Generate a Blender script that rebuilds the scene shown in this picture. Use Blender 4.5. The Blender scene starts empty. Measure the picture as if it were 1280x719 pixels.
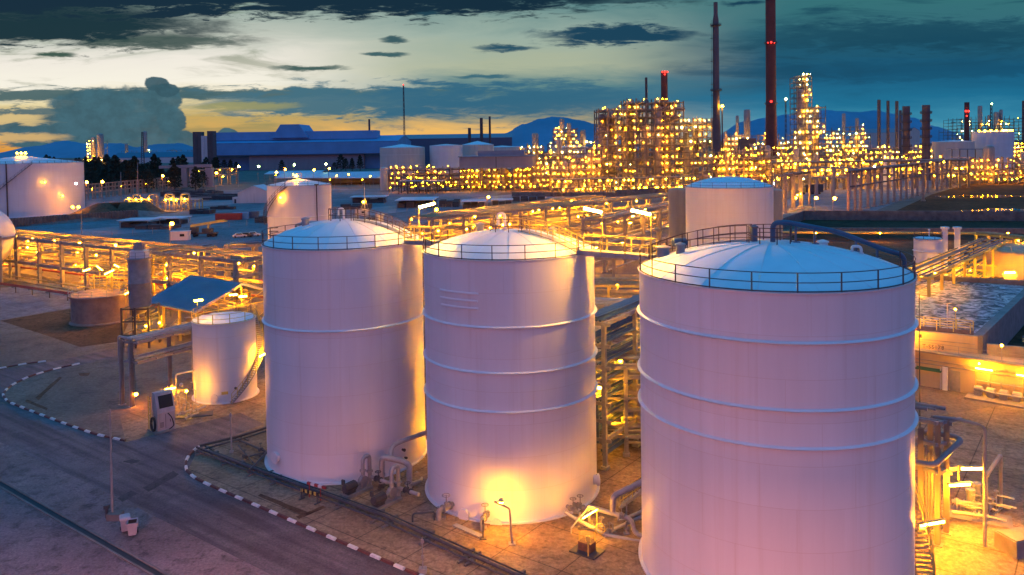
import bpy, math, random
from mathutils import Vector, Matrix
random.seed(7)
SC = bpy.context.scene
COL = SC.collection
PI = math.pi
RAD = math.radians
# ---------------------------------------------------------------- camera
F = 1000.0                      # focal length in photo pixels (photo is 1280 wide)
PITCH, ROLL, SHIFT, CAMZ = RAD(1.75), RAD(0.85), -0.114, 28.0
cd = bpy.data.cameras.new('camera')
cam = bpy.data.objects.new('camera', cd); COL.objects.link(cam)
cd.sensor_width = 36; cd.lens = 36 * F / 1280; cd.shift_y = SHIFT
cd.clip_start = 0.5; cd.clip_end = 40000
CROT = Matrix.Rotation(PI / 2 - PITCH, 3, 'X') @ Matrix.Rotation(-ROLL, 3, 'Z')
cam.matrix_world = Matrix.Translation((0, 0, CAMZ)) @ CROT.to_4x4()
SC.camera = cam
def ray(px, py):
    d = Vector(((px - 640) / F, -(py - 359.5) / F + SHIFT * 1280 / F, -1))
    return CROT @ d
def G(px, py, z=0.0):           # point of the level z seen at a photo pixel
    d = ray(px, py); t = (z - CAMZ) / d.z
    return Vector((d.x * t, d.y * t, z))
def P(px, py, D):               # point at distance D seen at a photo pixel
    d = ray(px, py); t = D / d.y
    return Vector((d.x * t, D, CAMZ + d.z * t))
A2 = Vector((0.80, -0.60, 0)); B2 = Vector((0.60, 0.80, 0)); UP = Vector((0, 0, 1))
GROT = math.atan2(-0.60, 0.80)
def V(*a): return Vector(a)
# ---------------------------------------------------------------- mesh builder
class MB:
    def __init__(s): s.v = []; s.f = []; s.m = []; s.mi = 0; s.cuts = []
    def cut(s): s.cuts.append((len(s.v), len(s.f))); return s          # a new piece starts here
    def each(s, name, mat, parent, **k):                                # every piece a part of its own
        cs = [c for c in s.cuts] + [(len(s.v), len(s.f))]; out = []
        for (v0, f0), (v1, f1) in zip(cs[:-1], cs[1:]):
            if f1 == f0: continue
            m = MB(); m.v = s.v[v0:v1]; m.f = [tuple(i - v0 for i in f) for f in s.f[f0:f1]]; m.m = s.m[f0:f1]
            out.append(m.build(name, mat, parent, **k))
        return out
    def add(s, vs, fs):
        n = len(s.v); s.v.extend([tuple(x) for x in vs])
        for f in fs: s.f.append(tuple(i + n for i in f)); s.m.append(s.mi)
        return s
    def box(s, c, size, rz=0.0):
        c = Vector(c); hx, hy, hz = size[0] / 2, size[1] / 2, size[2] / 2
        ca, sa = math.cos(rz), math.sin(rz)
        vs = []
        for z in (-hz, hz):
            for x, y in ((-hx, -hy), (hx, -hy), (hx, hy), (-hx, hy)):
                vs.append((c.x + x * ca - y * sa, c.y + x * sa + y * ca, c.z + z))
        return s.add(vs, [(3, 2, 1, 0), (4, 5, 6, 7), (0, 1, 5, 4), (1, 2, 6, 5), (2, 3, 7, 6), (3, 0, 4, 7)])
    def bar(s, p, q, w, h=None):
        p = Vector(p); q = Vector(q); h = h or w
        d = (q - p)
        if d.length < 1e-6: return s
        d.normalize()
        side = d.cross(UP)
        if side.length < 1e-3: side = Vector((1, 0, 0))
        side.normalize(); up = side.cross(d)
        a, b = side * w / 2, up * h / 2
        vs = [p - a - b, p + a - b, p + a + b, p - a + b, q - a - b, q + a - b, q + a + b, q - a + b]
        return s.add(vs, [(0, 1, 2, 3), (7, 6, 5, 4), (4, 5, 1, 0), (5, 6, 2, 1), (6, 7, 3, 2), (7, 4, 0, 3)])
    def tube(s, pts, r, n=8, caps=True, closed=False):
        pts = [Vector(p) for p in pts]; k = len(pts)
        rs = r if isinstance(r, (list, tuple)) else [r] * k
        prev = None; vs = []; fs = []
        for i, p in enumerate(pts):
            if closed: t = pts[(i + 1) % k] - pts[i - 1]
            elif i == 0: t = pts[1] - p
            elif i == k - 1: t = p - pts[-2]
            else: t = (pts[i + 1] - p).normalized() + (p - pts[i - 1]).normalized()
            t.normalize()
            if prev is None:
                u = t.cross(UP)
                if u.length < 1e-3: u = Vector((1, 0, 0))
            else:
                u = prev - t * prev.dot(t)
                if u.length < 1e-4: u = t.cross(UP)
            u.normalize(); prev = u; w = t.cross(u)
            for j in range(n):
                a = 2 * PI * j / n
                vs.append(p + (u * math.cos(a) + w * math.sin(a)) * rs[i])
        m = k if closed else k - 1
        for i in range(m):
            i2 = (i + 1) % k
            for j in range(n):
                j2 = (j + 1) % n
                fs.append((i * n + j, i * n + j2, i2 * n + j2, i2 * n + j))
        if caps and not closed:
            fs.append(tuple(range(n - 1, -1, -1))); fs.append(tuple((k - 1) * n + j for j in range(n)))
        return s.add(vs, fs)
    def lathe(s, c, prof, n=32, a0=0.0, a1=2 * PI, cap=True):
        c = Vector(c); full = abs(a1 - a0 - 2 * PI) < 1e-6; m = n if full else n + 1
        vs = []; fs = []
        for r, z in prof:
            for j in range(m):
                a = a0 + (a1 - a0) * j / n
                vs.append((c.x + r * math.cos(a), c.y + r * math.sin(a), c.z + z))
        for i in range(len(prof) - 1):
            for j in range(n):
                j2 = (j + 1) % m
                fs.append((i * m + j, i * m + j2, (i + 1) * m + j2, (i + 1) * m + j))
        if cap and full:
            if prof[0][0] > 1e-4: fs.append(tuple(range(m - 1, -1, -1)))
            if prof[-1][0] > 1e-4: fs.append(tuple((len(prof) - 1) * m + j for j in range(m)))
        return s.add(vs, fs)
    def drum(s, p, q, r, n=16):          # closed cylinder with dished ends along p->q
        p = Vector(p); q = Vector(q); d = (q - p).normalized(); e = r * 0.35
        return s.tube([p - d * e * .9, p - d * e * .6, p, q, q + d * e * .6, q + d * e * .9], [r * .35, r * .75, r, r, r * .75, r * .35], n)
    def ball(s, c, r, n=16, m=10):
        return s.lathe(c, [(r * math.sin(PI * i / m) + 1e-5, -r * math.cos(PI * i / m)) for i in range(m + 1)], n, cap=False)
    def prism(s, poly, z0, z1):
        k = len(poly)
        vs = [(p[0], p[1], z0) for p in poly] + [(p[0], p[1], z1) for p in poly]
        fs = [tuple(range(k - 1, -1, -1)), tuple(range(k, 2 * k))] + [(i, (i + 1) % k, (i + 1) % k + k, i + k) for i in range(k)]
        return s.add(vs, fs)
    def sheet(s, poly, z):
        return s.add([(p[0], p[1], z) for p in poly], [tuple(range(len(poly)))])
    def build(s, name, mat, parent=None, loc=None, smooth=True, ang=0.6):
        loc = Vector(loc) if loc is not None else (Vector(parent.matrix_world_loc) if False else None)
        if loc is None: loc = Vector(parent['_w']) if parent is not None and '_w' in parent else Vector((0, 0, 0))
        me = bpy.data.meshes.new(name)
        lx, ly, lz = loc
        me.from_pydata([(x - lx, y - ly, z - lz) for x, y, z in s.v], [], s.f)
        mats = mat if isinstance(mat, (list, tuple)) else [mat]
        for m in mats: me.materials.append(m)
        if len(mats) > 1: me.polygons.foreach_set('material_index', s.m)
        if smooth:
            me.polygons.foreach_set('use_smooth', [True] * len(s.f))
            me.update()
            me.set_sharp_from_angle(angle=ang)
        me.update()
        o = bpy.data.objects.new(name, me); COL.objects.link(o)
        if parent is not None:
            o.parent = parent; o['_w'] = tuple(loc)
        else:
            o.location = loc; o['_w'] = tuple(loc)
        return o
def tag(o, label, cat, group=None):
    o['label'] = label; o['category'] = cat
    if group: o['group'] = group
    return o
def thing(name, label, cat, loc, group=None, rz=0.0):
    o = bpy.data.objects.new(name, None); COL.objects.link(o)
    o.location = Vector(loc); o.rotation_euler = (0, 0, rz); o['_w'] = tuple(Vector(loc))
    o.empty_display_size = 0.2
    return tag(o, label, cat, group)
def proto(name, label, cat, group=None):       # a thing built about the origin, for copying
    return thing(name, label, cat, (0, 0, 0), group)
def solo(name, mb, mat, label, cat, loc=(0, 0, 0), group=None, **k):
    return tag(mb.build(name, mat, None, loc, **k), label, cat, group)
def struct(name, mb, mat, **k):
    o = mb.build(name, mat, None, (0, 0, 0), **k); o['kind'] = 'structure'; return o
def place(o, loc, rz=0.0, scale=None):
    o.location = Vector(loc); o.rotation_euler = (0, 0, rz)
    if scale: o.scale = (scale, scale, scale) if not isinstance(scale, tuple) else scale
    return o
def dup(root, loc, rz, label, group=None, scale=None):
    r = root.copy(); COL.objects.link(r); place(r, loc, rz, scale); r['label'] = label
    if group: r['group'] = group
    for ch in list(root.children):
        c = ch.copy(); COL.objects.link(c); c.parent = r
        for g in list(ch.children):
            d = g.copy(); COL.objects.link(d); d.parent = c
    return r
def bend(pts, rad=0.4, seg=4):                 # round the corners of a path
    pts = [Vector(p) for p in pts]; out = [pts[0]]
    for i in range(1, len(pts) - 1):
        a, b, c = pts[i - 1], pts[i], pts[i + 1]
        d1 = (a - b); d2 = (c - b); r = min(rad, d1.length * .49, d2.length * .49)
        p = b + d1.normalized() * r; q = b + d2.normalized() * r
        for k in range(seg + 1):
            t = k / seg
            out.append(p * (1 - t) ** 2 + b * 2 * t * (1 - t) + q * t * t)
    out.append(pts[-1]); return out
ORD = ['first', 'second', 'third', 'fourth', 'fifth', 'sixth', 'seventh', 'eighth', 'ninth', 'tenth', 'eleventh', 'twelfth',
       'thirteenth', 'fourteenth', 'fifteenth', 'sixteenth', 'seventeenth', 'eighteenth', 'nineteenth', 'twentieth']
# ---------------------------------------------------------------- materials
def mat(name, col, rough=0.6, metal=0.0, var=0.25, scale=1.5, bump=0.0, col2=None, streak=False, spec=0.5, detail=6):
    m = bpy.data.materials.new(name); m.use_nodes = True
    nt = m.node_tree; N = nt.nodes; L = nt.links; b = N['Principled BSDF']
    b.inputs['Roughness'].default_value = rough; b.inputs['Metallic'].default_value = metal
    b.inputs['Specular IOR Level'].default_value = spec
    tc = N.new('ShaderNodeTexCoord'); mp = N.new('ShaderNodeMapping')
    L.new(tc.outputs['Object'], mp.inputs['Vector'])
    mp.inputs['Scale'].default_value = (scale, scale, scale * (0.12 if streak else 1))
    no = N.new('ShaderNodeTexNoise'); no.inputs['Scale'].default_value = 1; no.inputs['Detail'].default_value = detail; no.inputs['Roughness'].default_value = 0.62
    L.new(mp.outputs[0], no.inputs['Vector'])
    cr = N.new('ShaderNodeValToRGB'); L.new(no.outputs['Fac'], cr.inputs['Fac'])
    c2 = col2 or tuple(x * (1 - var) for x in col)
    cr.color_ramp.elements[0].position = 0.32; cr.color_ramp.elements[1].position = 0.68
    cr.color_ramp.elements[0].color = (*c2, 1); cr.color_ramp.elements[1].color = (*col, 1)
    L.new(cr.outputs[0], b.inputs['Base Color'])
    if bump:
        bp = N.new('ShaderNodeBump'); bp.inputs['Strength'].default_value = bump; bp.inputs['Distance'].default_value = 0.05
        n2 = N.new('ShaderNodeTexNoise'); n2.inputs['Scale'].default_value = scale * 9; n2.inputs['Detail'].default_value = 4
        L.new(tc.outputs['Object'], n2.inputs['Vector']); L.new(n2.outputs['Fac'], bp.inputs['Height']); L.new(bp.outputs[0], b.inputs['Normal'])
    return m
def glow(name, col, s):
    m = bpy.data.materials.new(name); m.use_nodes = True
    nt = m.node_tree; nt.nodes.clear()
    e = nt.nodes.new('ShaderNodeEmission'); o = nt.nodes.new('ShaderNodeOutputMaterial')
    e.inputs[0].default_value = (*col, 1); e.inputs[1].default_value = s
    nt.links.new(e.outputs[0], o.inputs[0]); return m
M = {}
# ---------------------------------------------------------------- sky
W = bpy.data.worlds.new('World'); SC.world = W; W.use_nodes = True
nt = W.node_tree; nt.nodes.clear(); WN = nt.nodes; WL = nt.links
def wn(t): return WN.new(t)
def val(x):
    n = wn('ShaderNodeValue'); n.outputs[0].default_value = x; return n.outputs[0]
def mth(op, a, b=None, c=None, clamp=False):
    n = wn('ShaderNodeMath'); n.operation = op; n.use_clamp = clamp
    for i, x in enumerate((a, b, c)):
        if x is None: continue
        if isinstance(x, (int, float)): n.inputs[i].default_value = x
        else: WL.new(x, n.inputs[i])
    return n.outputs[0]
def sstep(x, a, b):
    n = wn('ShaderNodeMapRange'); n.interpolation_type = 'SMOOTHSTEP'
    WL.new(x, n.inputs[0]); n.inputs[1].default_value = a; n.inputs[2].default_value = b
    return n.outputs[0]
def mixc(f, a, b):
    n = wn('ShaderNodeMix'); n.data_type = 'RGBA'
    if isinstance(f, (int, float)): n.inputs[0].default_value = f
    else: WL.new(f, n.inputs[0])
    for i, x in ((6, a), (7, b)):
        if isinstance(x, tuple): n.inputs[i].default_value = (*x, 1)
        else: WL.new(x, n.inputs[i])
    return n.outputs[2]
def s2l(r, g, b):
    return tuple((x / 255 / 12.92 if x / 255 <= .04045 else ((x / 255 + .055) / 1.055) ** 2.4) for x in (r, g, b))
def wramp(x, stops, lo, hi):
    n = wn('ShaderNodeValToRGB'); WL.new(mth('DIVIDE', mth('SUBTRACT', x, lo), hi - lo, clamp=True), n.inputs[0])
    e = n.color_ramp.elements
    for i, (p, c) in enumerate(stops):
        p = (p - lo) / (hi - lo)
        el = e[i] if i < 2 else e.new(p)
        el.position = p; el.color = (*c, 1)
    return n.outputs[0]
tc = wn('ShaderNodeTexCoord'); sep = wn('ShaderNodeSeparateXYZ'); WL.new(tc.outputs['Generated'], sep.inputs[0])
dx, dy, dz = sep.outputs
yy = mth('MAXIMUM', dy, 0.05)
X = mth('DIVIDE', dx, yy); Z = mth('DIVIDE', dz, yy)
def noise(sx, sz, detail=6, rough=0.6, off=0.0, dist=0.0):
    cb = wn('ShaderNodeCombineXYZ'); WL.new(mth('MULTIPLY', X, sx), cb.inputs[0]); WL.new(mth('MULTIPLY', Z, sz), cb.inputs[1]); cb.inputs[2].default_value = off
    n = wn('ShaderNodeTexNoise'); n.inputs['Scale'].default_value = 1; n.inputs['Detail'].default_value = detail; n.inputs['Roughness'].default_value = rough
    n.inputs['Distortion'].default_value = dist
    WL.new(cb.outputs[0], n.inputs['Vector']); return n.outputs['Fac']
nA = noise(5, 34, 7, .62, 0.3, 0.6); nB = noise(14, 70, 6, .65, 4.1, 0.4); nC = noise(26, 30, 6, .6, 9.0, 0.2); nD = noise(3, 9, 4, .5, 2.2); nE = noise(48, 60, 6, .66, 3.3); nG = noise(20, 130, 7, .7, 7.7, .8); nF = noise(44, 56, 6, .66, 17.7)
def cen(n, k): return mth('MULTIPLY', mth('SUBTRACT', n, 0.5), k)
Zw = mth('ADD', Z, mth('ADD', cen(nA, 0.05), cen(nB, .014)))
Xw = mth('ADD', X, cen(nD, 0.25))
left = wramp(Zw, [(0, s2l(226, 150, 62)), (.018, s2l(238, 178, 92)), (.04, s2l(196, 170, 104)), (.06, s2l(238, 222, 172)), (.085, s2l(255, 250, 234)), (.115, s2l(248, 242, 230)), (.14, s2l(200, 206, 194)), (.20, s2l(120, 156, 150))], 0, .25)
mid = wramp(Zw, [(0, s2l(240, 176, 90)), (.02, s2l(250, 196, 110)), (.036, s2l(150, 150, 130)), (.055, s2l(62, 116, 138)), (.075, s2l(96, 138, 142)), (.1, s2l(176, 186, 160)), (.14, s2l(158, 180, 168)), (.18, s2l(96, 140, 142))], 0, .25)
right = wramp(Zw, [(0, s2l(96, 164, 182)), (.025, s2l(58, 142, 174)), (.05, s2l(24, 114, 152)), (.085, s2l(14, 90, 126)), (.12, s2l(26, 88, 112)), (.15, s2l(52, 112, 124)), (.18, s2l(52, 116, 122))], 0, .25)
base = mixc(sstep(Xw, -.34, -.02), left, mid)
base = mixc(sstep(Xw, .06, .34), base, right)
# broad soft streaks in the right half
base = mixc(mth('MULTIPLY', mth('MULTIPLY', sstep(nA, .5, .68), sstep(X, .1, .4)), mth('MULTIPLY', sstep(Z, .05, .09), .75)), base, s2l(10, 66, 92))
base = mixc(mth('MULTIPLY', mth('MULTIPLY', sstep(nA, .52, .66), sstep(X, -.15, -.35)), .55), base, s2l(112, 126, 96))
def cloud(src, cx, cy, a, b, col, n1=.06, n2=.02, soft=.5, amt=1.0, noi=None):
    hx = (cx - 640) / 1000; hz = (183 - (cx - 640) * .0148 - cy) / 1000; a /= 1000; b /= 1000
    ux = mth('DIVIDE', mth('SUBTRACT', X, hx), a); uz = mth('DIVIDE', mth('SUBTRACT', Z, hz), b)
    
    if noi: ux = mth('ADD', ux, cen(nE, min(n1 * 1.25 / a, .75))); uz = mth('ADD', uz, cen(nF, min(n1 * 1.25 / b, .75)))
    else: ux = mth('ADD', ux, cen(nA, n1 * 26)); uz = mth('ADD', mth('ADD', uz, cen(nB, n2 * 110)), cen(nG, 2.2))
    d = mth('ADD', mth('MULTIPLY', ux, ux), mth('MULTIPLY', uz, uz))
    m = sstep(d, 1.0, 1.0 - soft)
    if noi: col = mixc(sstep(nE, .3, .7), tuple(x * .84 for x in col), tuple(x * 1.14 for x in col))
    return mixc(mth('MULTIPLY', m, amt), src, col)
c = base
# shelf of grey cloud over the glow
c = cloud(c, 60, 118, 260, 10, s2l(56, 98, 106), .05, .02, .8, .95)
c = cloud(c, 330, 117, 320, 8, s2l(58, 100, 110), .05, .02, .8, .95)
c = cloud(c, 440, 127, 270, 24, s2l(64, 114, 134), .05, .02, .8, .97)
c = cloud(c, 620, 128, 220, 30, s2l(42, 104, 134), .05, .02, .95, .9)
c = cloud(c, 300, 133, 90, 7, s2l(160, 158, 104), .05, .02, .9, .8)
# cumulonimbus
cb = s2l(58, 103, 118)
c = cloud(c, 70, 160, 150, 30, cb, .05, .02, .6, .9)
for (px, py, rx, rz) in ((150, 158, 84, 52), (205, 126, 27, 22), (199, 105, 17, 10), (212, 113, 17, 9), (120, 132, 60, 20), (215, 150, 20, 20), (60, 168, 60, 26), (230, 178, 22, 16), (285, 168, 14, 9), (270, 178, 24, 10)):
    c = cloud(c, px, py, rx, rz, cb if py > 115 else s2l(48, 90, 105), .02, .006, .3, .97, nE)
c = cloud(c, 15, 173, 75, 7, s2l(232, 190, 120), .05, .02, .9, .8)
c = cloud(c, 15, 151, 75, 8, s2l(240, 208, 140), .05, .02, .9, .8)
# dark deck at the top
dk = s2l(5, 42, 62)
c = cloud(c, 120, -6, 620, 34, dk, .05, .02, .6, 1.0)
c = cloud(c, 50, 36, 270, 28, s2l(12, 50, 62), .05, .02, .8, 1.0)
c = cloud(c, 210, 54, 130, 11, s2l(28, 66, 66), .06, .02, .9, .9)
c = cloud(c, 540, 0, 350, 25, dk, .05, .02, .7, 1.0)
c = cloud(c, 75, 69, 30, 4, s2l(60, 90, 80), .04, .03, .8)
c = cloud(c, 775, 44, 108, 15, s2l(16, 66, 92), .06, .02, .75)
c = cloud(c, 635, 60, 52, 5, s2l(34, 82, 104), .05, .03, .95)
c = cloud(c, 492, 51, 22, 5, s2l(56, 92, 100), .05, .03, .95)
c = cloud(c, 538, 18, 20, 5, s2l(24, 66, 84), .05, .03, .95)
c = cloud(c, 480, 69, 38, 6, s2l(62, 100, 106), .06, .03, .8)
c = cloud(c, 395, 86, 56, 5, s2l(64, 96, 94), .05, .03, .95)
c = cloud(c, 600, 95, 50, 4, s2l(56, 108, 126), .05, .03, .95)
c = cloud(c, 930, 5, 36, 5, s2l(16, 64, 88), .05, .03, .95)
c = cloud(c, 1150, 45, 280, 22, s2l(12, 70, 94), .06, .02, .95, .8)
c = cloud(c, 1120, 88, 300, 14, s2l(10, 80, 112), .06, .02, .95, .6)
# the rest of the dome, which lights the plant: cool blue overhead, mauve afterglow opposite the sunset
elv = mth('MAXIMUM', dz, 0.0)
dome = wramp(elv, [(0, (.62, .24, .42)), (.15, (.44, .19, .46)), (.34, (.09, .20, .66)), (.65, (.01, .38, .92)), (1.0, (.0, .46, 1.1))], 0, 1)
dn = wn('ShaderNodeVectorMath'); dn.operation = 'SCALE'; WL.new(dome, dn.inputs[0]); dn.inputs[3].default_value = .88; dome = dn.outputs[0]
front = mth('MULTIPLY', sstep(dy, .25, .5), sstep(Z, .42, .22))
sky = mixc(front, dome, c)
nish = wn('ShaderNodeTexSky'); nish.sky_type = 'NISHITA'; nish.sun_disc = False
nish.sun_elevation = RAD(-2.0); nish.sun_rotation = RAD(-28)
bg1 = wn('ShaderNodeBackground'); bg1.inputs[1].default_value = 0.015; WL.new(nish.outputs[0], bg1.inputs[0])
bg2 = wn('ShaderNodeBackground'); bg2.inputs[1].default_value = 0.92; WL.new(sky, bg2.inputs[0])
ad = wn('ShaderNodeAddShader'); WL.new(bg1.outputs[0], ad.inputs[0]); WL.new(bg2.outputs[0], ad.inputs[1])
wo = wn('ShaderNodeOutputWorld'); WL.new(ad.outputs[0], wo.inputs[0])
SC.view_settings.view_transform = 'Standard'; SC.view_settings.look = 'None'
SC.view_settings.exposure = 0.0; SC.view_settings.gamma = 1.0
cy = SC.cycles
W.cycles.sampling_method = 'MANUAL'; W.cycles.sample_map_resolution = 256
cy.max_bounces = 4; cy.diffuse_bounces = 2; cy.glossy_bounces = 2; cy.transmission_bounces = 2
cy.sample_clamp_indirect = 4.0; cy.sample_clamp_direct = 0.0
cy.caustics_reflective = False; cy.caustics_refractive = False
cy.use_light_tree = True; cy.use_denoising = True
try: cy.denoising_prefilter = 'ACCURATE'; cy.denoising_input_passes = 'RGB_ALBEDO_NORMAL'
except Exception: pass
def tank_paint(name, col):
    m = mat(name, col, .45, var=.08, scale=.55, streak=True, bump=.03)
    nt = m.node_tree; N = nt.nodes; L = nt.links; b = N['Principled BSDF']; src = b.inputs['Base Color'].links[0].from_socket
    tc = N.new('ShaderNodeTexCoord'); sp = N.new('ShaderNodeSeparateXYZ'); L.new(tc.outputs['Object'], sp.inputs[0])
    def mt(op, a, b_=None):
        n = N.new('ShaderNodeMath'); n.operation = op
        for i, x in enumerate((a, b_)):
            if x is None: continue
            if isinstance(x, (int, float)): n.inputs[i].default_value = x
            else: L.new(x, n.inputs[i])
        return n.outputs[0]
    zc = mt('DIVIDE', sp.outputs[2], 2.45); fz = mt('ABSOLUTE', mt('SUBTRACT', mt('FRACT', zc), .5))
    an = mt('ARCTAN2', sp.outputs[1], sp.outputs[0]); row = mt('MULTIPLY', mt('FLOOR', zc), .37)
    fa = mt('ABSOLUTE', mt('SUBTRACT', mt('FRACT', mt('ADD', mt('MULTIPLY', an, 1.59), row)), .5))
    line = mt('MAXIMUM', mt('GREATER_THAN', fz, .491), mt('GREATER_THAN', fa, .497))
    # plates differ a little, and dirt runs down in thin streaks
    wn_ = N.new('ShaderNodeTexWhiteNoise'); cb = N.new('ShaderNodeCombineXYZ'); L.new(mt('FLOOR', zc), cb.inputs[0]); L.new(mt('FLOOR', mt('ADD', mt('ADD', mt('MULTIPLY', an, 1.59), row), .5)), cb.inputs[1]); L.new(cb.outputs[0], wn_.inputs[0])
    mp = N.new('ShaderNodeMapping'); mp.inputs['Scale'].default_value = (2.2, 2.2, .05); L.new(tc.outputs['Object'], mp.inputs[0])
    no = N.new('ShaderNodeTexNoise'); no.inputs['Scale'].default_value = 1; no.inputs['Detail'].default_value = 5; L.new(mp.outputs[0], no.inputs['Vector'])
    st = N.new('ShaderNodeMapRange'); st.inputs[1].default_value = .56; st.inputs[2].default_value = .76; L.new(no.outputs['Fac'], st.inputs[0])
    f = mt('SUBTRACT', mt('SUBTRACT', mt('SUBTRACT', 1.0, mt('MULTIPLY', line, .075)), mt('MULTIPLY', wn_.outputs[0], .035)), mt('MULTIPLY', st.outputs[0], .065))
    mx = N.new('ShaderNodeMix'); mx.data_type = 'RGBA'; mx.blend_type = 'MULTIPLY'; mx.inputs[0].default_value = 1
    cc = N.new('ShaderNodeCombineColor'); L.new(f, cc.inputs[0]); L.new(mt('MULTIPLY', f, mt('ADD', .5, mt('MULTIPLY', f, .5))), cc.inputs[1]); L.new(mt('MULTIPLY', f, f), cc.inputs[2])
    L.new(src, mx.inputs[6]); L.new(cc.outputs[0], mx.inputs[7]); L.new(mx.outputs[2], b.inputs['Base Color']); return m
M['white'] = tank_paint('tank_white_paint', (.76, .73, .73))
M['roofw'] = mat('roof_white_paint', (.80, .80, .80), .5, var=.09, scale=.6)
M['colpaint'] = mat('weathered_column_paint', (.34, .27, .19), .7, var=.35, scale=.7, streak=True)
M['cream'] = mat('tank_cream_paint', (.62, .58, .50), .5, var=.18, scale=.4, streak=True)
M['steel'] = mat('galvanised_steel', (.36, .36, .36), .5, metal=.3, var=.3)
M['dark'] = mat('dark_steel', (.07, .07, .075), .5, var=.3)
M['brown'] = mat('brown_rail_paint', (.10, .065, .055), .55, var=.3)
M['yellow'] = mat('yellow_paint', (.62, .46, .10), .5, var=.2)
M['pipe'] = mat('silver_pipe', (.42, .40, .38), .45, metal=.25, var=.3)
M['pipeg'] = mat('grey_pipe_paint', (.30, .28, .27), .5, var=.3)
M['rust'] = mat('rusty_pipe', (.20, .10, .06), .7, var=.5)
M['beige'] = mat('beige_silo_paint', (.42, .37, .28), .6, var=.3, scale=.5, streak=True)
M['bluep'] = mat('blue_grey_pipe', (.07, .13, .20), .45, var=.3)
M['conc'] = mat('concrete', (.31, .27, .24), .85, var=.35, scale=.9, bump=.2)
M['conc2'] = mat('dark_concrete', (.22, .19, .17), .9, var=.45, scale=.5, bump=.3)
M['red'] = mat('red_paint', (.42, .05, .04), .5, var=.3)
M['kerbred'] = mat('kerb_red_paint', (.15, .045, .04), .7, var=.5, scale=4)
M['kerbwhite'] = mat('kerb_white_paint', (.75, .72, .70), .7, var=.25, scale=4)
M['black'] = mat('black_rubber', (.02, .02, .022), .6, var=.3)
M['blueroof'] = mat('blue_roof_sheet', (.18, .26, .33), .5, var=.2, scale=.4)
M['bluewall'] = mat('blue_wall_sheet', (.13, .37, .60), .6, var=.2, scale=.05)
M['brownc'] = mat('brown_concrete', (.36, .24, .19), .85, var=.4, scale=.8)
M['greenaw'] = mat('green_awning', (.03, .14, .07), .6, var=.2)
M['lattice'] = mat('plant_steel', (.25, .215, .165), .6, metal=.1, var=.4, scale=.2)
M['vessel'] = mat('plant_vessel', (.40, .36, .30), .5, metal=.15, var=.25, scale=.2)
M['leaf'] = mat('tree_leaf', (.030, .045, .022), .8, var=.5, scale=.3)
M['bark'] = mat('tree_bark', (.08, .06, .045), .9, var=.4)
M['glass'] = mat('dark_glass', (.02, .025, .03), .15, var=.2)
M['far'] = glow('sodium_far', (1.0, .37, .0045), 270); M['farw'] = glow('warm_white_far', (1.0, .62, .12), 150); M['faro'] = glow('sodium_far_orange', (1.0, .30, .004), 200)
M['farg'] = glow('green_white_far', (.62, 1.0, .30), 40); M['farc'] = glow('cool_white_far', (.85, .9, 1.0), 40)
M['farr'] = glow('red_beacon', (1.0, .03, .02), 6)
M['tube'] = glow('tube_lamp', (1.0, .36, .006), 1300)
M['bulbs'] = glow('bulb_strong', (1.0, .36, .003), 2400)
M['tubes'] = glow('tube_lamp_strong', (1.0, .42, .02), 2400)
M['tubem'] = glow('tube_lamp_medium', (1.0, .38, .008), 380)
M['tubed'] = glow('tube_lamp_dim', (1.0, .42, .02), 160)
M['bulb'] = glow('bulb_sodium', (1.0, .36, .003), 1500); M['bulbo'] = glow('bulb_orange', (1.0, .24, .010), 300)
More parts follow.
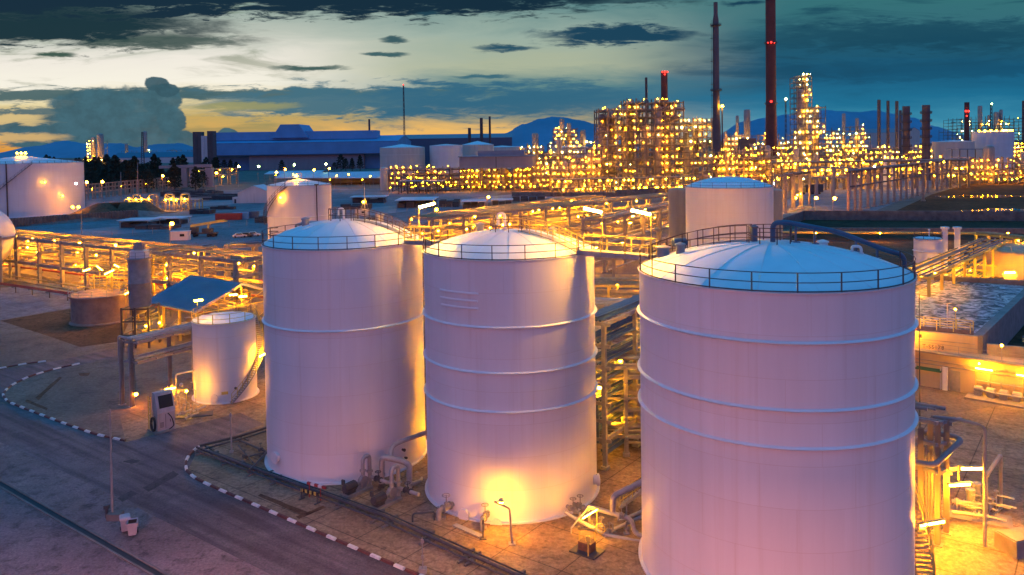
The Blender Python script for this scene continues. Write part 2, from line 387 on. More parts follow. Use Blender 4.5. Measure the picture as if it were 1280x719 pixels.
# ---------------------------------------------------------------- ground
def ground_mat(name, ca, cb, cc, s1=.05, s2=2.5, bump=.3, rough=.9, spec=.25, joints=0.0, stain=.8, tracks=0.0):
    m = bpy.data.materials.new(name); m.use_nodes = True
    nt = m.node_tree; N = nt.nodes; L = nt.links; b = N['Principled BSDF']
    b.inputs['Roughness'].default_value = rough; b.inputs['Specular IOR Level'].default_value = spec
    tc = N.new('ShaderNodeTexCoord')
    def nz(s, d, r, dist=0):
        n = N.new('ShaderNodeTexNoise'); n.inputs['Scale'].default_value = s; n.inputs['Detail'].default_value = d; n.inputs['Roughness'].default_value = r; n.inputs['Distortion'].default_value = dist
        L.new(tc.outputs['Object'], n.inputs['Vector']); return n.outputs['Fac']
    def rp(x, a, b_, lo, hi):
        r = N.new('ShaderNodeValToRGB'); L.new(x, r.inputs[0]); r.color_ramp.elements[0].position = lo; r.color_ramp.elements[1].position = hi
        r.color_ramp.elements[0].color = (*a, 1); r.color_ramp.elements[1].color = (*b_, 1); return r.outputs[0]
    def mx(f, a, b_, mode='MIX'):
        n = N.new('ShaderNodeMix'); n.data_type = 'RGBA'; n.blend_type = mode
        if isinstance(f, float): n.inputs[0].default_value = f
        else: L.new(f, n.inputs[0])
        L.new(a, n.inputs[6]); L.new(b_, n.inputs[7]); return n.outputs[2]
    big = rp(nz(s1, 5, .6, .8), ca, cb, .38, .62)
    med = rp(nz(s1 * 7, 6, .7, .5), (0, 0, 0), (1, 1, 1), .5, .72)
    cN = N.new('ShaderNodeRGB'); cN.outputs[0].default_value = (*cc, 1)
    c = mx(med, big, cN.outputs[0])
    fine = rp(nz(s2, 5, .75), (.55, .55, .55), (1.25, 1.25, 1.25), .3, .7)
    c = mx(1.0, c, fine, 'MULTIPLY')
    st = rp(nz(s1 * 2.3 + .11, 7, .72, 1.6), (1, 1, 1), (1 - stain, 1 - stain, 1 - stain), .56, .70); c = mx(1.0, c, st, 'MULTIPLY')
    if tracks:
        mp = N.new('ShaderNodeMapping'); mp.vector_type = 'TEXTURE'; mp.inputs['Rotation'].default_value = (0, 0, math.atan2(-.60, .80)); mp.inputs['Scale'].default_value = (16, .8, 1); L.new(tc.outputs['Object'], mp.inputs[0])
        tn = N.new('ShaderNodeTexNoise'); tn.inputs['Scale'].default_value = 1; tn.inputs['Detail'].default_value = 4; L.new(mp.outputs[0], tn.inputs['Vector']); c = mx(1.0, c, rp(tn.outputs['Fac'], (1 - tracks,) * 3, (1.08, 1.08, 1.08), .36, .6), 'MULTIPLY')
    if joints:
        mp = N.new('ShaderNodeMapping'); mp.inputs['Rotation'].default_value = (0, 0, -GROT); L.new(tc.outputs['Object'], mp.inputs[0])
        bk = N.new('ShaderNodeTexBrick'); bk.offset = 0; L.new(mp.outputs[0], bk.inputs['Vector']); bk.inputs['Scale'].default_value = 1; bk.inputs['Brick Width'].default_value = 4.8; bk.inputs['Row Height'].default_value = 4.8; bk.inputs['Mortar Size'].default_value = .05; bk.inputs['Mortar Smooth'].default_value = .3
        bk.inputs['Color1'].default_value = (1, 1, 1, 1); bk.inputs['Color2'].default_value = (.84, .84, .84, 1); bk.inputs['Mortar'].default_value = (1 - joints, 1 - joints, 1 - joints, 1); c = mx(1.0, c, bk.outputs[0], 'MULTIPLY')
    L.new(c, b.inputs['Base Color'])
    bp = N.new('ShaderNodeBump'); bp.inputs['Strength'].default_value = bump; bp.inputs['Distance'].default_value = .08
    L.new(nz(s2 * 2, 5, .8), bp.inputs['Height']); L.new(bp.outputs[0], b.inputs['Normal'])
    return m
M['ground'] = ground_mat('packed_gravel', (.17, .13, .10), (.24, .19, .15), (.12, .09, .07), stain=.45)
M['verge'] = ground_mat('verge_gravel', (.21, .155, .15), (.31, .23, .22), (.10, .075, .068), .12, 5, .9, stain=.5)
M['road'] = ground_mat('asphalt', (.15, .115, .118), (.20, .155, .158), (.11, .088, .088), .15, 6, .25, .75, stain=.35, tracks=.38)
M['apron'] = ground_mat('stained_concrete_apron', (.27, .185, .115), (.37, .265, .17), (.15, .10, .06), .18, 3, .2, .75, joints=.6, stain=.6, tracks=.1)
M['yard'] = ground_mat('yard_gravel', (.19, .18, .19), (.27, .26, .27), (.13, .12, .12), .04, 1.2, .2, stain=.35)
M['wet'] = ground_mat('damp_yard_road', (.16, .17, .20), (.22, .23, .26), (.12, .12, .14), .05, 2, .1, .45, .5, stain=.3)
M['mud'] = ground_mat('dark_mud', (.095, .038, .018), (.15, .065, .032), (.045, .02, .011), .05, .8, .3, .95, .12)
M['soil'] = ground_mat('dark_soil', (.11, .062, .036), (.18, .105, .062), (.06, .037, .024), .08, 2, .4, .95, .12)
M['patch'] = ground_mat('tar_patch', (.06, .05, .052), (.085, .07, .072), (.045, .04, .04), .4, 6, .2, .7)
M['puddle'] = mat('puddle_water', (.02, .022, .025), .05, var=.1)
mb = MB(); mb.sheet([(-16000, -60), (16000, -60), (16000, 26000), (-16000, 26000)], 0)
struct('ground', mb, M['ground'], smooth=False)
def gp(pts, z=0.0): return [G(x, y, z) for x, y in pts]
def lay(name, pts, z, m):
    mb = MB(); mb.sheet(gp(pts, z), z); return struct(name, mb, m, smooth=False)
# verge below the road
lay('gravel_verge', [(-200, 470), (9, 556), (141, 619), (340, 719), (420, 760), (100, 1100), (-600, 1100)], .004, M['verge'])
lay('road', [(-200, 448), (-60, 470), (0, 505), (11, 505), (40, 515), (80, 531), (157, 553), (205, 540), (300, 516), (330, 530), (247, 562), (234, 590), (260, 606), (337, 640), (510, 715), (620, 770), (420, 762), (340, 719), (141, 619), (9, 556.5), (-200, 466)], .008, M['road'])
lay('side_road', [(-120, 483), (0, 463), (56, 454), (120, 441), (175, 428), (190, 436), (128, 450), (98, 457), (66, 463), (27, 476), (8, 487), (3, 497), (8, 503), (-70, 500)], .012, M['road'])
lay('concrete_apron', [(234, 590), (247, 562), (330, 530), (300, 516), (205, 540), (157, 553), (150, 520), (210, 500), (345, 470), (540, 455), (760, 560), (900, 560), (1500, 470), (1500, 1000), (900, 1000), (620, 768), (510, 714), (337, 639), (260, 605)], .016, M['apron'])
lay('dirt_island', [(157, 551), (80, 529), (40, 514), (11, 502), (4, 495), (9, 487), (27, 477), (66, 464), (98, 458), (128, 451), (190, 440), (230, 450), (240, 500), (210, 500), (150, 520)], .014, M['ground'])
lay('dark_pad', [(0, 401), (88, 386), (160, 405), (150, 427), (100, 434), (60, 420)], .006, M['soil'])
lay('yard', [(-400, 330), (-300, 262), (330, 236), (640, 236), (530, 280), (420, 300), (330, 320), (215, 308), (120, 296), (0, 283)], .004, M['yard'])
lay('yard_lower', [(-100, 420), (0, 360), (150, 346), (150, 372), (90, 385), (0, 400)], .004, M['yard'])
lay('yard_road', [(-80, 303), (60, 292), (200, 277), (330, 262), (330, 270), (210, 287), (70, 300), (-80, 314)], .012, M['wet'])
lay('yard_road', [(440, 262), (640, 243), (800, 238), (800, 243), (640, 250), (520, 263), (440, 272)], .012, M['wet'])
lay('yard_road', [(95, 262), (330, 248), (330, 253), (95, 267)], .014, M['wet'])
lay('wood_floor', [(60, 232), (95, 236), (200, 235), (275, 222), (270, 208), (100, 205), (40, 200)], .01, M['soil'])
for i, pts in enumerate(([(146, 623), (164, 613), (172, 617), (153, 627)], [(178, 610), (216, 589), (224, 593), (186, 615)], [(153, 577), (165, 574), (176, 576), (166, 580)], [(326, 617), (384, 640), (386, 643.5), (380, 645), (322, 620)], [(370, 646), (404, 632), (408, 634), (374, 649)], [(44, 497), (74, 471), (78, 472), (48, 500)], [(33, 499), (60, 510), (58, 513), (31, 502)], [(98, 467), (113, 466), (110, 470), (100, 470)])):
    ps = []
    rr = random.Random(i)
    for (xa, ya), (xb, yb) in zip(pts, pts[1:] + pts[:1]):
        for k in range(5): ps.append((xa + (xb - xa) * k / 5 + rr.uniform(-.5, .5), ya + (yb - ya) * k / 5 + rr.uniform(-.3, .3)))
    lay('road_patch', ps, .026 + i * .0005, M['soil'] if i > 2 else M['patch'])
# kerbs with red and white blocks
def kerb(pts, z=.02):
    ps = gp(pts, 0); path = [ps[0]]
    for i in range(len(ps) - 1):
        n = max(1, int((ps[i + 1] - ps[i]).length / .25))
        for k in range(1, n + 1): path.append(ps[i].lerp(ps[i + 1], k / n))
    # smooth
    for _ in range(6):
        path = [path[0]] + [(path[i - 1] + path[i] * 2 + path[i + 1]) / 4 for i in range(1, len(path) - 1)] + [path[-1]]
    mb = MB(); acc = 0; i = 0; w = 0
    while i < len(path) - 1:
        j = i; L = 0
        want = .95 if w == 0 else 1.15
        while j < len(path) - 1 and L < want: L += (path[j + 1] - path[j]).length; j += 1
        p, q = path[i], path[j]; d = (q - p)
        if d.length > .3:
            d.normalize(); mb.mi = w
            s = .93
            a = p.lerp(q, .04); b = p.lerp(q, .96); jz = random.uniform(-.015, .015)
            sd = d.cross(UP) * (.13 if w == 0 else .115)
            for (t0, t1, hh, k) in ((a, b, .15 + jz, 1.0),):
                lo = [t0 - sd, t1 - sd, t1 + sd, t0 + sd]
                e = d * .04; up = V(0, 0, hh)
                hi = [t0 - sd * .75 + e + up, t1 - sd * .75 - e + up, t1 + sd * .75 - e + up, t0 + sd * .75 + e + up]
                mb.add([x + V(0, 0, z) for x in lo] + [x + V(0, 0, z) for x in hi], [(4, 5, 6, 7), (0, 1, 5, 4), (1, 2, 6, 5), (2, 3, 7, 6), (3, 0, 4, 7)])
        i = j; w = 1 - w
    return struct('kerb', mb, [M['kerbwhite'], M['kerbred']], smooth=False)
kerb([(249, 559), (238, 567), (232, 577), (233, 590), (246, 600), (270, 611), (337, 640), (420, 676), (513, 716), (600, 752)])
kerb([(-30, 466), (0, 461), (28, 456), (58, 452)])
kerb([(100, 455), (66, 462.5), (40, 470), (24, 477), (10, 485), (3, 494), (10, 503), (40, 515), (80, 530), (120, 544), (157, 552)])
# open drain along the verge
p0, p1 = G(-40, 582), G(420, 846)
mb = MB(); d = (p1 - p0).normalized(); sd = d.cross(UP)
mb.add([p0 - sd * .22 + V(0, 0, .012), p1 - sd * .22 + V(0, 0, .012), p1 + sd * .22 + V(0, 0, .012), p0 + sd * .22 + V(0, 0, .012)], [(0, 1, 2, 3)])
struct('drain_gutter', mb, M['black'], smooth=False)
mb = MB()
for s in (-1, 1): mb.bar(p0 + sd * s * .3 + V(0, 0, .04), p1 + sd * s * .3 + V(0, 0, .04), .14, .12)
struct('drain_kerb', mb, M['conc2'], smooth=False)
# ---------------------------------------------------------------- storage tanks
def rail_ring(mb, c, R, z, n, h=1.1, r=.03, a0=0.0, a1=2 * PI, lines=(.05, .55, 1.1)):
    full = abs(a1 - a0 - 2 * PI) < 1e-6
    seg = n * 3
    for lz in lines:
        pts = [V(c[0] + R * math.cos(a0 + (a1 - a0) * i / seg), c[1] + R * math.sin(a0 + (a1 - a0) * i / seg), z + lz * h / 1.1) for i in range(seg if full else seg + 1)]
        mb.tube(pts, r if lz > .1 else r * 1.3, 5, closed=full)
    for i in range(n if full else n + 1):
        a = a0 + (a1 - a0) * i / n
        x, y = c[0] + R * math.cos(a), c[1] + R * math.sin(a)
        mb.bar((x, y, z), (x, y, z + h), r * 2.2)
def roof_z(R, rise, r): # spherical cap
    S = (R * R + rise * rise) / (2 * rise)
    return math.sqrt(max(S * S - r * r, 0)) - (S - rise)
def tank(label, c, R, H, rise, rings=(), rail=True, mshell='white', name='storage_tank', group='large white storage tanks', nseg=96, cone=False, nrail=None, courses=True):
    c = V(c[0], c[1], 0)
    t = thing(name, label, 'tank', c, group)
    mb = MB(); mb.lathe(c, [(R + .25, .0), (R + .25, .12), (R + .04, .13), (R, .3)] + [(R, z) for z in [H * k / 8 for k in range(1, 9)]], nseg, cap=False)
    shell = mb.build('shell', M[mshell], t)
    prof = [(R + .06, H - .10), (R + .10, H), (R - .02, H + .03)]
    for k in range(1, 13):
        r = R * (1 - k / 12); prof.append((max(r, .001), H + .04 + (roof_z(R, rise, r) if not cone else rise * (1 - r / R))))
    mb = MB(); mb.lathe(c, prof, nseg, cap=False)
    ns = 16
    for i in range(ns):
        a = 2 * PI * i / ns
        mb.tube([V(c.x + r * math.cos(a), c.y + r * math.sin(a), H + .05 + (roof_z(R, rise, r) if not cone else rise * (1 - r / R))) for r in [R * k / 8 for k in range(8, 0, -1)]], .025, 4)
    mb.build('roof', M['roofw'], t)
    if rail:
        mb = MB(); rail_ring(mb, c, R + .02, H + .02, nrail or max(10, int(2 * PI * R / 2.35)))
        mb.build('railing', M['brown'], t)
    for z in rings:
        mb = MB(); mb.lathe(c, [(R - .01, z - .09), (R + .16, z - .02), (R + .20, z + .03), (R + .16, z + .07), (R - .01, z + .12)], nseg, cap=False)
        mb.build('stiffener_ring', M['roofw'], t)
    t['R'] = R; t['H'] = H
    return t
def on_wall(c, R, ang, z, out=0.0): return V(c[0] + (R + out) * math.cos(ang), c[1] + (R + out) * math.sin(ang), z)
def flange(mb, p, d, r, L, n=20):
    p = Vector(p); d = Vector(d).normalized()
    mb.tube([p, p + d * L * .7], r * .86, n); mb.tube([p + d * L * .6, p + d * L * .8], r * 1.12, n); mb.tube([p + d * L * .82, p + d * L], r * 1.12, n)
def ang_to_cam(c, off=0.0): return math.atan2(-c[1], -c[0]) + RAD(off)
HT = 19.6
CA = (-15.55, 73.2); CB = (-.35, 65.6); CC = (17.02, 52.8)
RA, RB, RC = 7.15, 6.98, 8.58
tA = tank('big white tank at the left end of the front row, one stiffener ring', CA, RA, HT, 1.9, (12.8,))
tB = tank('middle white tank of the front row with a bright lamp at its foot', CB, RB, HT, 1.5, (14.6, 11.2, 8.3))
tC = tank('largest and nearest white tank with a curved blue pipe over its roof', CC, RC, HT, 1.8, (16.75, 12.95, 10.8))
# ---------------------------------------------------------------- lamp meshes
def ico(r, sub=1):
    import bmesh
    bm = bmesh.new(); bmesh.ops.create_icosphere(bm, subdivisions=sub, radius=r)
    me = bpy.data.meshes.new('lamp'); bm.to_mesh(me); bm.free(); return me
LAMPS = {}
def bulb_mesh(kind, r):
    k = (kind, round(r, 2))
    if k not in LAMPS:
        me = ico(r, 1); me.materials.append(M[kind]); LAMPS[k] = me
    return LAMPS[k]
def lamp_part(parent, p, r=.55, kind='far', name='lamp'):
    o = bpy.data.objects.new(name, bulb_mesh(kind, r)); COL.objects.link(o)
    o.parent = parent; o.location = Vector(p) - Vector(parent['_w']); return o
def tube_part(parent, p, q, r=.075, kind='tube', name='tube_lamp', hood=True):
    p = Vector(p); q = Vector(q); d = (q - p).normalized()
    mb = MB(); mb.tube([p, q], r, 8); o = mb.build(name, M[kind], parent)
    if hood:
        mb = MB(); up = V(0, 0, r * 1.25 + .03)
        mb.bar(p - d * .12 + up, q + d * .12 + up, r * 2.6, .05)
        mb.bar(p - d * .1, p - d * .01, r * 1.7); mb.bar(q + d * .01, q + d * .1, r * 1.7)
        h = mb.build('lamp_housing', M['steel'], parent)
    return o
def wall_pt(c, R, px, py, out=0.0):        # where a photo pixel meets an upright round wall
    d = ray(px, py); a = d.x * d.x + d.y * d.y; b = -2 * (d.x * c[0] + d.y * c[1]); cc = c[0] ** 2 + c[1] ** 2 - R * R
    disc = max(b * b - 4 * a * cc, 0); t = (-b - math.sqrt(disc)) / (2 * a)
    p = V(d.x * t, d.y * t, CAMZ + d.z * t); n = V(p.x - c[0], p.y - c[1], 0).normalized()
    return p + n * out, n
def wheel(mb, c, n, r, t=.03):              # hand wheel
    c = Vector(c); n = Vector(n).normalized(); u = n.cross(UP)
    if u.length < .1: u = V(1, 0, 0)
    u.normalize(); w = n.cross(u)
    mb.tube([c + (u * math.cos(a) + w * math.sin(a)) * r for a in [2 * PI * k / 14 for k in range(14)]], t, 5, closed=True)
    mb.bar(c - u * r, c + u * r, t); mb.bar(c - w * r, c + w * r, t); mb.tube([c - n * .25, c + n * .05], t * .9, 5)
def valve(mb, p, d, r, stem=.55):           # flanged gate valve on a pipe at p along d
    p = Vector(p); d = Vector(d).normalized()
    mb.tube([p - d * r * 1.7, p + d * r * 1.7], r * 1.05, 10)
    for s in (-1, 1): mb.tube([p + d * r * s * 1.6, p + d * r * s * 2.0], r * 1.5, 12)
    mb.tube([p, p + UP * (r * 1.7)], r * .85, 8); mb.tube([p + UP * r * 1.7, p + UP * (r * 1.7 + stem)], r * .22, 6)
    wheel(mb, p + UP * (r * 1.7 + stem), UP, r * 1.5, r * .17)
# ---------------------------------------------------------------- fittings of the three big tanks
def manhole(t, c, R, px, py, r=.38, m='white', name='manhole'):
    p, n = wall_pt(c, R, px, py, -.02); mb = MB(); flange(mb, p, n, r, .38, 24)
    for k in range(12):
        a = 2 * PI * k / 12; u = n.cross(UP); q = p + n * .34 + (u * math.cos(a) + UP * math.sin(a)) * r * .98
        mb.tube([q, q + n * .07], .025, 5)
    return mb.build(name, M[m], t)
def roof_pt(c, R, H, rise, dx, dy, up=0.0):
    return V(c[0] + dx, c[1] + dy, H + .05 + roof_z(R, rise, min(math.hypot(dx, dy), R)) + up)
def roof_walk(t, c, R, rise, a0, r0, r1, half=.45, n=5, m='brown', sides=(-1, 1), name='roof_walkway_rail'):
    d = V(math.cos(a0), math.sin(a0), 0); s = d.cross(UP); mb = MB()
    for k in sides:
        pts = [roof_pt(c, R, HT, rise, *((d * r + s * half * k).xy)) for r in [r0 + (r1 - r0) * i / n for i in range(n + 1)]]
        for p in pts: mb.bar(p - V(0, 0, .05), p + V(0, 0, 1.1), .055)
        for h in (.55, 1.1): mb.tube([p + V(0, 0, h) for p in pts], .03, 5)
    mb.build(name, M[m], t)
    mb = MB(); pts = [roof_pt(c, R, HT, rise, *((d * r).xy), up=.06) for r in [r0 + (r1 - r0) * i / 12 for i in range(13)]]
    for i in range(12): mb.bar(pts[i], pts[i + 1], half * 2 - .05, .05)
    mb.build('roof_walkway', M['steel'], t)
def crown_rail(t, c, R, rise, r, n=8, a0=0., a1=2 * PI):
    mb = MB(); z = HT + roof_z(R, rise, r); rail_ring(mb, c, r, z, n, 1.1, .028, a0, a1, (.55, 1.1)); mb.build('crown_railing', M['brown'], t)
def gooseneck(t, p, h=1.2, w=.5, r=.11, m='white'):
    p = Vector(p); mb = MB()
    mb.tube(bend([p - V(0, 0, .1), p + V(0, 0, h), p + V(-w, 0, h), p + V(-w, 0, h * .45)], .28, 6), r, 10)
    mb.tube([p + V(-w, 0, h * .42), p + V(-w, 0, h * .32)], r * 1.4, 10); mb.tube([p, p + V(0, 0, .08)], r * 1.7, 12)
    mb.build('gooseneck_vent', M[m], t)
def hatch(t, p, r=.32, h=.5, m='steel'):
    p = Vector(p); mb = MB(); mb.lathe(p, [(r, -.1), (r, h), (r * 1.25, h), (r * 1.25, h + .09), (r * .3, h + .2), (.001, h + .22)], 16); mb.build('roof_hatch', M[m], t)
dirBC = (V(CC[0] - CB[0], CC[1] - CB[1], 0)).normalized()
dirAB = (V(CB[0] - CA[0], CB[1] - CA[1], 0)).normalized()
aBC = math.atan2(dirBC.y, dirBC.x); aAB = math.atan2(dirAB.y, dirAB.x)
# tank A
manhole(tA, CA, RA, 347, 571, .45)
p, n = wall_pt(CA, RA, 503, 562); mb = MB(); flange(mb, p, n, .12, .3, 10); mb.build('nozzle', M['dark'], tA); mb = MB(); p, n = wall_pt(CA, RA, 506, 572); flange(mb, p, n, .1, .25, 10); mb.build('nozzle', M['dark'], tA)
roof_walk(tA, CA, RA, 1.9, aAB + .15, 1.3, RA - .1)
crown_rail(tA, CA, RA, 1.9, 1.3, 8)
gooseneck(tA, roof_pt(CA, RA, HT, 1.9, .1, -.2), 1.0, .45, .1)
hatch(tA, roof_pt(CA, RA, HT, 1.9, -3.2, -1.0)); hatch(tA, roof_pt(CA, RA, HT, 1.9, 2.8, 3.2), .4, .7)
q = roof_pt(CA, RA, HT, 1.9, 1.9, .6); mb = MB()   # lightning mast with a lamp
mb.tube([q, q + V(0, 0, 3.6)], [.06, .025], 6); mb.bar(q + V(-.6, 0, 0), q + V(0, 0, 2.2), .03); mb.bar(q + V(.6, 0, 0), q + V(0, 0, 2.2), .03); mb.bar(q + V(-.4, 0, 1), q + V(.4, 0, 1), .03)
mb.build('roof_mast', M['steel'], tA)
lamp_part(tA, q + V(0, -.6, 1.7), .13, 'far', 'roof_lamp'); mb = MB(); mb.bar(q + V(0, 0, 1.8), q + V(0, -.7, 1.85), .05); mb.build('lamp_bracket', M['steel'], tA)
mb = MB()      # caged ladder head on the far left edge
for k in range(5):
    z = HT - .3 + k * .35; mb.tube([V(CA[0] - RA * .96 + .42 * math.cos(a), CA[1] + RA * .22 + .42 * math.sin(a), z) for a in [2 * PI * i / 12 for i in range(12)]], .025, 4, closed=True)
mb.build('ladder_cage', M['brown'], tA)
# tank B
manhole(tB, CB, RB, 582, 642, .42); manhole(tB, CB, RB, 621, 654, .40)
for i, (xa, xb, y) in enumerate(((551, 598, 362), (551.5, 597.5, 371.2), (552.5, 598, 380.3))):
    mb = MB(); ps = []
    for k in range(9):
        p, n = wall_pt(CB, RB, xa + (xb - xa) * k / 8, y + 2.2 * k / 8, .07); ps.append(V(p.x, p.y, ps[0].z if ps else p.z))
    mb.tube(ps, .085, 6); mb.build('insulation_bracket', M['roofw'], tB)
roof_walk(tB, CB, RB, 1.5, aBC, 1.3, RB - .1, m='yellow'); crown_rail(tB, CB, RB, 1.5, 1.5, 8)
gooseneck(tB, roof_pt(CB, RB, HT, 1.5, -.3, -.2), 1.35, .55, .13)
hatch(tB, roof_pt(CB, RB, HT, 1.5, -2.5, 2.8), .35, .6); hatch(tB, roof_pt(CB, RB, HT, 1.5, 3.6, -.4), .3, .4)
p, n = wall_pt(CB, RB, 742, 600, -.05); mb = MB(); flange(mb, p, V(1, .1, 0), .42, .5, 20); mb.build('side_manhole', M['white'], tB)
# tank C
roof_walk(tC, CC, RC, 1.8, aBC + PI, 1.4, RC - .2, m='brown', n=6); crown_rail(tC, CC, RC, 1.8, 1.4, 8)
hatch(tC, roof_pt(CC, RC, HT, 1.8, -6.6, 2.6), .42, .55); hatch(tC, roof_pt(CC, RC, HT, 1.8, -5.7, 1.2), .3, .5); hatch(tC, roof_pt(CC, RC, HT, 1.8, 5.2, 4.4), .34, .45, 'white')
mb = MB(); q = roof_pt(CC, RC, HT, 1.8, -5.2, 3.6, .55); mb.drum(q - V(.5, 0, 0), q + V(.4, .1, 0), .3, 14); mb.tube([q - V(0, 0, .6), q], .12, 8); mb.build('vapour_valve', M['bluep'], tC)
hatch(tC, roof_pt(CC, RC, HT, 1.8, -.9, .5), .22, .9, 'bluep')
path = bend([roof_pt(CC, RC, HT, 1.8, .15, -.1, -.1), roof_pt(CC, RC, HT, 1.8, .15, -.1, 1.25), roof_pt(CC, RC, HT, 1.8, 1.0, -.1, 1.3), roof_pt(CC, RC, HT, 1.8, 4.6, .35, 1.05), roof_pt(CC, RC, HT, 1.8, 8.1, .8, .78), V(CC[0] + RC + .75, CC[1] + .9, HT + .7), V(CC[0] + RC + .75, CC[1] + .9, HT - 2.2), V(CC[0] + RC + .5, CC[1] + 1.4, HT - 4), V(CC[0] + RC + .5, CC[1] + 1.4, 1.0)], .7, 6)
mb = MB(); mb.tube(path, .17, 14); mb.build('roof_vent_pipe', M['bluep'], tC)
mb = MB()
for dx, dy, h in ((1.7, 0, 1.15), (3.0, .15, 1.05), (5.9, .5, .85), (7.4, .7, .8)):
    p = roof_pt(CC, RC, HT, 1.8, dx, dy); mb.cut(); mb.bar(p - V(0, 0, .1), p + V(0, 0, h), .12); mb.box(p + V(0, 0, .02), (.45, .45, .06))
mb.each('pipe_support', M['bluep'], tC)
gooseneck(tC, roof_pt(CC, RC, HT, 1.8, 5.6, -1.0), .5, .6, .09)
# stairs round the right side of tank C and tank G
def spiral(t, c, R, a0, a1, z0, z1, w=.75, n=40, mt='colpaint', mr='yellow', name='spiral_stair'):
    mb = MB()
    for i in range(n):
        a = a0 + (a1 - a0) * i / n; z = z0 + (z1 - z0) * i / n
        mb.box((c[0] + (R + .12 + w / 2) * math.cos(a), c[1] + (R + .12 + w / 2) * math.sin(a), z), (w, .26, .04), a)
    for rr in (R + .12, R + .12 + w):
        mb.tube([V(c[0] + rr * math.cos(a0 + (a1 - a0) * i / n), c[1] + rr * math.sin(a0 + (a1 - a0) * i / n), z0 + (z1 - z0) * i / n - .08) for i in range(n + 1)], .07, 5)
    st = mb.build(name, M[mt], t)
    mb = MB(); rr = R + .12 + w
    for h in (.55, 1.05): mb.tube([V(c[0] + rr * math.cos(a0 + (a1 - a0) * i / n), c[1] + rr * math.sin(a0 + (a1 - a0) * i / n), z0 + (z1 - z0) * i / n + h) for i in range(n + 1)], .03, 5)
    for i in range(0, n + 1, 3):
        a = a0 + (a1 - a0) * i / n; p = V(c[0] + rr * math.cos(a), c[1] + rr * math.sin(a), z0 + (z1 - z0) * i / n); mb.bar(p, p + V(0, 0, 1.05), .05)
    mb.build('stair_handrail', M[mr], t)
spiral(tC, CC, RC, RAD(-21), RAD(55), .2, 13.2, 1.05, 60)
p = V(CC[0] + RC + .9, CC[1] - .6, 3.05)
# bridges between the tanks
def bridge(label, p, q, z, group, lampsat):
    p = V(*p, z); q = V(*q, z); d = (q - p).normalized(); s = d.cross(UP); L = (q - p).length; c = (p + q) / 2
    t = thing('access_bridge', label, 'bridge', c, group)
    mb = MB()
    for k in (-1, 1): mb.bar(p + s * k * .5 - V(0, 0, .18), q + s * k * .5 - V(0, 0, .18), .1, .32)
    mb.bar(p, q, .96, .05)
    for i in range(int(L / 1.2)): x = p + d * (i * 1.2 + .5) - V(0, 0, .2); mb.bar(x - s * .46, x + s * .46, .08)
    mb.build('deck', M['steel'], t)
    mb = MB()
    for k in (-1, 1):
        n = max(3, int(L / 1.9))
        for i in range(n + 1): x = p + d * L * i / n + s * k * .5; mb.bar(x - V(0, 0, .3), x + V(0, 0, 1.15), .09)
        for h in (.6, 1.15): mb.bar(p + s * k * .5 + V(0, 0, h), q + s * k * .5 + V(0, 0, h), .075)
    mb.build('railing', M['yellow'], t)
    for (u, k, ax) in lampsat:
        b = p + d * L * u + s * k * .5; e = b + V(0, 0, 2.9)
        mb = MB(); mb.tube([b - V(0, 0, .3), e], .04, 6); mb.build('lamp_pole', M['yellow'], t)
        v = Vector(ax); tube_part(t, e + v * .05, e + v * 1.5, .085, 'tubes')
    return t
eB = (CB[0] + dirBC.x * (RB - .1), CB[1] + dirBC.y * (RB - .1)); eC = (CC[0] - dirBC.x * (RC - .1), CC[1] - dirBC.y * (RC - .1))
bridge('yellow railed bridge from the middle tank to the nearest tank, two tube lamps above it', eB, eC, HT + .35, None, ((.27, -1, (-.92, .1, .22)), (.93, -1, (-.94, .1, .22))))
eA = (CA[0] + dirAB.x * (RA - .1), CA[1] + dirAB.y * (RA - .1)); eB2 = (CB[0] - dirAB.x * (RB - .1), CB[1] - dirAB.y * (RB - .1))
bridge('short railed bridge between the left big tank and the middle tank', eA, eB2, HT + .35, None, ((.5, 1, (.9, .2, .2)),))
# ---------------------------------------------------------------- foreground plant
def Dg(px, py): return G(px, py).y
# goal-post lamp in front of the middle tank
b = G(640, 680); D = b.y
t = thing('arm_lamp', 'hooked lamp post shining on the foot of the middle tank', 'lamp', b)
k = P(637, 636, D); e = P(618, 627, D + .9)
mb = MB(); mb.tube(bend([b, k, e], .15, 4), .07, 8); mb.box(b + V(0, 0, .03), (.5, .5, .06)); mb.build('post', M['pipeg'], t)
mid = k.lerp(e, .5); hd = mid + V(-.05, .3, .12)
mb = MB(); mb.lathe(hd + V(0, 0, .02), [(.05, .22), (.16, .16), (.2, 0)], 12); mb.bar(hd + V(0, 0, .15), mid, .05); mb.build('lamp_shade', M['steel'], t)
lamp_part(t, hd, .17, 'bulbs', 'bulb')
# valves on the manholes of the middle tank
def valve_set(label, px, py, R=.2, h=.75, m='pipeg', out=1.1):
    p, n = wall_pt(CB, RB, px, py - 12); p.z = h
    t = thing('tank_valve', label, 'valve', V(p.x, p.y, 0) + n * .6)
    mb = MB(); mb.tube([p - n * .05, p + n * out], R, 12); valve(mb, p + n * out * .6, n, R * 1.05); mb.tube(bend([p + n * out, p + n * (out + .35), p + n * (out + .35) - V(0, 0, h - .05)], .2), R, 10)
    mb.build('valve_body', M[m], t)
    mb = MB(); mb.box(V((p + n * out).x, (p + n * out).y, .08), (.5, .5, .16)); mb.build('plinth', M['conc'], t)
    return t
valve_set('gate valve with hand wheel at the left foot of the middle tank', 566, 656, .2)
valve_set('gate valve beside the lamp at the foot of the middle tank', 610, 668, .17)
b = G(604, 674); mb = MB(); mb.tube([b, b + V(0, 0, 1.35)], .05, 8); mb.box(b + V(0, 0, 1.25), (.16, .1, .3)); mb.box(b + V(0, 0, .05), (.5, .4, .1))
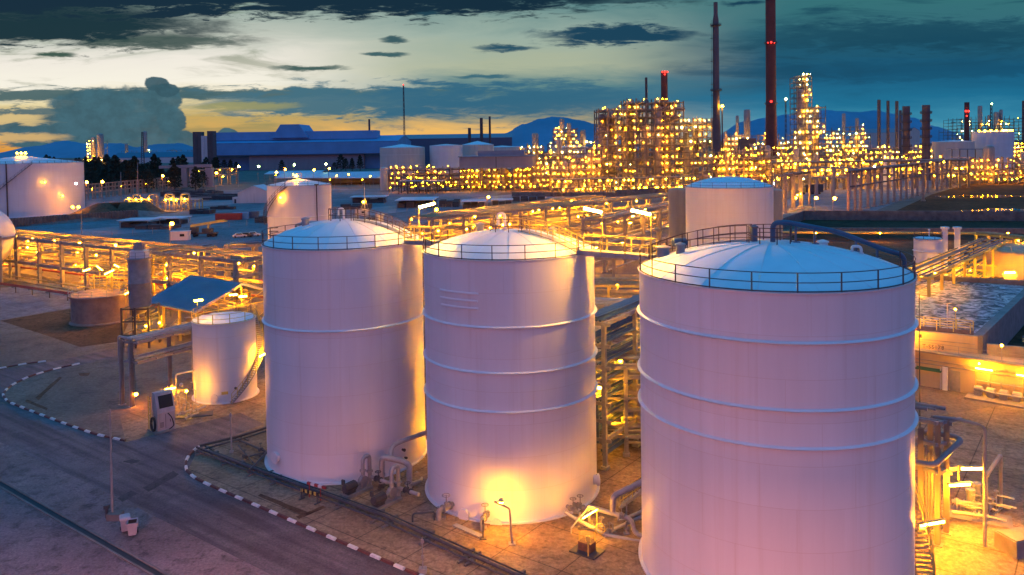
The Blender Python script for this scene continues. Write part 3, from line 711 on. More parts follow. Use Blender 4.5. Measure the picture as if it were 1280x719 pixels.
solo('gauge_post', mb, M['dark'], 'short dark gauge post left of the hooked lamp', 'post', b)
a0, a1 = G(568, 658), G(602, 673); mb = MB(); mb.bar(a0 + V(0, 0, .14), a1 + V(0, 0, .14), .45, .06)
for u in (0.05, .5, .95): q = a0.lerp(a1, u); mb.box(q + V(0, 0, .055), (.1, .4, .11), GROT)
solo('step_platform', mb, M['steel'], 'low step grating along the foot of the middle tank', 'platform', a0)
for i, (px, py, l) in enumerate(((548, 648, 'small dark drain valve between the pumps and the middle tank'), (527, 655, 'dark bent drain pipe left of the middle tank'))):
    b = G(px, py); mb = MB()
    if i == 0: mb.tube(bend([b, b + V(0, 0, .6), b + V(.8, .6, .6)], .2), .1, 8); valve(mb, b + V(0, 0, .35), V(.8, .6, 0), .1, .3)
    else: mb.tube(bend([b - V(.7, -.3, 0), b - V(.7, -.3, -.65), b + V(.9, .5, .65)], .25), .07, 8); mb.tube([b + V(.9, .5, 0), b + V(.9, .5, .65)], .05, 6)
    solo('drain_valve', mb, M['dark'], l, 'valve', b)
# pump sets between the left and the middle tank
t = thing('header_pipe', 'grey looped header pipe between the left and the middle tank', 'pipe', G(498, 622))
D = Dg(498, 622) + 2
mb = MB()
mb.tube(bend([P(560, 532, D + 5), P(532, 541, D + 3), P(500, 552.5, D + 1), P(489.5, 558, D + .5), P(488.5, 572, D)], .5, 5), .19, 12)
mb.tube(bend([P(477, 604, D), P(477.3, 571, D), P(503.5, 576.5, D - .4), P(512, 581, D - .5), P(511.5, 612, D - .8)], .45, 6), .24, 12)
mb.tube(bend([P(512, 606, D - .5), P(526, 602, D + 1.2), P(529, 596, D + 2.6), P(520, 592, D + 3)], .3), .2, 10)
mb.tube([P(511.5, 603, D - .7), P(511.5, 606, D - .7)], .36, 12); mb.tube([P(477, 592, D), P(477, 594.5, D)], .3, 12)
mb.build('pipe_loop', M['pipe'], t)
mb = MB()
for px, py in ((477, 604), (511.5, 612)):
    q = P(px, py, D - (.8 if px > 500 else 0)); mb.cut(); mb.bar(V(q.x, q.y, 0), V(q.x, q.y, q.z), .16); mb.box((q.x, q.y, .1), (.5, .5, .2))
mb.each('pipe_support', M['dark'], t)
def pump(label, px, py, hoop=1.0):
    b = G(px, py); t = thing('pump_set', label, 'pump', b, 'pumps between the tanks')
    d = A2; s = B2
    mb = MB(); mb.box(b + V(0, 0, .12), (2.7, 1.0, .24), GROT + PI / 2); mb.build('plinth', M['conc'], t)
    mb = MB(); c = b + V(0, 0, .75) - s * .5; mb.tube([c - s * .75, c + s * .35], .34, 14); mb.tube([c - s * .85, c - s * .75], .28, 12)
    for k in range(7): a = 2 * PI * k / 7; mb.bar(c - s * .7 + (d * math.cos(a) + UP * math.sin(a)) * .36, c + s * .3 + (d * math.cos(a) + UP * math.sin(a)) * .36, .03, .06)
    mb.box(c + V(0, 0, -.42) - s * .2, (.5, .8, .2), GROT); mb.build('motor', M['dark'], t)
    mb = MB(); c = b + V(0, 0, .75) + s * .7; mb.tube([c - d * .2, c + d * .2], .42, 16); mb.tube([c - s * .7, c], .13, 8); mb.box(c - V(0, 0, .45), (.4, .4, .3), GROT)
    mb.build('casing', M['pipeg'], t)
    mb = MB(); mb.tube(bend([c + V(0, 0, .2), c + V(0, 0, 1.9 * hoop), c + s * .75 + V(0, 0, 1.9 * hoop), c + s * .75 + V(0, 0, -.6)], .42, 6), .17, 12)
    valve(mb, c + V(0, 0, .95), V(0, 0, 1), .16, .0) if False else None
    mb.tube([c + V(0, 0, .8), c + V(0, 0, .9)], .28, 12); mb.tube([c + s * .75 + V(0, 0, .5), c + s * .75 + V(0, 0, .6)], .28, 12)
    mb.tube([c + s * .75 + V(0, 0, .1), c + s * .75 + d * 2.2 + V(0, 0, .1)], .15, 10); mb.build('discharge_pipe', M['pipe'], t)
    mb = MB(); valve(mb, c + s * .75 + d * 1.0 + V(0, 0, .1), d, .16, .35); mb.build('gate_valve', M['dark'], t)
    mb = MB(); q = b - s * 1.1 - d * .35; mb.tube([q, q + V(0, 0, 1.1)], .04, 6); mb.box(q + V(0, 0, 1.15), (.3, .14, .4), GROT); mb.build('switch_box', M['dark'], t)
    return t
pump('motor pump with a hooped pipe at the left tank, farther of two', 446, 616)
pump('motor pump with a hooped pipe near the pipe trench, nearer of two', 482, 631)
# yellow and black barrier by the pipe trench
b = G(387, 627); t = thing('barrier_stand', 'yellow and black striped barrier with a red bar beside the pipe trench', 'barrier', b)
d = (A2 * .9 + B2 * .1).normalized()
mb = MB()
for k in range(8):
    mb.mi = k % 2; p = b + d * (-.95 + k * .24); mb.bar(p + V(0, 0, .75), p + d * .24 + V(0, 0, .75), .06, .26)
mb.build('striped_board', [M['yellow'], M['black']], t)
mb = MB()
for s in (-1, 1):
    mb.cut(); mb.bar(b + d * .85 * s, b + d * .85 * s + V(0, 0, .9), .09); mb.bar(b + d * .85 * s - B2 * .3 + V(0, 0, .04), b + d * .85 * s + B2 * .3 + V(0, 0, .04), .09)
mb.each('leg', M['dark'], t)
mb = MB()
for k in range(5):
    mb.mi = k % 2; p = b + B2 * .55 + d * (-.8 + k * .4); mb.bar(p + V(0, 0, 1.15), p + d * .4 + V(0, 0, 1.15), .16, .2)
mb.mi = 0
for s in (-.6, .6): mb.bar(b + B2 * .55 + d * s, b + B2 * .55 + d * s + V(0, 0, 1.1), .07)
mb.build('red_bar', [M['red'], M['kerbwhite']], t)
# pipes in the trench along the front of the tanks
def run_pipe(pts, z, r, sp=3.5, mb=None, mb2=None):
    ps = [G(x, y, z) for x, y in pts]; mb.cut(); mb.tube(ps, r, 10)
    for i in range(len(ps) - 1):
        L = (ps[i + 1] - ps[i]).length; d = (ps[i + 1] - ps[i]).normalized()
        for k in range(int(L / sp) + 1):
            q = ps[i] + d * min(k * sp + .6, L); mb2.cut(); mb2.box((q.x, q.y, (z - r) / 2), (.2, 1.0, z - r), math.atan2(d.y, d.x)); 
t = thing('trench_pipe', 'long dark pipe bundle running along the front of the big tanks', 'pipe', G(450, 630))
mb = MB(); mb2 = MB()
run_pipe([(246, 559), (340, 594), (481, 645), (583, 691), (690, 738)], .3, .12, 4.0, mb, mb2)
run_pipe([(246, 563), (338, 599), (478, 651), (579, 697), (680, 741)], .24, .08, 4.0, mb, mb2)
run_pipe([(262, 563), (343, 592), (484, 642), (586, 687), (695, 735)], .26, .06, 4.0, mb, mb2)
mb.each('pipe', M['dark'], t); mb2.each('sleeper', M['conc2'], t)
t = thing('branch_pipe', 'dark pipe branch leaving the trench toward the left big tank', 'pipe', G(300, 545))
mb = MB(); mb2 = MB(); run_pipe([(250, 557), (296, 546), (338, 533)], .3, .13, 3, mb, mb2); run_pipe([(256, 561), (300, 549), (342, 536)], .24, .08, 3, mb, mb2)
mb.each('pipe', M['dark'], t); mb2.each('sleeper', M['conc2'], t)
t = thing('pipe_manifold', 'dark angled drain manifold on the ground left of the big tank', 'pipe', G(312, 566))
mb = MB()
mb.tube(bend([G(300, 551, .35), G(334, 565, .35), G(312, 588, .35)], .3), .1, 8); mb.tube([G(303, 573, .35), G(330, 566, .35)], .08, 8); mb.tube([G(298, 557, .35), G(318, 580, .35)], .06, 8)
for px, py in ((308, 556), (325, 570), (316, 578), (300, 552), (330, 563)): mb.tube([G(px, py), G(px, py, .4)], .09, 6)
valve(mb, G(306, 571, .4), A2, .11, .4); valve(mb, G(326, 562, .4), B2, .1, .4)
mb.build('pipe_run', M['dark'], t)
# thin posts
def post(label, px, pyb, pyt, r=.05, m='steel', base=None, name='signal_post'):
    b = G(px, pyb); h = P(px, pyt, b.y).z; mb = MB(); mb.tube([b, V(b.x, b.y, h)], [r, r * .7], 8); mb.box(b + V(0, 0, .1), base or (.3, .3, .2)); mb.box((b.x, b.y, h - .25), (.2, .12, .22)); mb.box((b.x, b.y, h * .45), (.16, .12, .2))
    return solo(name, mb, M[m], label, 'post', b)
post('thin grey post standing between the kerb corner and the left big tank', 289.5, 566, 516, .09)
post('thin post with a pale concrete foot in front of the kerb', 528.5, 716, 672, .045, 'pipeg', (.5, .5, .45))
# tall pole and bins on the verge
b = G(141, 648); t = thing('light_pole', 'tall thin tapered pole standing alone on the gravel verge', 'pole', b)
mb = MB(); mb.tube([b, b + V(.0, 0, 4.2), P(137.5, 512, b.y)], [.10, .075, .04], 10); mb.build('mast', M['pipeg'], t)
mb = MB(); mb.box(b + V(.25, -.1, .25), (1.0, .8, .5)); mb.build('footing', M['conc2'], t)
mb = MB(); q = b + V(-.5, .1, 0); mb.tube([q, q + V(0, 0, .75)], .12, 10); mb.box(q + V(0, 0, .85), (.35, .3, .3)); mb.build('junction_box', M['dark'], t)
def bin_(label, b, rz, lid_open):
    t = thing('wheelie_bin', label, 'bin', b, 'bins on the verge')
    R = Matrix.Rotation(rz, 3, 'Z'); f = lambda x, y, z: R @ V(x, y, z) + b
    mb = MB(); lo = [f(-.26, -.28, .1), f(.26, -.28, .1), f(.26, .28, .1), f(-.26, .28, .1)]; hi = [f(-.34, -.38, 1.02), f(.34, -.38, 1.02), f(.34, .38, 1.02), f(-.34, .38, 1.02)]
    ins = [f(-.29, -.33, 1.02), f(.29, -.33, 1.02), f(.29, .33, 1.02), f(-.29, .33, 1.02)]; dn = [f(-.27, -.3, .5), f(.27, -.3, .5), f(.27, .3, .5), f(-.27, .3, .5)]
    fs = [(3, 2, 1, 0)] + [(i, (i + 1) % 4, 4 + (i + 1) % 4, 4 + i) for i in range(4)] + [(4 + i, 4 + (i + 1) % 4, 8 + (i + 1) % 4, 8 + i) for i in range(4)]
    mb.add(lo + hi + ins, fs); mb.mi = 1; mb.add(ins + dn, [(i, (i + 1) % 4, 4 + (i + 1) % 4, 4 + i) for i in range(4)] + [(4, 5, 6, 7)])
    mb.build('bin_body', [M['binw'], M['black']], t, smooth=False)
    mb = MB()
    if lid_open: mb.tube([f(-.34, .46, 1.02), f(.34, .46, 1.02)], .04, 6); mb.bar(f(0, .5, 1.0), f(0, .62, .3), .66, .05)
    else:
        mb.add([f(-.37, -.42, 1.05), f(.37, -.42, 1.05), f(.37, .42, 1.05), f(-.37, .42, 1.05), f(-.3, -.33, 1.14), f(.3, -.33, 1.14), f(.3, .33, 1.17), f(-.3, .33, 1.17)], [(3, 2, 1, 0), (4, 5, 6, 7)] + [(i, (i + 1) % 4, 4 + (i + 1) % 4, 4 + i) for i in range(4)])
    mb.build('lid', M['binw'], t)
    mb = MB()
    for s in (-.28, .28): mb.cut(); mb.tube([f(s - .05, .34, .13), f(s + .05, .34, .13)], .13, 12)
    mb.each('wheel', M['black'], t)
M['binw'] = mat('bin_plastic', (.40, .39, .44), .5, var=.15)
bin_('pale wheelie bin with its lid shut on the verge, nearer the pole', G(156.5, 664), .5, False)
bin_('pale open wheelie bin with a dark mouth on the verge', G(166, 669), .35, True)
# valves and pipes between the middle and the nearest tank
t = thing('pipe_manifold', 'grey pipe manifold with valves between the middle and the nearest tank', 'pipe', G(765, 668))
D = Dg(737, 660)
mb = MB()
mb.tube(bend([P(735, 633.5, D), P(789.5, 648.5, D - 1.2), P(793, 667, D - 1.4), P(815, 673, D - 1.9)], .45, 6), .17, 12)
mb.tube(bend([P(766, 643, D - .6), P(766, 620, D - .6), P(800, 604, D - .2), P(840, 583, D + .3)], .45, 6), .22, 12)
mb.tube(bend([P(740, 662, D + .8), P(765, 656, D + 1.0), P(815, 634, D + 2.0)], .3), .15, 10)
mb.tube(bend([P(742, 684, D - 2), P(760, 665, D - .4), P(815, 640, D)], .3), .13, 10)
mb.tube(bend([P(706, 640, D + .3), P(726, 652, D - .2), P(756, 668, D - 1.2), P(796, 677, D - 2), P(820, 678, D - 2.2)], .3), .14, 10)
mb.tube([P(736, 634, D), P(737, 660, D)], .09, 8); mb.tube([P(736, 634, D), P(714, 660, D - .8)], .06, 8); mb.tube([P(714, 660, D - .8), P(714, 680, D - .8)], .05, 8)
mb.tube(bend([P(760, 664, D - 1), P(754, 675, D - 1.6), P(753, 692, D - 2)], .2), .08, 8)
mb.tube([P(796, 677, D - 2), P(783, 690, D - 2.4), P(805, 719, D - 3)], .09, 8)
for px, py in ((773, 646), (791, 655), (812, 671)): q = P(px, py, D - 1); mb.tube([q - V(.04, 0, 0), q + V(.06, -.02, 0)], .28, 12)
mb.build('pipe_run', M['pipe'], t)
mb = MB()
for px, py, dd in ((783, 628, -.3), (766, 655, -.6), (756, 668, -1.2), (783, 652, -1), (740, 650, .3)):
    q = P(px, py, D + dd); mb.cut(); mb.bar((q.x, q.y, 0), q, .1); mb.box((q.x, q.y, .05), (.4, .4, .1))
mb.each('pipe_support', M['pipeg'], t)
mb = MB(); q = P(750, 661, D - 1.3); wheel(mb, q, V(-.2, -1, .1), .36, .035); mb.build('hand_wheel', M['yellow'], t)
mb = MB(); 
for px, py, s in ((752, 652, 1), (762, 658, .8), (777, 638, .9), (795, 668, .8)): q = P(px, py + 6, D - 1); mb.cut(); valve(mb, q, A2, .13 * s, .4)
mb.each('gate_valve', M['pipeg'], t)
t = thing('twin_valve', 'pair of hand wheel valves at the right foot of the middle tank', 'valve', G(711, 650))
mb = MB()
for px, py in ((709, 643), (717, 637)):
    p, n = wall_pt(CB, RB, px, py); p.z = .6; mb.tube([p - n * .1, p + n * 1.2], .14, 10); valve(mb, p + n * .7, n, .16, .55); mb.tube(bend([p + n * 1.2, p + n * 1.5, p + n * 1.5 - V(0, 0, .55)], .15), .12, 8)
mb.build('valve_body', M['pipeg'], t)
t = thing('sample_skid', 'small brown instrument cabinet on a sampling skid right of the middle tank', 'cabinet', G(734, 690))
b = G(734, 690); mb = MB(); mb.box(b + V(0, .1, .35), (1.0, .7, .7), GROT); mb.build('cabinet_body', M['rust'], t)
mb = MB(); mb.box(b + V(0, 0, .06), (2.0, 1.5, .12), GROT)
mb.build('skid_base', M['dark'], t)
mb = MB(); mb.tube([b + V(0, -.75, 0), b + V(0, -.75, 1.5)], .05, 6); mb.tube([b + V(-.5, .4, 0), b + V(-.5, .4, 1.4), b + V(.6, .5, 1.4), b + V(.6, .5, .2)], .04, 6); mb.box(b + V(0, -.75, 1.3), (.3, .2, .35)); mb.ball(b + V(-.5, .4, 1.5), .13, 8, 6); mb.build('instrument_pipe', M['yellow'], t)
q = P(728, 648, D - 1.3); mb = MB()
e = q + V(1.1, .6, .35); t = thing('tube_lamp_post', 'short tube lamp by the valves right of the middle tank', 'lamp', V(q.x, q.y, 0))
mb.tube([V(e.x, e.y, 0), e], .04, 6); mb.build('post', M['yellow'], t); tube_part(t, q, e, .06, 'tubem')
t = thing('access_stair', 'yellow railed access steps at the left side of the nearest tank', 'stairs', G(800, 640))
c = P(800, 611, D + 3); c.z = 0
mb = MB(); mr = MB()
for k in range(9):
    q = c + V(-1.2 + k * .3, .5 - k * .12, .2 + k * .27); mb.box(q, (.28, .9, .05), -.4)
for s in (-.45, .45):
    o = V(.17, .41, 0).normalized() * s; mb.bar(c + V(-1.35, .56, 0) + o, c + V(1.3, -.5, 2.5) + o, .06, .2)
    for k in range(0, 10, 3): q = c + V(-1.35 + k * .3, .56 - k * .12, k * .27) + o; mr.bar(q, q + V(0, 0, 1.1), .05)
    for h in (.55, 1.1): mr.tube([c + V(-1.35, .56, h) + o, c + V(1.35, -.52, 2.43 + h) + o], .03, 5)
mb.build('tread', M['steel'], t); mr.build('handrail', M['yellow'], t)

# added hidden lamps on posts that light the two gaps between the tanks
for l, x, y, z in (('added work lamp on a short post, hidden behind the left edge of the nearest tank', 10.6, 61.2, 3.6), ('added work lamp on a short post, hidden behind the left edge of the middle tank', -6.9, 72.3, 3.2)):
    b = V(x, y, 0); t = thing('added_work_lamp', l, 'lamp', b); mb = MB(); mb.tube([b, b + V(0, 0, z - .15)], .05, 6); mb.build('post', M['pipeg'], t); mb = MB(); mb.lathe(b + V(0, 0, z), [(.22, .02), (.14, .16), (.04, .2)], 12); mb.build('lamp_shade', M['steel'], t); lamp_part(t, b + V(0, 0, z - .02), .13, 'bulb', 'bulb')
# ---------------------------------------------------------------- small tank with its pipe frame and the white cabinet
cG = P(280, 398, 91.0); HG = cG.z; cg = (cG.x, cG.y); RG = 3.42
tG = tank('small white tank with yellow top rail left of the big tanks', cg, RG, HG, .45, (), True, group=None, nseg=64, nrail=12)
for ch in tG.children:
    if ch.name.startswith('railing'): ch.data.materials[0] = M['yellow']
for px, py in ((269, 497), (293.5, 495)): manhole(tG, cg, RG, px, py, .36)
mb = MB(); p, n = wall_pt(cg, RG, 281, 491.5, .01); s = n.cross(UP); mb.bar(p - s * .35, p + s * .35, .02, .32); mb.build('name_plate', M['yellow'], tG)
mb = MB(); p, n = wall_pt(cg, RG, 294, 485, 0); flange(mb, p, n, .13, .25, 12); mb.build('nozzle', M['dark'], tG)
spiral(tG, cg, RG, RAD(-62), RAD(60), .2, HG - .1, .7, 44, 'steel', 'yellow')
b = V(cg[0] - 2.0, cg[1] - 2.6, HG); e = b + V(0, 0, 2.5); mb = MB(); mb.tube([b, e], .04, 6); mb.build('lamp_pole', M['yellow'], tG); tube_part(tG, e + V(-.3, 0, .05), e + V(.7, -.1, .15), .09, 'tubem')
p = P(324, 446, 90); tube_part(tG, p, P(335.5, 440, 91), .075)
# pipe frame
def ipost(mb, b, h, w=.28):
    b = Vector(b); mb.box(b + V(0, 0, h / 2), (w, .04, h), GROT); 
    for s in (-1, 1): mb.box(b + B2 * s * w / 2 + V(0, 0, h / 2), (w, .03, h), GROT)
    mb.box(b + V(0, 0, .03), (w * 2, w * 2, .06), GROT)
t = thing('pipe_rack', 'open steel pipe frame running to the small white tank', 'pipe rack', G(165, 509))
cols = [((153, 506), 424), ((165.5, 509), 428), ((213, 489), 413), ((243, 478), 404)]
for (px, py), ty in cols:
    b = G(px, py); h = P(px, ty, b.y).z; mb = MB(); ipost(mb, b, h, .34); mb.build('column', M['pipeg'], t)
mb = MB(); hA = P(165.5, 428, G(165.5, 509).y).z
pa, pb = P(163, 428, G(165.5, 509).y), P(250, 407, Dg(243, 478))
sd = (pb - pa).cross(UP).normalized()
for s in (-.9, .9): mb.bar(pa + sd * s, pb + sd * s, .22, .32); mb.bar(pa + sd * s - V(0, 0, 2.2), pb + sd * s - V(0, 0, 2.2), .2, .3)
for u in (0, .25, .5, .75, 1): q = pa.lerp(pb, u); mb.bar(q - sd * 1.2, q + sd * 1.2, .16); mb.bar(q - sd * 1.2 - V(0, 0, 2.2), q + sd * 1.2 - V(0, 0, 2.2), .16)
mb.build('beam', M['pipeg'], t)
mb = MB()
def _c(): mb.cut()
for s, r, z in ((-.6, .16, .35), (-.15, .12, .3), (.3, .17, .36), (.7, .1, .28)): _c(); mb.tube([pa + sd * s + V(0, 0, z), pb + sd * s + V(0, 0, z)], r, 10)
for s, r, z in ((-.4, .14, -1.85), (.2, .1, -1.9), (.6, .12, -1.88)): _c(); mb.tube([pa + sd * s + V(0, 0, z), pb + sd * s + V(0, 0, z)], r, 10)
q = P(158, 425, Dg(165.5, 509) + 1.2); mb.cut(); mb.tube(bend([pa + sd * .3 + V(0, 0, .36), q + V(-1, .3, .36), q + V(-1, .3, -2.6)], .3), .14, 8)
mb.each('pipe', M['pipe'], t)
q = P(170, 493, Dg(165.5, 509)); lamp_part(t, q, .2, 'bulbo', 'orange_lamp'); mb = MB(); mb.bar(q + V(-.3, 0, .22), q + V(.2, 0, .22), .3, .05); mb.tube([q + V(0, 0, .2), P(166.5, 440, Dg(165.5, 509))], .03, 5); mb.build('lamp_housing', M['dark'], t)
tube_part(t, P(207, 487, Dg(213, 489) - .3), P(219, 485, Dg(213, 489) - .3), .07)
M['cabw'] = mat('worn_white_cabinet', (.52, .47, .46), .55, var=.35, scale=1.2, streak=True)
# white cabinet with a slanted dark panel
b = G(205, 537); t = thing('pump_cabinet', 'white machine cabinet with slanted dark panel beside the small tank', 'cabinet', b)
R3 = Matrix.Rotation(.78, 3, 'Z'); f = lambda x, y, z: R3 @ V(x, y, z) * .92 + b
def hexa(mb, lo, hi): mb.add([f(*p) for p in lo] + [f(*p) for p in hi], [(3, 2, 1, 0), (4, 5, 6, 7)] + [(i, (i + 1) % 4, 4 + (i + 1) % 4, 4 + i) for i in range(4)])
mb = MB(); hexa(mb, [(-.85, -.55, .12), (1.0, -.55, .12), (1.0, .75, .12), (-.85, .75, .12)], [(-.85, -.55, 2.0), (1.0, -.55, 2.0), (1.0, .75, 2.0), (-.85, .75, 2.0)])
mb.build('lower_cabinet', M['cabw'], t, smooth=False)
mb = MB(); hexa(mb, [(-.9, -.62, 2.06), (1.05, -.62, 2.06), (1.05, .8, 2.06), (-.9, .8, 2.06)], [(-.9, .05, 4.15), (1.05, .05, 4.15), (1.05, .8, 4.15), (-.9, .8, 4.15)])
mb.build('upper_cabinet', M['cabw'], t, smooth=False)
mb = MB(); pl = lambda x, u, o: f(x, -.62 + .67 * u - .03 * o, 2.06 + 2.09 * u + .01 * o)
mb.add([pl(-.6, .22, 1), pl(.9, .22, 1), pl(.9, .84, 1), pl(-.6, .84, 1), pl(-.6, .22, 0), pl(.9, .22, 0), pl(.9, .84, 0), pl(-.6, .84, 0)], [(0, 1, 2, 3), (0, 4, 5, 1), (1, 5, 6, 2), (2, 6, 7, 3), (3, 7, 4, 0)]); mb.build('dark_panel', M['glass'], t, smooth=False)
mb = MB(); mb.box(b + V(0, .1, .06), (2.6, 2.0, .12), .78); mb.build('plinth', M['conc'], t)
mb = MB()
for k in range(5): mb.tube([f(-1.15 - .12 * k * .3, -.25 + .55 * math.cos(a), .95 + .75 * math.sin(a)) for a in [2 * PI * i / 18 for i in range(18)]], .05, 6, closed=True)
mb.build('hose_coil', M['black'], t); mb = MB()
mb.tube(bend([f(.25, -.6, 1.9), f(.5, -.95, 1.5), f(.75, -1.0, .5), f(.2, -.9, .2)], .4, 5), .05, 6); mb.build('hose', M['black'], t)
mb = MB()
for z in (1.2, 1.9, 2.6, 3.3): mb.bar(f(-1.25, .3, z), f(-1.25, .9, z), .06)
for y in (.3, .9): mb.bar(f(-1.25, y, 0), f(-1.25, y, 3.8), .08)
mb.build('side_ladder', M['yellow'], t)
mb = MB(); mb.bar(f(-.0, -.57, .3), f(0, -.57, 1.85), .03, .02); mb.bar(f(.5, -.57, .9), f(.5, -.57, 1.2), .05, .05); mb.build('door_seam', M['dark'], t); mb = MB()
for k in range(5): mb.bar(f(-.6, -.56, .5 + k * .12), f(-.2, -.56, .5 + k * .12), .02, .05)
for k in range(6): mb.bar(f(-.87, -.1, 1.0 + k * .12), f(-.87, .5, 1.0 + k * .12), .02, .05)
mb.build('vent_grille', M['dark'], t)
# small pipes and valves by the small tank
t = thing('valve_cluster', 'cluster of yellow lit valves and small pipes left of the small tank', 'pipe', G(232, 515))
mb = MB(); rr = random.Random(3)
D = Dg(235, 515)
mb.cut(); mb.tube(bend([G(220, 505), P(220, 468, Dg(220, 505)), P(243, 463, Dg(220, 505) + .5)], .25), .1, 8)
for k in range(7):
    x = 221 + k * 4; b = G(x, 508 + rr.uniform(-3, 10)); h = rr.uniform(.6, 1.9); mb.cut(); mb.tube([b, b + V(0, 0, h)], .05, 6); d = rr.choice((A2, B2, -A2)); mb.tube(bend([b + V(0, 0, h * .8), b + V(0, 0, h), b + V(0, 0, h) + d * rr.uniform(.5, 1.6)], .1), .06, 6)
for x, y in ((222, 519), (231, 523), (240, 515)): mb.cut(); mb.tube([G(x, y, .5), G(x + 17, y - 7, .5)], .1, 8); valve(mb, G(x + 6, y - 2.5, .55), A2, .11, .4)
mb.cut(); mb.ball(P(226.5, 481, D), .2, 10, 8)
for x, y in ((226, 521), (238, 517), (246, 512), (233, 525)): mb.cut(); mb.bar(G(x, y), G(x, y, .5), .08)
mb.each('valve_pipe', M['pipe'], t)
lamp_part(t, P(233, 489, Dg(233, 512)), .13, 'bulb', 'bulb'); mb = MB(); q_ = P(233, 489, Dg(233, 512)); mb.tube([V(q_.x, q_.y, 0), q_ - V(0, 0, .1)], .05, 6); mb.build('lamp_pole', M['yellow'], t)
mb = MB(); mb.box(G(240, 519, .04) , (4.2, 1.6, .08), .3); mb.build('skid_base', M['dark'], t)
b = P(236, 489, D + .3); 
# grey vessel on a dark frame
D = 115.0; c = P(174.5, 350, D); c.z = 0
zb, zt = P(174, 382, D).z, P(174, 324, D).z
t = thing('grey_vessel', 'grey upright vessel on a dark steel frame beside the blue roofed shed', 'vessel', c)
mb = MB(); mb.lathe(c, [(.6, zb - 1.1), (1.5, zb), (1.5, (zb + zt) / 2 - .1), (1.56, (zb + zt) / 2), (1.5, (zb + zt) / 2 + .1), (1.5, zt), (1.75, zt), (1.75, zt + .12), (.001, zt + .2)], 32); mb.build('shell', M['pipeg'], t)
mb = MB(); mb.box(c + V(.1, 0, zt + .75), (2.1, 1.6, 1.1)); mb.build('top_box', M['white'], t)
mb = MB(); mb.box(c + V(.1, 0, zt + 1.9), (1.3, 1.0, 1.0)); mb.tube([c + V(-.6, 0, zt + 1.3), c + V(.3, 0, zt + 2.9), c + V(1.0, 0, zt + 1.6)], .08, 6); mb.bar(c + V(-1, 0, zt + 1.3), c + V(-1, 0, zt + 2.3), .08); mb.build('agitator_drive', M['pipeg'], t)
mb = MB()
for x in (-1.9, 0, 1.9):
    for y in (-1.7, 1.7): mb.box(c + V(x, y, zb / 2), (.26, .26, zb))
for z in (zb - .2, zb * .66, zb * .33, .9):
    for y in (-1.7, 1.7): mb.bar(c + V(-2, y, z), c + V(2, y, z), .2)
    for x in (-1.9, 0, 1.9): mb.bar(c + V(x, -1.7, z), c + V(x, 1.7, z), .18)
mb.build('support_frame', M['dark'], t)
mb = MB(); rail_ring(mb, c, 1.75, zt + .12, 9, 1.0, .025); mb.build('railing', M['pipeg'], t)
mb = MB()
for k in range(14): x = rr.uniform(-1.7, 3.6); y = rr.uniform(-1.2, 1.8); z = rr.uniform(.5, zb * .9); d = rr.choice(((1, 0, 0), (0, 0, 1), (0, 1, 0))); mb.tube([c + V(x, y, z), c + V(x, y, z) + Vector(d) * rr.uniform(.8, 2.2)], rr.uniform(.05, .14), 6)
mb.build('pipework', M['yellow'], t)
lamp_part(t, c + V(.3, .9, 2.6), .14, 'bulb'); lamp_part(t, c + V(2.6, .2, 3.2), .14, 'bulb')
# blue roofed shed
E0, R0, R1, E1 = P(189.5, 371, 127), P(239.5, 344, 129), P(302.8, 354, 120.5), P(236.7, 390, 114)
t = thing('open_shed', 'open sided shed with a blue pitched roof behind the small tank', 'shed', V(R1.x, R1.y, 0))
zr, ze = (R0.z + R1.z) / 2, (E0.z + E1.z) / 2
u = V(R1.x - R0.x, R1.y - R0.y, 0).normalized(); w = V(u.y, -u.x, 0) if V(u.y, -u.x, 0).y < 0 else V(-u.y, u.x, 0)
r0 = V(R0.x, R0.y, zr); r1 = V(R1.x, R1.y, zr); hw = 8.0
mb = MB(); 
for s in (1, -1):
    n0, n1 = r0 + w * hw * s + V(0, 0, ze - zr), r1 + w * hw * s + V(0, 0, ze - zr); th = V(0, 0, .16)
    mb.add([r0, r1, n1, n0, r0 - th, r1 - th, n1 - th, n0 - th], [(0, 1, 2, 3), (7, 6, 5, 4), (0, 4, 5, 1), (1, 5, 6, 2), (2, 6, 7, 3), (3, 7, 4, 0)])
    for k in range(24): q0 = r0.lerp(r1, k / 23); mb.bar(q0 + V(0, 0, .03), q0 + w * hw * s + V(0, 0, ze - zr + .03), .06, .05)
mb.build('roof', M['blueroof'], t, smooth=False)
mb = MB()
for s in (1, -1): mb.bar(r1 + u * .03 - V(0, 0, .15), r1 + u * .03 + w * hw * s + V(0, 0, ze - zr - .15), .08, .34)
mb.build('barge_board', M['cream'], t)
for i in range(4):
    for s in (1, -1):
        q = r0.lerp(r1, i / 3 * .96 + .02) + w * (hw - .5) * s; mb = MB(); mb.box((q.x, q.y, (ze - .3) / 2), (.3, .3, ze - .3), GROT); mb.build('column', M['yellow'] if s > 0 else M['pipeg'], t)
mb = MB()
for i in range(4):
    q = r0.lerp(r1, i / 3 * .96 + .02); z = V(0, 0, ze - .45 - zr)
    mb.bar(q + w * (hw - .5) + z, q - w * (hw - .5) + z, .14); mb.bar(q + z, q - V(0, 0, .3), .12)
    for k in (-.5, .5): mb.bar(q + w * hw * k + z, q + w * hw * k + V(0, 0, (ze - zr) / 2 - .2), .1); mb.bar(q + z, q + w * hw * k + V(0, 0, (ze - zr) / 2 - .2), .09)
mb.build('roof_truss', M['yellow'], t)
for px, py, D in ((287, 369, 119), (299, 371, 118)): q = P(px, py, D); tube_part(t, q, q + V(1.1, .1, .06), .08)
t = thing('shed_machine', 'cluster of pump machinery standing under the blue shed roof', 'machine', V(r1.x - 4, r1.y + 1, 0))
mb = MB(); rr = random.Random(8)
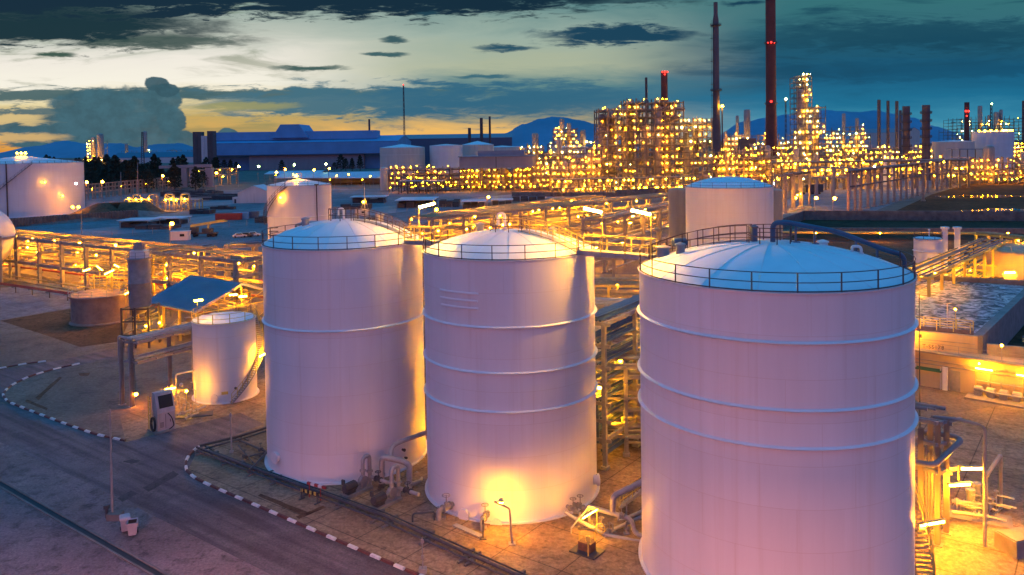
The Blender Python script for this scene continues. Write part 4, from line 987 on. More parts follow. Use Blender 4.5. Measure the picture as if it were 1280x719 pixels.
for k in range(16):
    q = r0.lerp(r1, rr.uniform(.1, .9)) + w * rr.uniform(-6, 6); q.z = 0
    if k % 3 == 0: mb.drum(q + V(0, 0, 1.0), q + u * 2 + V(0, 0, 1.0), .6, 10); mb.box(q + u + V(0, 0, .3), (1.6, .8, .6), GROT)
    elif k % 3 == 1: mb.box(q + V(0, 0, .9), (rr.uniform(.8, 1.8), 1, 1.8), GROT)
    else: mb.tube(bend([q, q + V(0, 0, rr.uniform(1, 3)), q + V(0, 0, 3) + u * 2.5], .2), .12, 6)
mb.build('machinery', M['pipe'], t)
# low brown tank with a jungle of yellow pipes
fr = G(115, 408); cB = V(fr.x - .8, fr.y + 4.4, 0); RBt = 4.4; HB = 4.3
t = thing('low_tank', 'low brown concrete tank crowned with yellow pipes and lamps', 'tank', cB)
mb = MB(); mb.lathe(cB, [(RBt + .3, 0), (RBt + .3, .15), (RBt, .3), (RBt, HB), (RBt + .35, HB), (RBt + .35, HB + .25), (RBt - .3, HB + .3), (.8, HB + 1.1), (.001, HB + 1.1)], 48); mb.build('shell', M['brownc'] if 'brownc' in M else M['conc'], t)
mb = MB(); rail_ring(mb, cB, RBt + .3, HB + .25, 14, 1.0, .03); mb.build('railing', M['steel'], t)
mb = MB()
for k in range(70):
    a = rr.uniform(0, 2 * PI); r = rr.uniform(0, RBt + 1.5); q = cB + V(r * math.cos(a) + 1.4, r * math.sin(a) * .6 + 1.5, HB + rr.uniform(0, 3.2)); d = rr.choice((V(1, 0, 0), V(.8, -.6, 0), V(.6, .8, 0), V(0, 0, 1), V(0, 0, 1))); L = rr.uniform(.6, 2.4)
    mb.tube([q, q + d * L], rr.uniform(.04, .11), 6)
    if k % 9 == 0: wheel(mb, q + V(0, 0, .2), UP, .3)
for a in range(6): q = cB + V(1.5 + 3.5 * math.cos(a), 1.5 + 2.5 * math.sin(a), 0); mb.bar(q + V(0, 0, 0 if a % 2 else HB), q + V(0, 0, HB + 3.2), .14)
for z in (1.2, 2.2, 3.1): mb.bar(cB + V(-1.5, 0, HB + z), cB + V(5.4, -1, HB + z), .12); mb.bar(cB + V(-1, 3, HB + z), cB + V(5.4, 2.4, HB + z), .12)
mb.build('pipework', M['yellow'], t)
D = cB.y
for (xa, ya), (xb, yb) in (((121, 332.5), (128, 338)), ((131, 343), (142.5, 337.5)), ((151.5, 370), (162, 365)), ((104, 339), (113, 336)), ((143, 331), (149, 334))): tube_part(t, P(xa, ya, D - 1), P(xb, yb, D - 1), .08, 'tubem')
mb = MB()
for px, yt in ((124, 336), (137, 341), (157, 368)): q = P(px, yt, D - .95); mb.tube([V(q.x, q.y, 0 if px > 150 else HB), q], .05, 6)
mb.build('lamp_pole', M['yellow'], t)
# gas sphere at the left edge
cS = P(-27, 297, 172); RS = 6.9; t = thing('gas_sphere', 'white gas sphere on legs cut by the left edge of the photo', 'tank', V(cS.x, cS.y, 0))
mb = MB(); mb.ball(cS, RS, 40, 28); mb.build('shell', M['white'], t)
mb = MB(); mb.lathe(cS, [(RS + .02, -.3), (RS + .3, -.28), (RS + .3, .12), (RS + .02, .14)], 40, cap=False); mb.build('girdle', M['pipeg'], t)
for k in range(8):
    a = 2 * PI * (k + .5) / 8; q = cS + V(RS * .99 * math.cos(a), RS * .99 * math.sin(a), 0); mb = MB(); mb.tube([V(q.x, q.y, 0), q + V(0, 0, .5)], .32, 10); mb.build('leg', M['pipeg'], t)
mb = MB(); mb.tube([cS + V(RS * math.cos(a) * .9 - 0, -RS * math.cos(a) * .3 - 1, RS * math.sin(a) + .6) for a in [PI / 2 - k * .13 for k in range(12)]], .08, 5); mb.build('stair_handrail', M['brown'], t)
# ---------------------------------------------------------------- right of the nearest tank
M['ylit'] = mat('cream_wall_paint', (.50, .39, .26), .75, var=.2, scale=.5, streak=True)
M['foam'] = mat('foamy_water', (.74, .70, .68), .42, scale=.42, col2=(.02, .022, .03), bump=1.0, detail=10, spec=.4)
nt_ = M['foam'].node_tree
for n_ in nt_.nodes:
    if n_.type == 'VALTORGB': n_.color_ramp.elements[0].position = .44; n_.color_ramp.elements[1].position = .60
    if n_.type == 'TEX_NOISE' and n_.inputs['Detail'].default_value > 9: n_.inputs['Distortion'].default_value = 2.2; n_.inputs['Roughness'].default_value = .7
    if n_.type == 'BUMP': n_.inputs['Distance'].default_value = .25
t = thing('pipe_rack', 'tall steel pipe rack with tube lamps right of the nearest tank', 'pipe rack', G(1174, 680))
for px, pyb, pyt in ((1172, 681, 529), (1183, 666, 526), (1151, 676, 535), (1163, 662, 528)):
    b = G(px, pyb); mb = MB(); ipost(mb, b, P(px, pyt, b.y).z, .34); mb.build('column', M['colpaint'], t)
D1 = Dg(1172, 681); D2 = Dg(1183, 666)
mb = MB()
for z0 in (529, 556, 590): 
    for D, x in ((D1, 1172), (D2, 1183)): mb.cut(); q = P(x, z0, D); mb.bar(q + V(.3, -.2, 0), q - A2 * 4.3, .2, .26)
    mb.cut(); q = P(1172, z0, D1); r = P(1183, z0 - 2, D2); mb.bar(q + (q - r) * .3, r + (r - q) * 1.8, .18, .24)
mb.each('beam', M['pipeg'], t)
mb = MB()
for dx, dz, r in ((0, .5, .14), (-.7, .45, .1), (-1.3, .5, .16)): mb.cut(); q = P(1178, 512, D1 + 2) + V(dx, 0, dz - .4); mb.tube([q + A2 * .2, q - A2 * 4.6 ], r, 8)
mb.cut(); mb.tube(bend([P(1140, 577, D1 - .6), P(1168, 582, D1 - .8), P(1203, 549, D1 + 1.6), P(1180, 543, D2 + .8), P(1150, 541, D2 + 1)], .5, 6), .2, 12)
mb.cut(); mb.tube(bend([P(1165, 521, D2), P(1195, 524, D2), P(1224, 531, D2), P(1231, 536, D2 - .1), P(1231, 690, Dg(1231, 684))], .6, 6), .12, 10)
for k in range(5): mb.cut(); q = P(1150 + k * 3.5, 545 + k * 6, D2); mb.tube([q, V(q.x, q.y, .3)], .08, 6)
mb.each('pipe', M['pipeg'], t)
tube_part(t, P(1201, 586, D2), P(1227, 586, D2 + .2), .085); tube_part(t, P(1186, 607, D1 + .8), P(1212, 605.5, D1 + .9), .085)
mb = MB()
for (x0, y0), (x1, y1) in (((1198, 584), (1198, 600)), ((1184, 606), (1184, 622))): mb.cut(); q = P(x0, y0, D2); mb.tube([q + V(.3, 0, .12), q + V(0, 0, .12), P(x1, y1, D2)], .045, 6)
mb.each('lamp_bracket', M['yellow'], t)
tube_part(tC, P(1150, 657, 51.8), P(1180, 652, 51.8), .085)
t = thing('pipe_goalpost', 'bent pipe goalpost on the yellow lit ground right of the tank rack', 'pipe', G(1251, 640))
D = Dg(1251, 636); mb = MB(); mb.cut(); mb.tube(bend([G(1251, 636), P(1251, 568, D), P(1233, 595, D - 1.6), ], .3), .14, 10); q = P(1233, 595, D - 1.6); mb.cut(); mb.tube(bend([P(1251, 634, D), P(1252, 633, D), P(1239, 648, D - 1.5)], .1), .1, 8); mb.cut(); mb.tube([q, V(q.x, q.y, .3)], .1, 8)
mb.each('pipe', M['pipeg'], t)
t = thing('pump_skid', 'skid of yellow lit pumps and valves below the two tube lamps', 'pump', G(1222, 648))
rr = random.Random(5); mb = MB(); mb.box(G(1222, 646, .06), (4.4, 2.2, .12), -.5); mb.build('skid_base', M['conc'], t)
mb = MB()
for px, py, h in ((1190, 626, .9), (1190, 640, .8)): mb.cut(); q = G(px, py, h); mb.tube([q, q + V(2.2, -.8, 0)], .13, 10); valve(mb, q + V(1.4, -.5, 0), V(2.2, -.8, 0), .13, .4)
for px, py in ((1213, 640), (1221, 632)): mb.cut(); q = G(px, py); mb.lathe(q, [(.3, 0), (.3, .5), (.36, .5), (.36, .6), (.28, .62), (.28, 1.5), (.34, 1.55), (.34, 1.75), (.1, 1.85)], 16)
for k in range(12): mb.cut(); q = G(1196 + k * 4.5, 645 + rr.uniform(-10, 6)); mb.tube([q, q + V(0, 0, rr.uniform(.4, 1.3))], .06, 6); d = rr.choice((A2, B2)); z = rr.uniform(.3, 1.1); mb.tube([q + V(0, 0, z), q + d * rr.uniform(.8, 1.8) + V(0, 0, z)], .07, 6); wheel(mb, q + V(0, 0, z + .3), UP, .16, .025)
mb.each('pump_pipe', M['pipe'], t)
mb = MB(); b = G(1272, 694); mb.box(b + V(.6, .6, .55), (2.6, 1.8, 1.1), .25); mb.box(b + V(.6, .6, 1.14), (2.4, 1.6, .08), .25)
solo('concrete_block', mb, M['conc'], 'rough concrete block on the ground at the lower right corner', 'block', b)
# thin pole close to the nearest tank
b = G(1150, 560); mb = MB(); mb.tube([b, P(1149, 368, b.y)], [.07, .04], 8); mb.box(b + V(0, 0, .1), (.4, .4, .2)); mb.box(P(1150, 420, b.y), (.22, .22, .3))
solo('lamp_pole', mb, M['dark'], 'thin dark pole standing just right of the nearest tank', 'pole', b)
# raised treatment basin
Kt = P(1222, 420, 89.0); zt = Kt.z; Lt = P(1100, 414, 94.0); Rt = P(1279, 367, 113.5)
K = V(Kt.x, Kt.y, 0); fl = (V(Lt.x, Lt.y, 0) - K).normalized(); fr_ = (V(Rt.x, Rt.y, 0) - K).normalized()
t = thing('treatment_basin', 'raised concrete basin of foamy water with letters on its wall', 'basin', K)
Wl, Wd = 26.0, 44.0
c0, c1, c2, c3 = K + fl * Wl, K, K + fr_ * Wd, K + fl * Wl + fr_ * Wd
def wallseg(p, q, z0, z1, th=.5):
    mb = MB(); mb.bar(V(p.x, p.y, (z0 + z1) / 2), V(q.x, q.y, (z0 + z1) / 2), th, z1 - z0); return mb
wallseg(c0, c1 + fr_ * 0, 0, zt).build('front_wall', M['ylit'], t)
wallseg(c1 + fr_ * .3, c2, 0, zt + .01, .9).build('side_wall', M['conc'], t); wallseg(c2 + fl * .5, c3, 0, zt, .8).build('back_wall', M['conc2'], t)
mb = MB(); mb.sheet([c0 + fr_ * 2.2, c1 + fr_ * 2.2, c2, c3], zt - .7); mb.build('water', M['foam'], t, smooth=False)
mb = MB(); p, q = c0 + fr_ * 1.3, c1 + fr_ * 1.3 - fr_ * 0 + fl * .6; mb.bar(V(p.x, p.y, zt + .03), V(q.x, q.y, zt + .03), 1.9, .12); mb.build('walkway', M['rust'], t)
mb = MB()
for s in (.5, 2.1):
    p, q = c0 + fr_ * s, c1 + fr_ * s + fl * .8; p.z = q.z = zt + .1
    for k in range(16): x = p.lerp(q, k / 15); mb.bar(x, x + V(0, 0, 1.15), .08)
    for h in (.6, 1.15): mb.bar(p + V(0, 0, h), q + V(0, 0, h), .07)
mb.build('railing', M['yellow'], t)
mb = MB(); p = c1 + fl * 3.4 + fr_ * 2.0; p.z = zt; mb.tube([p, p + V(0, 0, 3)], .05, 6); mb.bar(p + V(-.4, 0, 3), p + V(.5, 0, 3.1), .18, .1); mb.build('lamp_post', M['steel'], t)
mb = MB(); p, q = c0 - fr_ * .4, c1 - fr_ * .4 + fl * .2; mb.tube([V(p.x, p.y, zt - .9), V(q.x, q.y, zt - .9)], .05, 6)
mb.build('wall_conduit', M['pipeg'], t)
cu = bpy.data.curves.new('lettering', 'FONT'); cu.body = 'T-SS178'; cu.size = .60; cu.extrude = .015; cu.space_character = 1.12; cu.materials.append(M['black'])
tx = bpy.data.objects.new('lettering', cu); COL.objects.link(tx); tx.parent = t
xax = -fl; nz = UP.cross(xax) * -1
rot = Matrix((xax, UP, xax.cross(UP))).transposed()
po = P(1153.5, 435, 92.5); 
u = (po - K).dot(fl); po = K + fl * u + xax.cross(UP) * .29; po.z = P(1153.5, 434.5, po.y).z
me = bpy.data.meshes.new_from_object(tx); bpy.data.objects.remove(tx)
tx = bpy.data.objects.new('lettering', me); COL.objects.link(tx); tx.parent = t
tx.matrix_local = Matrix.Translation(po - K) @ rot.to_4x4()
# lower service block in front of the basin
zl = P(1279, 451, 86).z; f0 = V(*P(1100, 470, 93.5).xy, 0); f1 = V(*P(1281, 470, 84.0).xy, 0); f2 = f1 + (f1 - f0).normalized() * 20
f1 = f2
t = thing('service_building', 'long low cream service block below the foamy basin', 'building', (f0 + f1) / 2)
dd = (f1 - f0).normalized(); nn = V(-dd.y, dd.x, 0)
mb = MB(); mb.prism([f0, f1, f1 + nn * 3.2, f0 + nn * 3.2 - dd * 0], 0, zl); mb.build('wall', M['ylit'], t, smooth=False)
mb = MB(); mb.bar(V(f0.x, f0.y, zl + .1) - nn * .2, V(f1.x, f1.y, zl + .1) - nn * .2, .9, .18); mb.build('ledge', M['conc'], t)
mb = MB(); 
for k in range(14):
    x = f0.lerp(f1, .12 + k * .06) + V(0, 0, zl + .2) - nn * .1; mb.bar(x, x + V(0, 0, .9), .05)
p, q = f0.lerp(f1, .12), f0.lerp(f1, .9)
for h in (.65, 1.1): mb.tube([p + V(0, 0, zl + h) - nn * .1, q + V(0, 0, zl + h) - nn * .1], .03, 5)
mb.build('railing', M['pipeg'], t)
mb = MB()
for z, r in ((zl - 1.3, .07), (zl - .9, .05)): mb.cut(); mb.tube([f0 + V(0, 0, z) - nn * .15, f1 + V(0, 0, z) - nn * .15], r, 6)
for u in (.33, .42, .52, .8): mb.cut(); x = f0.lerp(f1, u) - nn * .15; mb.tube([x + V(0, 0, .2), x + V(0, 0, zl - .9)], .05, 6)
mb.each('wall_pipe', M['pipeg'], t)
mb = MB(); x = f0.lerp(f1, .23) - nn * .02; mb.box(x + V(0, 0, 1.15), (1.0, .1, 2.3), math.atan2(dd.y, dd.x)); mb.build('door', M['pipeg'], t)
for u in (.3, .62): q = f0.lerp(f1, u) - nn * .5 + V(0, 0, zl - .35); lamp_part(t, q, .11, 'bulb', 'added_wall_lamp'); mb = MB(); mb.bar(q + V(0, 0, .16), q + nn * .5 + V(0, 0, .16), .1, .05); mb.build('lamp_bracket', M['pipeg'], t)  # lamps added to brighten the lower wall
for u, o in ((.36, .2), (.10, .35)): q = f0.lerp(f1, u) + V(0, 0, zl + 1.9) - nn * o; lamp_part(t, q, .13 if u > .2 else .2, 'bulb', 'added_ledge_lamp'); mb = MB(); mb.tube([q - V(0, 0, 1.8), q - V(0, 0, .13)], .04, 6); mb.build('lamp_pole', M['pipeg'], t)  # lamps added to light the upper wall, one hidden behind the tank
# second dark basin to the right
t = thing('empty_basin', 'dark empty concrete basin beside the foamy one', 'basin', K - fl * 1.5)
e0 = K + (-fl) * .55 + fr_ * .2; e1 = e0 + fr_ * Wd; e2 = e1 - fl * 20; e3 = e0 - fl * 20
wallseg(e3, e0 - fl * .3, 0, zt - .8, .5).build('front_wall', M['conc'], t); wallseg(e1, e2, 0, zt, .5).build('back_wall', M['conc2'], t)
mb = MB(); mb.sheet([e0, e3, e2, e1], 2.0); mb.build('floor', M['mud'], t, smooth=False)
mb = MB(); q = e0 - fl * 4.2 + fr_ * 3.0; mb.box((q.x, q.y, zt - .5), (1.6, 1.2, .7), .4); mb.build('sluice_box', M['bluep'], t)
bt = [o for o in bpy.data.objects if o.name == 'treatment_basin'][0]
for u in (2.6, 9.0): q = K + fl * u + fr_ * 2.2 + V(0, 0, zt + 2.4); lamp_part(bt, q, .09, 'bulb', 'added_wall_lamp'); mb = MB(); mb.tube([q - V(0, 0, 2.3), q - V(0, 0, .1)], .045, 6); mb.build('lamp_pole', M['yellow'], bt)  # lamps on poles added to brighten the basin front
# green awning kiosk
b = G(1160, 484); t = thing('kiosk', 'small kiosk with a green awning against the cream service block', 'kiosk', b)
rz = math.atan2(dd.y, dd.x); R3 = Matrix.Rotation(rz, 3, 'Z'); f = lambda x, y, z: R3 @ V(x, y, z) + b
mb = MB()
for x in (-1.3, 1.3):
    for y in (0, 1.2): mb.bar(f(x, y, 0), f(x, y, 2.5), .12)
mb.build('frame', M['cream'], t)
mb = MB(); mb.add([f(-1.4, -.25, 2.0), f(1.4, -.25, 2.0), f(1.4, 1.3, 2.75), f(-1.4, 1.3, 2.75), f(-1.4, -.25, 1.92), f(1.4, -.25, 1.92), f(1.4, 1.3, 2.67), f(-1.4, 1.3, 2.67)], [(0, 1, 2, 3), (7, 6, 5, 4), (0, 4, 5, 1), (1, 5, 6, 2), (3, 7, 4, 0)]); mb.build('awning', M['greenaw'], t, smooth=False)
mb = MB(); mb.box(f(0, .7, .75), (1.1, .6, 1.5), rz); mb.box(f(0, .36, 1.05), (.9, .05, .7), rz); mb.build('panel_box', M['white'], t)
tube_part(t, f(-.6, .3, 2.05), f(.5, .3, 2.05), .05, 'tubem', hood=False)
mb = MB(); mb.box(f(1.75, .5, 1.3), (.5, 1.4, 2.6), rz); mb.build('side_post', M['white'], t)
# lamp-lit machines along the block
t = thing('machine_line', 'row of small machines under two tube lamps against the service block', 'machine', G(1255, 503))
D = Dg(1255, 503); mb = MB(); mb.box(G(1258, 503, .1), (7.5, 2.2, .2), rz); mb.build('plinth', M['conc'], t)
mb = MB(); b = G(1258, 503); f = lambda x, y, z: R3 @ V(x, y, z) + b
for k in range(6): mb.cut(); x = -3 + k * 1.2; mb.drum(f(x, .2, .9), f(x + .7, .2, .9), .35, 12); mb.box(f(x + .3, .2, .4), (.7, .5, .5), rz); mb.tube([f(x, .6, .9), f(x, .6, 1.9)], .07, 6); mb.tube([f(x, .6, 1.7), f(x + 1.2, .6, 1.7)], .06, 6)
mb.each('machine_unit', M['pipe'], t)
mb = MB(); mb.tube(bend([f(-2.3, -.4, 1.0), f(-1.2, -.5, .9), f(3.5, -.5, .9)], .3), .12, 8); mb.build('pipe', M['pipe'], t)
for xa, xb, z in ((-2.8, -1.2, 3.3), (1.0, 2.6, 3.25)): tube_part(t, f(xa, -.5, z), f(xb, -.5, z), .07, 'tubem')
mb = MB()
for xa in (-2.9, 2.7): mb.cut(); mb.tube([f(xa, .1, 0), f(xa, .1, 3.4)], .05, 6)
mb.each('lamp_pole', M['yellow'], t)
# small white tank with a blue top
cs = P(1160, 300, 142); cs.z = 0; zs = P(1160, 298, 142).z
t = tank('small white tank with a blue flat top behind the nearest tank', (cs.x, cs.y), 2.3, zs, .25, (zs - 2.2,), True, group=None, nseg=40, nrail=8)
mb = MB(); q = V(cs.x, cs.y, zs); mb.tube([q + V(.2, 0, .2), q + V(.2, 0, 1.4)], .1, 8); mb.ball(q + V(.2, 0, 1.5), .22, 8, 6); mb.build('top_vent', M['white'], t)
for i, px in enumerate((1181, 1196.5)):
    b = P(px, 312, 146); b.z = 0; zt2 = P(px, 283, 146).z; mb = MB(); mb.lathe(b, [(.5, 0), (.5, zt2 - .5), (.75, zt2 - .5), (.75, zt2 - .1), (.001, zt2)], 16)
    solo('vent_stack', mb, M['white'], ('pale capped vent stack next to the small blue topped tank', 'pale capped vent stack farther from the small blue topped tank')[i], 'vent', b, 'capped vent stacks')
# ---------------------------------------------------------------- pipe racks
def rack(label, p, q, h, width, nb, levels, npipe, mcol='conc', mpipe='pipe', lampn=0, lk='bulb', lr=.2, colw=.5, seed=1, ground_pipes=0, tray=None, tubes=False, lampz=-.8, group=None):
    p = V(p[0], p[1], 0); q = V(q[0], q[1], 0); d = (q - p).normalized(); s = d.cross(UP); L = (q - p).length; rz = math.atan2(d.y, d.x)
    t = thing('pipe_rack', label, 'pipe rack', (p + q) / 2, group); rr = random.Random(seed)
    mc = MB(); mbm = MB(); mp = MB()
    for i in range(nb + 1):
        x = p.lerp(q, i / nb)
        for k in (-1, 1): mc.cut(); c = x + s * k * width / 2; mc.box(c + V(0, 0, h / 2), (colw, colw, h), rz); mc.box(c + V(0, 0, .15), (colw * 1.7, colw * 1.7, .3), rz)
        for z in levels: mbm.cut(); mbm.bar(x - s * (width / 2 + .6) + V(0, 0, h * z), x + s * (width / 2 + .6) + V(0, 0, h * z), colw * .6, colw * .8)
    for z in (levels[0], levels[-1]):
        for k in (-1, 1): mbm.cut(); mbm.bar(p + s * k * width / 2 + V(0, 0, h * z + .02), q + s * k * width / 2 + V(0, 0, h * z + .02), colw * .62, colw * .9)
    for z in levels:
        for k in range(npipe):
            y = -width / 2 + width * (k + .5) / npipe + rr.uniform(-.2, .2); r = rr.choice((.09, .12, .16, .22)); e0, e1 = (0, 1) if rr.random() < .7 else sorted((rr.random(), rr.random()))
            if e1 - e0 < .2: continue
            mp.cut(); mp.tube([p.lerp(q, e0) + s * y + V(0, 0, h * z + colw * .4 + r), p.lerp(q, e1) + s * y + V(0, 0, h * z + colw * .4 + r)], r, 8)
            if rr.random() < .3: x = p.lerp(q, rr.uniform(e0, e1)) + s * y; mp.tube([x + V(0, 0, h * z), x + V(0, 0, max(h * z - 3.5, .2))], r * .8, 6)
    for k in range(ground_pipes):
        y = rr.uniform(-width, width * .8); r = rr.choice((.09, .13, .18)); mp.cut(); z = rr.uniform(.5, 1.6); mp.tube([p + s * y + V(0, 0, z), q + s * y + V(0, 0, z)], r, 8)
    mc.each('column', M[mcol], t); mbm.each('beam', M[mcol], t); mp.each('pipe', M[mpipe], t)
    if tray:
        mb = MB(); mb.bar(p + V(0, 0, h + .5), q + V(0, 0, h + .5), width * .5, .12); mb.build('cable_tray', M[tray], t)
    for i in range(lampn):
        x = p.lerp(q, (i + rr.uniform(.2, .8)) / lampn) + s * rr.uniform(-.3, .3) * width + V(0, 0, h * rr.choice(levels) + lampz)
        if tubes: tube_part(t, x, x + d * 1.3, .08, 'tube', hood=False)
        else: lamp_part(t, x, lr, lk)
    return t
M['yp'] = mat('pale_yellow_pipe', (.40, .31, .15), .5, var=.3)
# long rack on the left
rack('long concrete pipe rack at the left with red and silver pipes below', P(-45, 300, 199).xy, P(322, 320, 136.5).xy, 9.5, 9.0, 12, (.45, .72, 1.0), 6, 'conc', 'yp', 24, 'bulb', .25, .62, 3, 5)
mb = MB(); t = thing('ground_pipe', 'red pipes on low supports under the left pipe rack', 'pipe', G(60, 345))
a, b = P(-45, 345, 181), P(330, 345, 130); a.z = b.z = 0
off = V(-.4, -1, 0).normalized()
for k, (o, z, r) in enumerate(((4.5, 1.4, .16), (5.3, 1.4, .12), (-7, 2.2, .2), (-9, 1.6, .2), (-13, 2.0, .18), (-18, 2.4, .2))): mb.cut(); mb.tube([a + off * o + V(0, 0, z), b + off * o + V(0, 0, z)], r, 8)
mb.each('pipe', M['red'], t)
mb = MB()
for k in range(17):
    x = a.lerp(b, k / 16) + off * 4.9; mb.cut(); mb.bar(x, x + V(0, 0, 1.3), .16); mb.bar(x - off * .8 + V(0, 0, 1.22), x + off * .8 + V(0, 0, 1.22), .16)
mb.each('pipe_support', M['conc2'], t)
rack('lower back pipe rack behind the long left rack', P(-60, 293, 222).xy, P(215, 306, 172).xy, 7.0, 6.0, 12, (.4, .7, 1.0), 5, 'yellow', 'yp', 22, 'bulb', .2, .4, 5)
mb = MB(); mb.bar(V(-150, 183.5, .35), V(-72, 175, .35), .35, .7); solo('bund_wall', mb, M['conc2'], 'low dark bund wall in front of the left pipe rack', 'wall', V(-110, 179, 0)) if False else None
# roofed crossover and railed bridge left of the tank
rack('blue topped pipe trestle crossing to the right behind the shed', P(198, 333, 150).xy, P(262, 322, 165).xy, 8.2, 2.4, 3, (.55, 1.0), 3, 'yellow', 'pipe', 3, 'bulb', .2, .35, 11, 0, 'bluep')
rack('railed pipe bridge just left of the big left tank', P(284, 315, 158).xy, P(352, 311, 163).xy, 9.0, 3.0, 2, (.6, 1.0), 4, 'conc', 'bluep', 3, 'bulb', .22, .7, 12, 0, 'bluep')
# centre rack behind the tanks
rack('long concrete pipe rack behind the middle tank full of yellow light', P(526, 279, 208).xy, P(842, 237, 292).xy, 9.6, 9.5, 11, (.35, .65, 1.0), 6, 'conc', 'yp', 34, 'bulb', .26, .6, 21, 6)
rack('second yellow pipe rack behind the long centre rack', P(548, 262, 250).xy, P(745, 244, 330).xy, 7.0, 8.0, 9, (.4, .7, 1.0), 5, 'yellow', 'yp', 26, 'bulb', .28, .4, 22, 4)
t = rack('pipe rack crossing toward the beige cylinder behind the bridge', P(742, 262, 176).xy, P(850, 246, 230).xy, 11.5, 5, 5, (.5, .8, 1.0), 4, 'conc', 'pipe', 8, 'bulb', .22, .6, 23, 3, None, True)
# dense racks between the middle and the nearest tank
rack('near pipe rack seen through the gap between middle and nearest tank', (-4, 73.5), (24, 72), 8.0, 3.2, 8, (.22, .42, .62, .82, 1.0), 6, 'pipeg', 'pipeg', 7, 'bulb', .17, .36, 31, 4)
rack('tall blue topped rack running back through the gap between tanks', (6.6, 69.0), (24, 95), 12.6, 2.6, 5, (.2, .33, .45, .58, .7, .85, 1.0), 6, 'pipeg', 'bluep', 8, 'bulb', .17, .36, 32, 2, 'bluep')
rack('cross rack behind the gap between the middle and the nearest tank', (-6, 92), (31, 83), 10.5, 3.2, 9, (.15, .32, .5, .68, .85, 1.0), 6, 'pipeg', 'pipe', 14, 'bulb', .17, .36, 33, 4, None, True)
rack('low rack farther back behind the gap with yellow pipes', (-8, 122), (42, 114), 7.5, 6, 9, (.2, .5, .75, 1.0), 7, 'yellow', 'yp', 16, 'bulb', .14, .36, 34, 4)
rack('long mid rack behind the big tanks', (-30, 150), (42, 139), 8.0, 6, 12, (.5, 1.0), 6, 'conc', 'yp', 20, 'bulb', .16, .5, 35, 4)
# right racks
rack('blue topped pipe rack above the yellow lit yard at the right', P(1138, 345, 117).xy, P(1243, 300, 158).xy, 8.0, 5.0, 8, (.3, .6, 1.0), 7, 'yellow', 'bluep', 16, 'bulb', .16, .4, 41, 5)
rack('yellow pipe frames at the right edge behind the blue topped rack', P(1228, 297, 165).xy, P(1330, 303, 150).xy, 8.5, 4.0, 6, (.5, 1.0), 5, 'yellow', 'yp', 8, 'bulb', .18, .4, 42, 3)
mb = MB(); c = P(1290, 335, 150); c.z = 0; zt3 = P(1280, 320, 141).z; mb.lathe(c, [(9, 0), (9, zt3), (8.6, zt3 + .1), (.01, zt3 + .5)], 64)
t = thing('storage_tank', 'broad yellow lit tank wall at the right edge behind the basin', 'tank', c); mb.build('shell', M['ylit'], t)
mb = MB(); rail_ring(mb, c, 9, zt3 + .1, 20, 1.1, .04); mb.build('railing', M['pipeg'], t)
q = P(1262, 341, 139); tube_part(t, q - V(.9, 0, 0), q + V(.9, 0, 0), .12); mb = MB(); mb.box(q + V(.3, .8, -1.2), (2.4, 1.2, 1.6)); mb.build('lamp_box', M['pipeg'], t)
# tank with a twin beige cylinder behind the bridge
cd_ = P(911, 232, 160); HD = P(911, 233, 160).z
t = tank('white tank with a blue dome behind the nearest tank', (cd_.x, cd_.y), 8.5, HD, 1.9, (), True, group=None, nrail=20)
for i, (px, py) in enumerate(((848, 237), (965, 238))):
    c = P(px, py, 172); mb = MB(); R = 2.15; mb.lathe(V(c.x, c.y, 0), [(R, 0), (R, c.z), (R * .9, c.z + .25), (.01, c.z + .5)], 32)
    for z in (c.z * .35, c.z * .7): mb.lathe(V(c.x, c.y, z), [(R, -.08), (R + .08, 0), (R, .08)], 32, cap=False)
    solo('silo', mb, M['beige'], ('beige upright cylinder left of the blue domed tank', 'beige upright cylinder right of the blue domed tank')[i], 'silo', V(c.x, c.y, 0), 'beige cylinders beside the domed tank')
# white tank with a diagonal stair behind the left big tank
ce = P(374, 230, 195); HE = P(374, 231, 195).z; ce = (ce.x, ce.y); RE = 7.6
t = tank('white tank with a diagonal stair behind the left big tank', ce, RE, HE, 1.5, (HE * .62,), True, group=None, cone=True, nrail=18)
spiral(t, ce, RE, RAD(-178), RAD(-96), HE - 9.5, HE, .8, 40, 'brown', 'brown')
p, n = wall_pt(ce, RE, 352, 247, .5); lamp_part(t, p, .3, 'far'); lamp_part(t, V(ce[0] - .3, ce[1] - 1.5, HE + 2.2), .38, 'far')
mb = MB(); p, n = wall_pt(ce, RE, 395, 231, .2); mb.tube([p, V(p.x, p.y, HE - 9)], .12, 6); mb.bar(p - V(.5, 0, 0), p + V(.5, 0, 0), .3, .3); mb.build('wall_pipe', M['brown'], t)
mb = MB()
for x in (-.6, .6): mb.bar(V(ce[0] + x, ce[1], HE + 1.4), V(ce[0] + x, ce[1], HE + 2.8), .07)
for z in (2.1, 2.8): mb.bar(V(ce[0] - .6, ce[1], HE + z), V(ce[0] + .6, ce[1], HE + z), .07)
mb.build('crown_railing', M['brown'], t)
t = thing('cooler_shed', 'slatted shed with a blue roof behind the left big tank dome', 'shed', (P(402, 284, 120).x, 122, 0))
q0 = P(370, 281, 120); q1 = P(432, 275.5, 120); zc = q0.z
mb = MB(); mb.bar(q0 + V(0, 2, 0), q1 + V(0, 2, 0) + V(0, 0, q0.z - q1.z), 5, .25); mb.build('roof', M['blueroof'], t)
mb = MB()
for k in range(13): x = V(q0.x + (q1.x - q0.x) * k / 12, 120, 0); mb.cut(); mb.bar(x, x + V(0, 0, zc - .1), .3)
mb.each('column', M['brown'], t)
